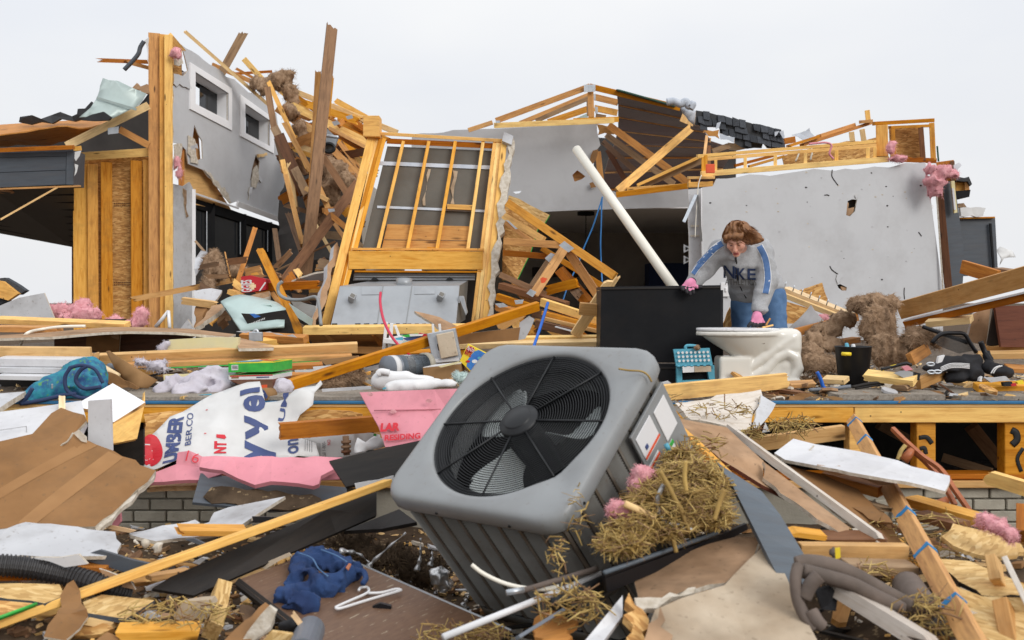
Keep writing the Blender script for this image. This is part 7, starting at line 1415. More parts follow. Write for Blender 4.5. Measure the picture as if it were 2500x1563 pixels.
# ============================================================ foreground, left: house wrap, foam, plasterboard
tyv=S('house_wrap','h',[(1030,1165,5.5),(1062,1050,5.55),(1100,980,5.6),(1260,830,5.75),(1400,750,5.85),(1500,690,5.9),(1700,612,5.95),(1830,566,5.95),(1918,545,5.95),(1935,610,5.9),(1958,700,5.85),(2100,672,5.85),(2240,612,5.9),(2368,545,5.95),(2382,572,5.95),(2322,640,5.9),(2312,738,5.85),(2215,790,5.8),(2190,830,5.8),(2240,980,5.75),(2330,1010,5.75),(2360,1110,5.7),(2000,1125,5.6),(1600,1125,5.55),(1330,1120,5.5),(1120,1200,5.45)],5.7,.003,'tyvek','large torn white house wrap with navy and red print hanging off the deck','house wrap',rough=.012,seg=.05,res=.045,bend=crumple(.05,3.6,6),smooth=True)
TP=Plane(V('h',1100,980,5.6),V('h',2300,1100,5.7),V('h',1830,566,5.95))
def tp_(x,y):return TP.at('h',x,y)
def TX(s,x0,y0,x1,y1,hh,mt_,bold=.02,shear=0):lettering(tyv,s,tp_(x0,y0),tp_(x1,y1),px('h',hh,5.7),mt_,bold,.004,sub=.04,shear=shear)
TX('UMBER',1262,1180,1305,800,105,'ink_navy',.05);TX('BER.CO',1395,1055,1402,760,44,'ink_navy',.01)
TX('NT',1630,1105,1632,1010,85,'ink_red',.05)
decal(tyv,[tp_(1603+x,978+y)for x,y in((0,-12),(60,-16),(72,2),(60,14),(0,10))],'ink_red',.005)
TX('Tyvel',1925,1240,1890,600,235,'ink_navy',.03)if False else None
TX('e',1885,795,1880,690,160,'ink_navy',.03);TX('v',1900,980,1890,815,165,'ink_navy',.03);TX('y',1925,1180,1925,985,225,'ink_navy',.03);TX('l',1850,672,1850,628,150,'ink_navy',.04)
TX('on',2170,1115,2165,985,80,'ink_navy',.02);TX('UM',2075,850,2120,690,45,'ink_navy',.03)
TX('Call 1-800-',2395,1120,2392,990,26,'ink_dark',.0)if False else None
for k_ in range(4):decal(tyv,[tp_(2255+k_*16+a,y)for a,y in((0,1000),(2.5,1000),(2.5,1090),(0,1090))],'ink_dark',.004)
for(x,y)in((1522,742),(1522,962)):decal(tyv,[tp_(x-8,y-3),tp_(x+8,y-3),tp_(x+8,y+3),tp_(x-8,y+3)],'ink_red',.004)
bd=decal(tyv,[tp_(1125+76*math.cos(a)*(1 if math.cos(a)>0 else 1.05),1070+112*math.sin(a))for a in[i*.2618 for i in range(24)]],'ink_red',.0045,'badge')
TX('84',1100,1130,1112,1012,72,'ink_white',.04);
tyv2=S('house_wrap','i',[(240,850),(470,815),(600,790),(900,770),(990,790),(1000,850),(820,960),(640,975),(240,965)],5.8,.003,'tyvek','dirty white house wrap with small print behind the nail-studded board','house wrap',rough=.012,seg=.06,res=.06,bend=crumple(.02,4,8),smooth=True)
lettering(tyv2,'Call 1-800-',V('i',583,960,5.79),V('i',580,840,5.79),px('i',24,5.8),'ink_dark',0,.02);lettering(tyv2,'NO',V('i',617,865,5.79),V('i',617,825,5.79),px('i',24,5.8),'ink_red',.02,.02)
for k_ in range(2):decal(tyv2,[V('i',535+k_*14+a,y,5.79)for a,y in((0,850),(3,850),(3,950),(0,950))],'ink_dark',.02)
decal(tyv2,[V('i',955+12*math.cos(a),792+12*math.sin(a),5.78)for a in[i*.628 for i in range(10)]],'green_print',.03)
S('paper_scrap','i',[(795,930),(820,815),(880,850),(940,805),(1020,825),(1030,880),(900,910)],5.4,.003,'ink_white','crumpled white paper under the pink panel','paper',bend=crumple(.03,6,2),res=.04,seg=.04,rough=.01,smooth=True)
S('paper_scrap','i',[(803,1150),(1090,1090),(1095,1130),(820,1215)],4.75,.004,'ink_white','white paper strip under the dark board beside the fan unit','paper',rough=.006)
fit_=thing('pipe_fitting','rusty pipe fitting hanging in front of the dirty wrap','pipe fitting',V('i',745,950,5.5));tube('pipe',[V('i',738,800,5.5),V('i',745,940,5.5)],.018,'lumber_dark',parent=fit_,smooth=False,sides=12)
for y in(835,870,905):tube('collar',[V('i',740,y,5.5),V('i',741,y+18,5.5)],.028,'lumber_dark',parent=fit_,smooth=False,sides=8)
pf=S('foam_sheet','h',[(1100,1292,5.3),(1150,1218,5.35),(1300,1160,5.4),(1312,1072,5.45),(1400,1060,5.45),(1492,1102,5.45),(1470,1180,5.4),(1640,1230,5.35),(1500,1275,5.3),(1300,1280,5.3)],5.4,.025,'pink_foam','pink foam sheet with red scrawl below the house wrap','foam sheet',rough=.01,seg=.06)
lettering(pf,'16',V('h',1375,1085,5.4),V('h',1465,1090,5.4),.06,'ink_red',-.01,.02)
S('foam_sheet','h',[(1470,1180,5.25),(1492,1104,5.3),(2419,1106,5.35),(2560,1112,5.35),(2500,1180,5.3),(2370,1245,5.2),(2355,1305,5.15),(2312,1320,5.15),(2200,1300,5.15),(2000,1285,5.15),(1880,1312,5.15),(1760,1265,5.2),(1640,1205,5.2)],5.2,.025,'pink_foam','long light-pink foam strip with broken right end','foam sheet',rough=.008,seg=.06)
S('foam_sheet','i',[(545,1060),(620,1000),(700,1120),(540,1130)],5.45,.02,'pink_foam','darker pink foam patch behind the broken strip end','foam sheet',rough=.006)
pk=S('foam_sheet','i',[(840,478,5.45),(1170,465,5.45),(1500,452,5.4),(1650,450,5.4),(1560,700,5.3),(1330,850,5.2),(1030,882,5.2),(975,720,5.3),(900,590,5.4)],5.4,.02,'pink_foam','pink foam panel with red lettering standing beside the fan unit','foam sheet',rough=.006,seg=.08,torn={5,6,7})
lettering(pk,'LAR',V('i',1006,772,5.3),V('i',1150,772,5.3),px('i',76,5.3),'ink_red',.06,.02);lettering(pk,'RESIDING',V('i',1036,850,5.25),V('i',1300,838,5.25),px('i',52,5.3),'ink_red',.04,.02)
for x,y in((1090,620),(1355,540),(920,492)):p_=V('i',x,y,5.33);sheet('gouge',[p_+Vector((math.cos(a)*.02,-.01,math.sin(a)*.012))for a in(0,1.3,2.2,3.5,4.8)],.01,'pink_fluff',parent=pk)
for y in(612,665):tube('crease',[V('i',930+(y-560)*.35,y,5.34),V('i',1450-(y-600),y-12,5.34)],.004,'pink_foam',parent=pk)
S('siding_board','h',[(1480,1225,5.35),(2000,1285,5.35),(2560,1330,5.35),(2560,1470,5.2),(2000,1500,5.1),(1420,1440,5.1)],5.3,.015,'slate_paint','muddy slate-gray siding board lying against the brick foundation','siding',rough=.0)
S('mud_crust','h',[(1500,1400,5.13),(1560,1330,5.2),(1900,1340,5.2),(2300,1380,5.2),(2400,1470,5.1),(1980,1490,5.08),(1560,1450,5.1)],5.1,.004,'dirt','crust of brown mud on the slate siding board','mud',rough=.02,seg=.05)
S('trim_strip','h',[(1080,1330,5.4),(1150,1300,5.45),(1455,1280,5.45),(1450,1315,5.4),(1250,1320,5.4)],5.4,.03,'wood_raw','thin pale wood strip above the brick foundation','strip',rough=.005)
cdr=S('door_leaf','h',[(530,735,5.35),(832,562,5.6),(1072,702,5.4),(838,850,5.15),(700,760,5.25)],5.3,.02,('white_trim','plywood','plywood'),'white cabinet door lying tilted over the deck edge at left','door')
S('plywood_scrap','h',[(828,866,5.14),(1052,742,5.38),(1070,622,5.5),(1070,705,5.42),(1012,972,5.2),(822,1010,5.1)],5.2,.02,'lumber_bright','yellow plywood piece hanging under the white cabinet door','plywood')
S('white_panel_board','h',[(650,692),(816,680),(826,1062),(740,1040),(650,985)],5.0,.02,'white_paint','upright narrow white board in front of the cabinet door','board')
S('door_slab','h',[(-40,778,5.3),(300,735,5.35),(600,690,5.4),(640,840,5.1),(560,1000,4.9),(-40,1000,4.9)],5.2,.03,'white_paint','large white door slab lying at the far left under the brown plasterboard','door')
for q in(((0,905),(190,878),(192,884),(0,913)),((190,878),(196,878),(200,960),(194,960))):sheet('groove',[V('h',*p,5.0)for p in q],.003,'drywall_white',parent=bpy.data.objects['door_slab'])
S('door_slab','h',[(-40,640,5.9),(190,622,6.0),(60,700,5.7),(-40,770,5.6)],5.8,.03,DRY,'white board corner beside the backpack at the far left','board')
boards([('h',458,790,5.2,458,655,5.3,44,'wood_raw',0,0,.01,'short upright wood stake left of the white boards')])
S('void_shade','h',[(830,1010),(1060,900),(1060,1170),(900,1130),(830,1080)],5.5,.02,'charcoal_paint','black sheet standing for shade in the gap between white boards and house wrap','board')  # black sheet painting the shade of the void, no board here
S('strand_board','h',[(1062,790,5.95),(1150,780,5.95),(1350,770,5.95),(1240,850,5.9),(1075,1010,5.85)],5.9,.02,'osb','strand board edge showing left of the house wrap','strand board',rough=.02,seg=.06)
S('strand_board','i',[(380,630,5.9),(640,610,5.9),(860,640,5.9),(860,690,5.9),(380,700,5.9)],5.9,.02,'osb','strand board strip behind the nail-studded board','strand board',rough=.02,seg=.06)
bigp=S('plasterboard_sheet','h',[(-40,1000,4.75),(240,935,4.9),(380,782,5.05),(450,742,5.1),(540,775,5.05),(622,795,5.0),(642,836,5.0),(545,935,4.9),(650,985,4.9),(900,1100,4.85),(1150,1205,4.8),(1090,1290,4.7),(960,1400,4.6),(700,1620,4.35),(300,1640,4.3),(-40,1640,4.3)],4.7,.018,('paper_brown','drywall_white','gypsum'),'big torn plasterboard sheet, brown paper side up, at lower left','plasterboard',rough=.012,seg=.06,torn={3,4,5,6,7,8,9,10,11,12,13,14},res=.12)
PP=Plane(V('h',-40,1300,4.55),V('h',700,1100,4.8),V('h',700,1620,4.35))
def dp_(pts,mt_,off=.004):decal(bigp,[V('h',x,y,d)for x,y,d in pts],mt_,off,'faded_stripe')
plain('paper_faded',(.345,.187,.08),(.29,.152,.063),rough=.85,scale=4,bump=.1,bscale=14,spec=.15,dirt=.2)
dp_([(-30,1395,4.5),(640,990,4.9),(720,1025,4.88),(-30,1480,4.45)],'paper_faded',.0015);dp_([(120,1600,4.33),(800,1065,4.86),(910,1110,4.84),(260,1610,4.33)],'paper_faded',.0015)
S('torn_paper','h',[(540,930),(580,905),(640,960),(640,1000),(600,990)],4.86,.004,'gypsum','curled paper tear on the brown plasterboard','paper',rough=.008,seg=.04)
tube('paper_crack',[V('h',*q,4.82)for q in((540,930),(500,990),(455,1020),(440,1070),(400,1160))],.005,'gypsum',parent=bigp,sides=5)
S('plaster_edge','h',[(700,1630,4.36),(960,1405,4.6),(1150,1205,4.81),(1145,1235,4.8),(1000,1395,4.6),(720,1660,4.34)],4.6,.02,'gypsum','crumbling white core edge of the big brown plasterboard','plaster',rough=.01,seg=.04)
S('white_board','l',[(715,660),(820,600),(822,680),(760,670)],4.5,.01,'white_paint','white board corner under the big plasterboard edge','board')
S('foam_scrap','l',[(822,585),(885,540),(890,640),(860,680),(825,660)],4.8,.02,'pink_foam','shaded pink foam scrap beside the bricks','foam')
# ============================================================ foreground, lower left
S('plaster_shard','l',[(-40,700,4.1),(45,690,4.1),(190,640,4.2),(480,665,4.2),(850,712,4.2),(895,800,4.1),(872,885,4.0),(640,892,3.95),(300,895,3.9),(-40,890,3.9)],4,.015,DRY,'wide white plaster shard at the left edge, printed side up','plasterboard',rough=.012,seg=.05,torn={1,2,3,4,5,6,7,8})
S('plaster_shard','l',[(200,905),(580,880),(645,950),(480,975)],3.85,.015,DRY,'narrow white plaster shard under the wide one','plasterboard',rough=.008,seg=.05)
S('plaster_shard','l',[(1345,715,4.6),(1545,640,4.75),(1580,570,4.85),(1690,530,4.9),(1800,510,4.9),(2105,450,5.0),(1900,580,4.7),(1710,710,4.5),(1440,750,4.5)],4.7,.015,DRY,'white plaster shard pointing up right below the siding board','plasterboard',rough=.012,seg=.05,torn={0,1,2,3})
S('plaster_shard','l',[(955,722,4.5),(1200,665,4.6),(1440,622,4.7),(1475,645,4.7),(1345,712,4.6),(1440,752,4.5),(1150,782,4.4),(1000,745,4.4)],4.5,.015,DRY,'white plaster shard left of the upward-pointing one','plasterboard',rough=.012,seg=.05)
S('plaster_shard','l',[(720,660),(800,665),(1000,705),(960,720),(760,680)],4.45,.015,('wood_raw','wood_raw','wood_raw'),'pale wood sliver under the big plasterboard corner','sliver',rough=.004)
for i,(x,y,r_)in enumerate(((1080,800,30),(1160,820,40),(1110,830,24),(1000,780,24))):blob('plaster_lump',[vb('l',x,y,4.2,r_,r_,r_*1.1)],'gypsum',None,.009,.012,30,i,('pale plaster lump under the white shards, %s'%('leftmost of the larger two','largest','smallest','nearest the wide shard')[i]),'plaster')
boards([('l',1345,725,4.35,1830,728,4.5,40,'lumber',22,.03,0,'short yellow board below the upward white shard'),('l',-60,1418,3.55,2900,345,4.5,54,'lumber_bright',8,0,0,'very long thin yellow board with nails crossing the lower left'),('l',-40,1060,3.85,330,1050,3.9,40,'lumber_orange',20,0,0,'orange board end under the corrugated pipe at left'),('l',520,990,3.95,780,1000,3.95,50,'lumber_orange',20,0,0,'orange board piece behind the corrugated pipe'),('l',870,1490,3.45,1465,1478,3.5,66,'lumber',25,.02,.01,'yellow board lying at the bottom edge, left of the denim'),('l',640,1370,3.6,830,1410,3.6,62,'lumber_pale',20,.02,.01,'short pale block near the bottom at left'),('l',1595,1390,3.65,1665,1070,3.85,110,'osb_pale',10,.01,0,'strip of strand board standing left of the brown tabletop'),('l',1120,1060,4.0,1420,1010,4.1,40,'lumber_orange',10,0,0,'orange scrap behind the end of the dark board'),])
S('dark_board','l',[(1122,1132,3.9),(1260,1045,3.95),(2419,545,4.45),(2780,400,4.6),(2780,590,4.5),(2480,720,4.4),(1430,1182,3.9)],4.2,.018,'charcoal_paint','long charcoal siding board slanting up to the fan unit','siding')
S('dark_board','i',[(615,985,4.85),(940,905,4.9),(1290,832,4.95),(1320,1010,4.8),(1090,1090,4.8),(740,1175,4.75)],4.85,.018,'charcoal_paint','shorter charcoal siding board behind the fan unit corner','siding')
S('dark_board','m',[(420,705,4.5),(830,545,4.6),(960,640,4.5),(700,690,4.45)],4.5,.018,'charcoal_paint','charcoal board shadowed under the long one beside the fan unit','siding')
S('dark_board','l',[(550,905),(735,848),(1105,950),(945,1022)],3.98,.018,'slate_paint','small slate board lying over the corrugated pipe','siding',rough=.004)
S('tin_piece','l',[(1860,600),(2080,605),(2060,660),(1870,640)],4.6,.01,'ac_black','dark metal piece under the muddy siding board','metal')
S('tin_piece','l',[(1365,770),(1430,762),(1510,800),(1480,812)],4.2,.015,'slate_paint','small dark slat under the short yellow board','slat')
cp=thing('drain_hose','black corrugated drain hose lying at the left edge','hose',V('l',300,1050,3.85));HP=smoothpts([V('l',*q)for q in((-80,955,3.8),(200,975,3.85),(500,1035,3.9),(760,1110,3.9),(960,1165,3.95))],60)
v,f=tube_data([p-HP[0]for p in HP],px('l',78,3.87),16,lambda t:1+.07*(1 if int(t*240/3.4)%2 else-1));link('hose',pydata('hose',v,f,'corrugated_black',smooth=False),Matrix.Translation(HP[0]),cp)
S('strand_board','l',[(-40,1095,3.75),(150,1092,3.75),(440,1102,3.8),(460,1190,3.7),(330,1240,3.65),(-40,1190,3.65)],3.7,.015,('osb_pale','osb','slate_paint'),'pale strand board at the left edge under the corrugated hose','strand board',rough=.006,seg=.05)
S('strand_board','l',[(-40,1215,3.6),(268,1242,3.65),(-40,1355,3.5)],3.6,.015,('osb','osb','green_print'),'orange strand board corner with green edge at the left edge','strand board')
tube('edge_band',[V('l',-40,1358,3.49),V('l',270,1243,3.64)],.006,'green_print',smooth=False,label='green painted edge along the orange strand board corner',cat='edge band')
sb=S('strand_board','l',[(610,1232,3.7),(752,1175,3.8),(1142,1217,3.8),(930,1356,3.6),(650,1312,3.6)],3.7,.018,('osb_pale','osb','slate_paint'),'strand board with dark paint smears left of center bottom','strand board')
for q in(((650,1262),(840,1190),(860,1196),(660,1272)),((720,1270),(990,1205),(1000,1215),(730,1285)),((850,1330),(1130,1220),(1140,1225),(900,1345)),((640,1305),(720,1285),(760,1300),(660,1312))):decal(sb,[V('l',*p,3.7)for p in q],'slate_paint',.004+q[0][0]*1e-6)
S('paper_scrap','l',[(440,1192,3.7),(490,1080,3.75),(540,1050,3.75),(590,1140,3.7),(600,1230,3.65),(640,1280,3.6),(650,1332,3.6),(590,1420,3.5),(480,1500,3.45),(320,1472,3.45),(420,1330,3.55)],3.6,.008,('paper_brown','gypsum','gypsum'),'brown torn paper scrap draped over the long yellow board','paper',rough=.01,seg=.04,bend=crumple(.02,8,3),res=.05)
S('paper_scrap','l',[(1640,1530,3.3),(1960,1232,3.55),(2030,1290,3.5),(2000,1400,3.4),(1830,1530,3.3)],3.4,.02,('paper_brown','gypsum','gypsum'),'brown-and-white plaster wedge at the bottom beside the tabletop','plasterboard',rough=.01,seg=.04)
S('plaster_wedge','l',[(1985,1262),(2040,1300),(2000,1410),(1850,1530),(1780,1530)],3.32,.02,'gypsum','crumbled white plaster wedge beside the brown wedge','plaster',rough=.012,seg=.04)
S('particle_chunk','l',[(1280,1332),(1335,1242),(1560,1215),(1580,1250),(1530,1352),(1340,1392)],3.65,.05,'dusty_board','gray-brown particle board chunk left of the strand board strip','board',rough=.012,seg=.05)
S('paper_scrap','l',[(730,985),(780,1000),(960,1075),(1000,1140),(900,1120),(780,1060)],3.9,.01,TAN,'tan plaster flap beside the corrugated hose','plasterboard',rough=.008,seg=.04)
S('plaster_bit','l',[(1420,940),(1490,905),(1525,910),(1470,955)],4.1,.02,'drywall_white','small white plaster bit above the dark board','plaster',rough=.006)
S('wood_flake','l',[(1900,960),(2130,870),(2150,890),(1960,990)],4.15,.015,'dusty_board','gray wood flake resting on the long dark board','wood',rough=.006)
S('plaster_bit','l',[(1035,1330),(1090,1290),(1180,1340),(1110,1355)],3.6,.012,'drywall_white','flat white plaster bit right of the smeared strand board','plaster',rough=.006)
tt=thing('tabletop','dusty brown laminate tabletop lying in the dirt with jeans on it','tabletop',V('m',700,1300,3.8))
TT=Plane(V('l',1745,1072,4.0),V('m',262,832,4.35),V('m',1650,1440,3.75))
sheet('board',[TT.at('l',1745,1072),TT.at('m',262,832),TT.at('m',1200,1225),TT.at('m',1660,1445),TT.at('m',1420,1640),TT.at('m',420,1700)],.035,('laminate_brown','lumber_dark','ac_black'),parent=tt)
beam('edge_band',TT.at('m',262,832,.002),TT.at('m',1655,1442,.002),.008,.04,'gray_metal',parent=tt);beam('edge_band',TT.at('l',1745,1072,.0),TT.at('m',420,1690,.0),.03,.03,'charcoal_paint',parent=tt)
def tt_(t,x,y,o=0):return TT.at(t,x,y,o)
jp=[tt_('m',*q,.022)for q in((60,1110),(110,985),(230,950),(360,985),(470,1040),(420,1110),(290,1160),(180,1110),(60,1170),(10,1230),(120,1275),(200,1265))]
jo=worm('jeans',jp,[.028,.036,.036,.034,.032,.036,.04,.03,.034,.038,.036,.032],'denim_dark','crumpled dark blue jeans on the brown tabletop','jeans',.007,.028,17,9,k=.03)
tube('seam',[tt_('m',*q,.085)for q in((80,1010),(180,1050),(230,1130),(300,1190))],.003,'denim_light',parent=jo);tube('seam',[tt_('m',*q,.085)for q in((250,985),(360,1030),(440,1080))],.003,'denim_light',parent=jo)
sheet('patch',[tt_('m',*q,.09)for q in((430,1130),(455,1095),(472,1105),(450,1150))],.004,'rust_wood',parent=jo);tube('belt_loop',[tt_('m',*q,.05)for q in((500,1080),(560,1090),(580,1140),(560,1180))],.012,'denim_dark',parent=jo)
tube('coat_hanger',[tt_('m',*q,.02)for q in((530,1180),(545,1160),(590,1155),(605,1185),(560,1215),(480,1250),(380,1295),(362,1308),(400,1312),(600,1250),(820,1185),(838,1175),(800,1170),(700,1195),(600,1200))],.0055,'white_plastic',label='white plastic coat hanger on the brown tabletop',cat='hanger',per=5)
bk3=S('plastic_clip','m',[(632,1265),(690,1240),(770,1262),(778,1335),(745,1340),(735,1315),(700,1310),(665,1345),(650,1310)],3.85,.02,'black_satin','small black plastic clip piece under the coat hanger','plastic clip')
pa_,pb_=V('m',110,1620,3.1),V('m',175,1440,3.45);v1,f1=tube_data([Vector(),pb_-pa_],.05,20);v2,f2=tube_data([Vector(),pb_-pa_],.043,20);f1=f1[:20]+[tuple(40+i for i in f[::-1])for f in f2[:20]]+[(20+i,20+(i+1)%20,60+(i+1)%20,60+i)for i in range(20)]+[((i+1)%20,i,40+i,40+(i+1)%20)for i in range(20)]
link('pipe_end',pydata('pipe_end',v1+v2,f1,'gray_pipe'),Matrix.Translation(pa_),None,'blue-gray plastic pipe end at the bottom edge','pipe')
blob('black_shoe',[vb('l',2100,1390,3.4,70,60,40),vb('l',2190,1400,3.4,50,40,35)],'black_cloth',None,.012,.015,22,4,'black cloth lump beside the white plaster wedge','cloth')
boards([('l',2160,1315,3.4,2240,1420,3.35,40,'wood_raw',0,.01,.01,'pale splinter on the black cloth lump')])
S('strand_board','l',[(1930,1530),(2000,1450),(2150,1470),(2200,1530)],3.25,.02,'osb_pale','pale strand board tip at the bottom beside the gray pipe end','strand board',rough=.01,seg=.04)
random.seed(6)
for i,pts in enumerate((((600,975),(650,920),(760,820),(880,720)),((960,1000),(985,900),(990,760)),((1060,960),(1075,900),(1070,830)),((390,855),(470,860),(540,880),(610,940)),((1300,1260),(1330,1210),(1350,1170)))):
 tube('foil_strip',[V('m',*q,4.35)for q in pts],.012,'foil',label='crumpled silver foil strip beside the fan unit, '+('longest','upright middle','right of the middle one','leftmost','lowest by the tabletop')[i],cat='foil',sides=4,rfn=lambda t:.35+1.1*(1-t)**2+.3*math.sin(t*20))
blob('foil_wad',[vb('m',1120,1040,4.3,60,50,50),vb('m',1180,1100,4.3,50,40,40)],'foil',None,.01,.03,24,5,'wad of silver foil in the dirt beside the fan unit','foil')
fluff('root_mat',[vb('m',700,900,4.5,200,120,60),vb('m',1000,1000,4.5,160,120,80),vb('m',450,790,4.6,120,90,40)],'mat of dirt and dry roots in the hollow beside the fan unit','dirt',.022,.05,11,40,cat='dirt',strands=700)
# ============================================================ foreground, right of the fan unit: straw, boards
def straw(name,lab,regions,n,seed,l=(.04,.16),r=.0028,mat='straw',kind='stuff'):
 rg=random.Random(seed);vs_,fs=[],[]
 for i in range(n):
  t,cx_,cy_,d,rx,ry=rg.choice(regions)
  a=rg.uniform(0,6.283);q=rg.random()**.5;p=V(t,cx_+rx*q*math.cos(a),cy_+ry*q*math.sin(a),d+rg.uniform(-.12,.06))
  dr=Vector((rg.gauss(.2,1),rg.gauss(0,.8),rg.gauss(-.15,.38))).normalized();L_=rg.uniform(*l);u=dr.orthogonal().normalized();w_=dr.cross(u);rr=r*rg.uniform(.6,1.9);b0=len(vs_);bn_=Vector((rg.gauss(0,.1),rg.gauss(0,.1),rg.gauss(0,.1)))*L_
  for k,o_ in enumerate((-.5,0,.5)):
   c_=p+dr*L_*o_+(bn_ if k==1 else Vector())
   for m_ in range(3):an=m_*2.094;vs_.append(c_+(u*math.cos(an)+w_*math.sin(an))*rr*(1 if k<2 else .6))
  for k in(0,1):
   for m_ in range(3):q2=(m_+1)%3;fs.append((b0+k*3+m_,b0+k*3+q2,b0+k*3+3+q2,b0+k*3+3+m_))
 me=pydata(name,vs_,fs,('straw','straw_pale','lumber_brown'),[rg.choice((0,0,1,1,2))for _ in range(len(fs)//6)for __ in range(6)],smooth=True)
 return link(name,me,None,None,lab,name.replace('_',' '),None,kind)
plain('chaff',(.26,.17,.07),(.10,.06,.025),rough=1,scale=28,bump=1,bscale=70,vary=0,spots=((.50,.36,.14),40,.58))
fluff('straw_mound',[vb('n',360,340,3.85,170,160,150),vb('n',500,420,3.75,150,140,110),vb('n',280,520,3.65,180,140,100),vb('n',110,590,3.6,130,100,80),vb('n',540,300,3.9,110,110,130),vb('n',400,200,4.05,110,110,110)],'core of the straw heap packed against the fan unit','chaff',.03,.05,10,50,cat='straw',strands=0)
straw('straw_litter','dry straw and corn stalks packed against the right side of the fan unit',[('n',370,330,3.62,180,160),('n',500,420,3.6,160,120),('n',270,510,3.46,190,110),('n',250,420,3.5,170,110),('n',90,580,3.42,130,85),('n',400,190,3.85,100,120),('n',480,300,3.66,160,150),('n',330,420,3.5,200,150),('n',40,640,3.36,110,55),('n',570,470,3.62,100,70),('n',590,330,3.75,60,90)],10500,1,(.012,.12),.0016)
straw('straw_fringe','straw fringe caught on the louvers at the fan unit corner',[('m',2150,560,3.42,70,200),('m',2000,880,3.33,60,150),('n',10,500,3.4,60,120)],70,5,(.02,.08),.0018)
straw('straw_wisps','loose straw wisps scattered over the lower debris',[('n',1850,600,4.0,350,160),('n',1500,860,3.5,250,120),('n',1850,1080,3.1,200,140),('m',1300,1480,3.5,350,80),('l',1300,1330,3.6,400,120),('m',2100,1250,3.2,250,150),('k',900,640,5.4,150,60)],900,2,(.03,.12),.002)
straw('straw_crown','dry straw caught on the broken boards behind the fan unit',[('k',90,560,4.6,90,160),('k',300,800,4.0,150,120),('k',640,690,5.2,70,40),('k',430,540,5.2,220,60)],260,3,(.03,.1),.002)
for i,pts in enumerate((((270,210),(330,320),(390,440),(440,560)),((320,540),(345,610),(365,690)),((590,500),(620,400),(650,320)),((60,405),(150,445),(240,490)),((420,150),(415,250),(425,330)))):
 tube('corn_stalk',[V('n',*q,3.36)for q in pts],.008 if i!=3 else .013,'straw' if i!=3 else 'lumber_pale',label=('thick dark-ended corn stalk leaning in the straw heap','short corn stalk hanging below the straw heap','corn stalk rising at the right of the straw heap','pale flat wood strip across the straw heap','corn stalk upright near the straw heap top')[i],cat='stalk',sides=7)
fluff('pink_insulation',[vb('n',160,235,3.55,55,40,60),vb('n',130,290,3.55,40,40,40)],'pink insulation tuft on the straw beside the sticker panel','pink_fluff',.012,.025,22,51,strands=150)
fluff('pink_insulation',[vb('n',20,440,3.4,60,40,50),vb('n',80,470,3.4,40,40,30)],'pink insulation tuft on the straw at the fan unit corner','pink_fluff',.012,.025,22,52,strands=150)
tube('silver_ribbon',[V('n',*q,3.38)for q in((290,290),(255,370),(260,450),(310,520),(380,530),(460,560))],.010,'foil',label='silver ribbon curling through the straw heap',cat='ribbon',sides=4)
tube('clear_pipe',[V('n',300,75,3.7),V('n',325,62,3.7)],.014,'aqua_plastic',label='small pale blue bottle neck by the sticker panel',cat='bottle',smooth=False)
tube('twig',[V('j',*q,3.78)for q in((1845,243),(1920,255),(2010,262),(2060,290),(2090,340))],.004,'straw',label='thin dry stalk lying on the lid corner of the fan unit',cat='stalk',sides=5)
S('splinter_board','k',[(-30,330,4.8),(10,420,4.8),(60,560,4.7),(30,480,4.75),(-10,400,4.8)],4.8,.04,'wood_raw','raw splintered timber standing behind the fan unit corner','timber',rough=.01)
boards([('k',75,610,4.5,430,965,3.95,60,'lumber',14,.06,.05,'splintered timber with red painted edge behind the straw'),('k',-10,420,5.0,160,690,4.6,46,'lumber_brown',0,.05,.05,'brown splintered lath behind the fan unit sticker panel'),('k',640,772,5.5,1245,690,5.6,92,'lumber_pale',18,.02,0,'pale post lying level under the deck edge'),('k',1275,590,5.75,2110,2150,2.75,104,'lumber_orange',22,0,0,'long weathered timber with blue marks running to the bottom right'),('k',1085,985,4.6,1460,1085,4.4,70,'lumber_orange',20,0,0,'orange board under the white panel at right'),('k',1620,1140,4.4,2125,1285,4.0,58,'lumber',20,0,.02,'yellow board right of the long blue-marked timber'),('k',2170,985,4.7,2500,1085,4.5,92,'lumber_bright',18,.03,0,'yellow broken post entering from the right edge'),('k',1290,1130,4.3,1480,1190,4.1,24,'lumber_brown',10,.02,.02,'thin gray-brown slat left of the long blue-marked timber'),('k',1670,1235,4.2,1950,1310,3.95,50,'lumber_brown',20,.02,0,'brown weathered slat under the yellow board at right'),('n',1100,705,3.55,1740,712,3.6,118,'lumber',20,0,0,'yellow board lying behind the foam strap bundle'),('n',1085,628,3.75,1610,626,3.75,22,'lumber_brown',25,0,.02,'thin gray board above the yellow board at lower right'),('n',1400,800,3.45,1800,810,3.5,60,'lumber_brown',20,0,0,'brown board in shadow below the yellow board'),('n',2270,960,3.1,2330,1240,2.95,90,'lumber_pale',15,0,0,'pale lath at the bottom right corner'),('n',2215,700,3.3,2245,850,3.25,60,'lumber_pale',10,0,0,'short pale lath between the strand board pieces'),('n',2300,712,3.2,2440,1000,3.05,34,'white_wood',0,0,0,'thin white strip slanting at the right edge'),('n',2400,400,4.4,2400,560,4.3,50,'lumber_orange',0,0,0,'orange upright board at the right edge by the bricks'),('n',1250,880,3.1,1830,1240,2.85,92,'white_wood',12,.08,.08,'whitish splintered board low at right'),('n',1050,585,3.7,1250,610,3.7,30,'lumber',15,.02,.02,'slim yellow board in the dark gap at lower right'),])
red_=bpy.data.objects.get('loose_board');
beam('red_edge',V('k',85,650,4.42),V('k',400,955,3.9),px('k',16,4.2),.02,'red_print',label='red painted edge strip along the splintered timber',cat='edge strip',jag=(.03,.03))
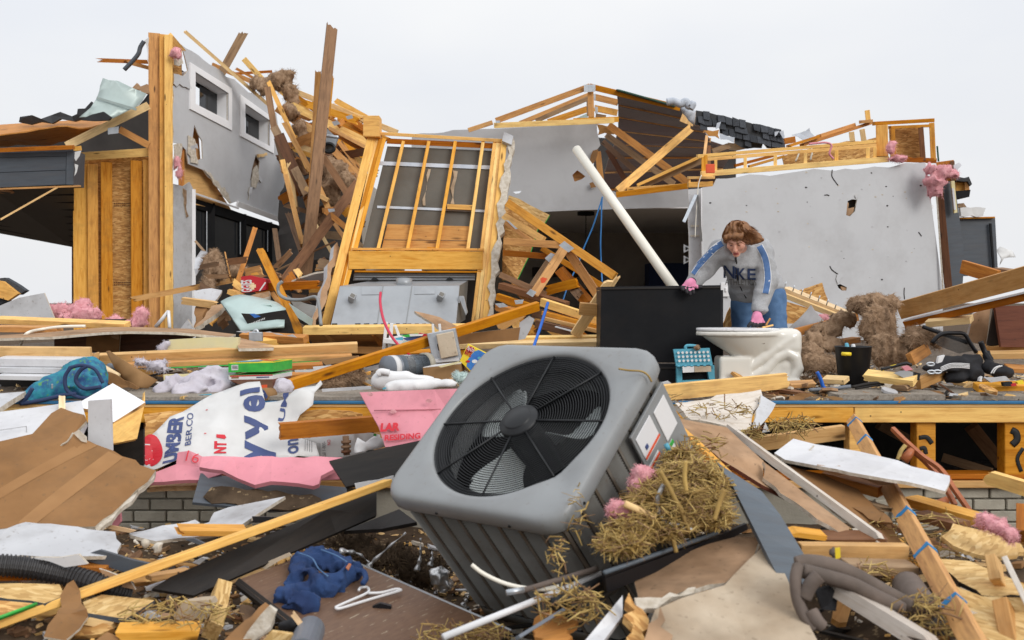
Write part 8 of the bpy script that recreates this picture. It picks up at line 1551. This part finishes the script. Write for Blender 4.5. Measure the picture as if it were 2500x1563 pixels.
wt=S('plaster_heap','k',[(125,515,5.35),(400,440,5.5),(690,412,5.6),(700,450,5.55),(640,560,5.4),(600,700,5.2),(420,650,5.1),(230,610,5.1)],5.3,.03,('white_wood','paper_tan','gypsum'),'dirty white plaster panel slumped over the deck edge','plasterboard',rough=.012,seg=.06,bend=crumple(.03,3,4),res=.1)
S('plaster_heap','k',[(690,440,5.5),(790,500,5.45),(770,540,5.4),(640,690,5.2),(660,580,5.3)],5.4,.02,DRY,'folded white plaster flap beside the slumped panel','plasterboard',rough=.012,seg=.05)
S('tag_paper','k',[(720,620),(750,680),(700,690)],5.3,.003,'ink_white','small white paper corner under the slumped panel','paper')
S('plasterboard_sheet','k',[(30,440,4.7),(70,500,4.7),(180,600,4.65),(470,655,4.6),(560,740,4.5),(710,875,4.35),(705,990,4.25),(860,1110,4.1),(700,1030,4.1),(430,865,4.2),(200,690,4.4),(90,590,4.55)],4.4,.016,('paper_tan','drywall_white','wood_veneer'),'long tan plasterboard strip sliding down behind the straw','plasterboard',rough=.01,seg=.06,torn={6,7,8,9,10,11})
S('plasterboard_sheet','k',[(705,875,4.3),(870,1000,4.15),(1060,1150,4.0),(1275,1310,3.85),(1250,1372,3.8),(1060,1255,3.85),(820,1085,4.0),(705,985,4.15)],4.1,.016,('paper_tan','drywall_white','gypsum'),'second tan plasterboard strip below the first, with frayed edge','plasterboard',rough=.012,seg=.05,torn={3,4,5,6,7})
S('plasterboard_sheet','k',[(880,905,4.45),(1100,960,4.4),(1330,1060,4.3),(1500,1210,4.1),(1640,1430,3.85),(1480,1400,3.9),(1250,1250,4.0),(1040,1080,4.2)],4.2,.016,BRN,'wide brown plasterboard under the white trim stick','plasterboard',rough=.01,seg=.06)
S('paper_scrap','k',[(1290,1170,4.1),(1400,1165,4.1),(1500,1200,4.0),(1560,1290,3.9),(1400,1250,4.0)],4,.01,'paper_brown','curled brown paper strip left of the blue-marked timber','paper',rough=.01,seg=.04,bend=crumple(.03,6,3),res=.05)
beam('trim_stick',V('k',465,655,4.65),V('k',1450,1380,3.75),px('k',50,4.2),.03,'white_wood',18,(.01,.02),label='long white trim stick lying diagonally over the tan strips',cat='trim')
S('white_panel_board','k',[(780,822,4.55),(905,728,4.75),(1050,765,4.7),(1330,810,4.6),(1590,870,4.45),(1680,910,4.4),(1930,972,4.25),(1932,1005,4.2),(1900,1072,4.1),(1650,1010,4.1),(1400,970,4.15),(1060,905,4.3),(850,866,4.45)],4.7,.014,('white_paint','paper_tan','gypsum'),'long white broken panel lying across the right debris','panel',rough=.008,seg=.06,torn={5,6,7,8,9,10,11,12})
tube('panel_crack',[V('k',*q,4.6)for q in((1040,775),(1000,815),(965,845))],.004,'gypsum',parent=bpy.data.objects['white_panel_board.001'],sides=5)
S('paper_scrap','k',[(1065,900),(1400,965),(1580,1000),(1560,1025),(1380,1000),(1060,925)],4.3,.01,'paper_tan','tan torn underside layer of the white broken panel','paper',rough=.015,seg=.04)
P0_,P1_=V('k',1275,590,5.75),V('k',2110,2150,2.75);W0_=px('k',104,4.25)
for i,f_ in enumerate((.03,.17,.58,.72,.87)):
 a_=P0_.lerp(P1_,f_);b_=P0_.lerp(P1_,f_+.009);n_=(CAMP-(P0_+P1_)/2).normalized();M_=frame(P1_-P0_,n_,a_);off_=M_.col[1].xyz*.002
 beam('paint_mark',a_+off_,b_+off_,W0_+.004,.044,'spray_blue',22,(.012,.012),label='blue spray mark on the long weathered timber, '+('topmost','second from the top','middle one','second from the bottom','lowest')[i],cat='paint mark',face=n_)
S('slate_board','n',[(600,150,3.9),(650,190,3.9),(870,330,3.75),(980,470,3.6),(1130,720,3.35),(1178,850,3.25),(1055,945,3.15),(1010,920,3.2),(830,560,3.5),(700,300,3.75)],3.5,.018,'blue_gray_paint','slate-blue painted board leaning out of the straw heap','board')
rk=thing('chair_runner','rust-brown bentwood chair runners sticking up under the deck edge','chair part',V('k',1900,1100,5.1))
for pts,r_ in((((1555,662,5.3),(1640,745,5.2),(1760,850,5.1),(1870,930,5.0),(1960,1060,4.9),(2075,1225,4.8)),.015),(((1640,770,5.25),(1760,870,5.15),(1860,980,5.05),(1920,1080,4.95),(1965,1165,4.9)),.015)):
 P_=smoothpts([V('k',*q)for q in pts],8);v,f=tube_data([p-P_[0]for p in P_],r_,4);link('runner',pydata('runner',v,f,'rust_wood',smooth=False),Matrix.Translation(P_[0]),rk)
tube('spindle',[V('k',1625,870,5.15),V('k',1690,800,5.15)],.03,'rust_wood',parent=rk,smooth=False,rfn=lambda t:1 if t<.4 else .6);tube('spindle',[V('k',1840,1160,4.9),V('k',1915,1130,4.9)],.02,'rust_wood',parent=rk,smooth=False)
tube('straw_leaf',[V('k',*q,5.15)for q in((1640,770),(1610,810),(1590,865))],.012,'straw_pale',label='pale corn leaf caught on the bentwood runner',cat='leaf',sides=4)
S('strand_board','n',[(1930,595,3.8),(2000,520,3.9),(2200,560,3.9),(2400,640,3.75),(2430,690,3.7),(2300,715,3.6),(2150,705,3.65),(2000,650,3.7)],3.75,.015,('osb_pale','osb','osb_pale'),'pale torn strand board near the right edge, upper','strand board',rough=.012,seg=.04)
S('strand_board','n',[(1890,732,3.5),(2100,742,3.55),(2250,800,3.45),(2440,890,3.3),(2440,950,3.2),(2170,945,3.2),(1990,820,3.4)],3.4,.015,('osb_pale','osb','ac_black'),'pale torn strand board near the right edge, middle','strand board',rough=.012,seg=.04)
S('strand_board','n',[(1960,870,3.3),(2170,950,3.2),(2440,960,3.15),(2440,1260,2.9),(2120,1260,2.95),(2030,1050,3.15)],3.1,.015,'osb_pale','pale strand board sheet in the bottom right corner','strand board')
fluff('pink_insulation',[vb('n',2190,510,3.7,45,40,40),vb('n',2260,545,3.65,60,40,40),vb('n',2340,590,3.6,50,40,36)],'pink insulation roll lying on the upper strand board at right','pink_fluff',.012,.025,20,53,strands=250)
fs_=thing('foam_straps','bundle of gray-brown foam straps and handles at lower right','straps',V('n',1300,900,3.1))
for pts,r_ in((((1075,765,3.1),(1150,752,3.1),(1290,775,3.1),(1420,830,3.1),(1580,920,3.1),(1740,1010,3.1)),.026),(((1110,800,3.05),(1250,835,3.05),(1400,880,3.05),(1560,960,3.05),(1700,1030,3.05)),.023),(((1085,770,3.05),(1070,850,3.02),(1080,960,3.0),(1120,1060,2.98),(1190,1150,2.95)),.018),(((1120,960,3.0),(1160,880,3.0),(1210,830,3.0)),.022),(((1165,1040,2.97),(1200,1100,2.95),(1225,1130,2.95)),.02)):
 tube('strap',[V('n',*q)for q in pts],r_,'foam_tube',parent=fs_,sides=10)
blob('paddle',[vb('n',1288,690,3.3,55,16,60)],'foam_tube',fs_,.012,.003,20,3);p_=V('n',1318,700,3.22);sheet('tag_patch',[p_+Vector(q)for q in((-.008,0,.018),(.008,0,.02),(.01,0,-.012),(-.006,0,-.018))],.004,'yellow_print',parent=fs_)
tube('loop',[V('n',*q,3.25)for q in((1330,740),(1340,790),(1370,830),(1350,860))],.009,'black_satin',parent=fs_)
tube('foam_pipe',[V('n',1730,890,3.4),V('n',1790,980,3.25),V('n',1830,1030,3.2)],.052,'foam_tube',label='short curved foam pipe piece left of the blue-marked timber',cat='pipe',sides=14)
S('cloth_scrap','n',[(1200,930),(1290,900),(1340,960),(1320,1050),(1240,1040)],3.05,.02,'black_cloth','black cloth scrap under the foam straps','cloth',rough=.01,seg=.04,bend=crumple(.03,7,2),res=.05)
S('plaster_slab','n',[(118,865,3.35),(300,740,3.5),(560,640,3.6),(720,598,3.65),(860,605,3.6),(820,720,3.45),(655,872,3.25),(560,880,3.25),(480,905,3.2),(240,972,3.15),(120,1010,3.15)],3.4,.016,('paper_tan','drywall_white','gypsum'),'brown plaster slab with broken white edge below the straw','plasterboard',rough=.012,seg=.04,torn={6,7,8,9,10})
S('plaster_edge','n',[(118,960,3.12),(280,960,3.12),(480,895,3.18),(470,930,3.15),(300,985,3.1),(140,1045,3.08)],3.1,.02,'gypsum','thick white crumbled edge of the brown plaster slab','plaster',rough=.012,seg=.03)
S('dusty_sheet','n',[(160,1250,2.85),(240,1030,3.0),(400,960,3.08),(650,885,3.2),(880,655,3.5),(1000,800,3.3),(1065,960,3.1),(1150,1120,2.95),(1220,1250,2.85)],3.1,.016,('dusty_board','paper_tan','gypsum'),'large dusty cream board at the bottom right of center','board',rough=.004,seg=.1)
S('paper_patch','n',[(160,1250,2.83),(270,1010,2.98),(300,1090,2.93),(270,1130,2.9),(345,1180,2.87),(330,1250,2.83)],2.9,.003,'paper_tan','tan unpeeled paper patch on the dusty cream board','paper',rough=.01,seg=.04)
S('strand_board','n',[(85,930,3.1),(120,1000,3.08),(190,1060,3.03),(170,1250,2.88),(90,1250,2.9)],3,.03,'osb','ragged orange strand board edge at the bottom beside the dusty board','strand board',rough=.02,seg=.03)
S('white_board','m',[(2190,1530,2.9),(2480,1180,3.2),(2480,1330,3.1),(2330,1530,2.9)],3,.02,'white_paint','white board wedge at the bottom edge right of the fan unit','board')
S('strand_board','m',[(1840,1340,3.35),(1990,1260,3.4),(2160,1290,3.3),(2050,1530,3.0),(1860,1530,3.0)],3.2,.02,'lumber_orange','ragged orange wood chunk under the white rods','wood',rough=.02,seg=.04)
tube('white_rod',[V('m',1155,1490,3.05),V('n',0,790,3.45)],.011,'white_plastic',label='long white plastic rod lying across the foot of the fan unit',cat='rod',smooth=False,sides=14)
beam('gray_strip',V('m',1720,1485,2.95),V('m',2060,1275,3.15),px('m',26,3),.02,'gray_pipe',label='flat blue-gray strip crossing below the white rod',cat='strip')
gt=thing('gutter','black gutter section lying under the straw heap','gutter',V('n',350,720,3.3))
for q in(((-60,800),(600,565),(605,590),(-55,840)),((-55,845),(610,600),(780,520),(790,555),(620,650),(-40,930))):sheet('gutter_side',[V('n',x,y,3.25+x*.0007)for x,y in q],.012,'black_satin',parent=gt)
tube('lip',[V('n',-60,812,3.2),V('n',605,575,3.63)],.008,'blue_gray_paint',parent=gt,smooth=False)
for x0,y0,x1,y1,r_,n_,mt_,lab in((1975,1250,2430,1040,.022,'dark_tube','ac_black','dark tube running under the white rod'),(2080,1330,2430,1130,.012,'dark_tube','ac_black','thin dark tube below the thicker dark tube'),(1920,1500,2300,1330,.005,'dark_cable','ac_black','thin black cable at the bottom right of the fan unit')):tube(n_,[V('m',x0,y0,3.15),V('m',x1,y1,3.4)],r_,mt_,label=lab,cat=n_.replace('_',' '),smooth=False)
tube('pale_tube',[V('m',*q,3.3)for q in((1365,955),(1450,1020),(1600,1090),(1760,1128),(1900,1135),(2010,1115))],.0075,'pvc',label='thin pale tube curving across the fan unit side',cat='tube')
tube('pale_tube',[V('m',1625,1160,3.25),V('m',1760,1140,3.27),V('m',2000,1070,3.3),V('m',2290,985,3.4)],.010,'foam_tube',label='olive tube lying along the white rod',cat='tube')
tube('bolt',[V('m',1622,1162,3.2),V('m',1750,1140,3.22)],.010,'galvanized',label='silver pipe stub at the end of the olive tube',cat='pipe',smooth=False)
# ============================================================ fine litter nobody could count
def litter(name,lab,areas,n,seed,mats_,sz=(.012,.06)):
 rg=random.Random(seed);vs_,fs,ix=[],[],[]
 for i in range(n):
  x0,x1,y0,y1,zf_=rg.choice(areas);x,y=rg.uniform(x0,x1),rg.uniform(y0,y1);z=zf_(x,y)
  L_=rg.uniform(*sz)*(1 if rg.random()<.8 else 2.2);W_=L_*rg.uniform(.12,.6);H_=min(.02,W_*.5);q=Matrix.Rotation(rg.uniform(0,6.28),3,'Z')@Matrix.Rotation(rg.gauss(0,.25),3,'Y')@Matrix.Rotation(rg.gauss(0,.25),3,'X');b0=len(vs_)
  for dz in(-1,1):
   for dx,dy in((-1,-1),(1,-1),(1,1),(-1,1)):vs_.append(Vector((x,y,z+H_*.5))+q@Vector((dx*L_/2*rg.uniform(.5,1),dy*W_/2*rg.uniform(.5,1),dz*H_/2)))
  fs+=[(b0+3,b0+2,b0+1,b0),(b0+4,b0+5,b0+6,b0+7)]+[(b0+k,b0+(k+1)%4,b0+4+(k+1)%4,b0+4+k)for k in range(4)];ix+=[rg.randrange(len(mats_))]*6
 return link(name,pydata(name,vs_,fs,mats_,ix),None,None,lab,'litter',None,'stuff')
MM=('lumber_pale','lumber','lumber_brown','gypsum','drywall_white','paper_brown','osb_pale','lumber_dark','charcoal_paint')
litter('deck_litter','wood chips and plaster crumbs strewn over the floor deck',[(-4.5,4.5,6.02,9.5,lambda x,y:DZ),(1.5,4.3,6.02,8,lambda x,y:DZ)],3600,1,MM)
litter('ground_litter','wood chips and plaster crumbs strewn over the dirt',[(-3,3.2,2.9,5.9,hgt),(-2,1,3.6,5.2,hgt)],5200,2,MM)
# ============================================================ loose scraps that fill the gaps
random.seed(77)
SM=[];AD=dict(lumber='yellow',lumber_brown='weathered brown',lumber_pale='pale',osb='flaky tan',drywall_white='gray-white',paper_tan='tan',paper_brown='brown',gypsum='crumbly cream',lumber_dark='dark',white_wood='whitish',charcoal_paint='black')
for k_ in range(14):
 rg=random.Random(k_);kd=k_%3;L_,W_,H_=((rg.uniform(.12,.34),rg.uniform(.02,.07),.02)if kd==0 else(rg.uniform(.07,.2),rg.uniform(.05,.14),.013)if kd==1 else(rg.uniform(.1,.3),rg.uniform(.008,.02),.01));n_=9;top_=[]
 for i in range(n_):
  a=6.283*i/n_;top_.append((L_/2*(math.cos(a)+.25*math.copysign(1,math.cos(a))*(kd!=1))*rg.uniform(.8,1.1),W_/2*math.copysign(min(1,abs(math.sin(a))*1.4),math.sin(a))*rg.uniform(.85,1.1)))
 v=[(x,y,H_+(.012*math.sin(x*9)if kd==1 else 0))for x,y in top_]+[(x,y,0)for x,y in top_]
 f=[tuple(range(n_)),tuple(range(2*n_-1,n_-1,-1))]+[(i,n_+i,n_+(i+1)%n_,(i+1)%n_)for i in range(n_)]
 for mt_ in((('lumber','lumber_brown','lumber_pale','osb'),('drywall_white','paper_tan','paper_brown','gypsum'),('lumber_pale','lumber_dark','white_wood','charcoal_paint'))[kd]):
  SM.append((kd,AD[mt_],pydata(('wood_scrap','plaster_scrap','wood_sliver')[kd],v,[q[::-1]for q in f],mt_)))
LB_=('short broken wood scrap','small torn plasterboard scrap','thin wood sliver')
def scatter(n,area,where,zf_,grp):
 for i in range(n):
  kd,ad,me=random.choice(SM);x,y=random.uniform(*area[:2]),random.uniform(*area[2:])
  M_=Matrix.Translation((x,y,zf_(x,y)+random.uniform(.005,.05)))@Matrix.Rotation(random.uniform(0,6.28),4,'Z')@Matrix.Rotation(random.gauss(0,.22),4,'Y')@Matrix.Rotation(random.gauss(0,.25),4,'X')
  link(me.name.split('.')[0],me,M_,None,ad+' '+LB_[kd]+' '+where,('wood scrap','plasterboard','sliver')[kd],ad+(' wood scraps ',' plaster scraps ',' wood slivers ')[kd]+grp)
scatter(70,(-2.1,.1,3.3,4.9),'in the dirt left of the fan unit',hgt,'left of the fan unit')
scatter(60,(.6,2.3,3.1,4.9),'among the boards right of the fan unit',lambda x,y:hgt(x,y)+.06,'right of the fan unit')
scatter(55,(1.5,3.4,6.05,7.4),'on the deck right of the toilet',lambda x,y:DZ,'right of the toilet')
scatter(45,(-3.2,-.3,6.5,7.6),'on the deck behind the house wrap',lambda x,y:DZ+.03,'behind the house wrap')
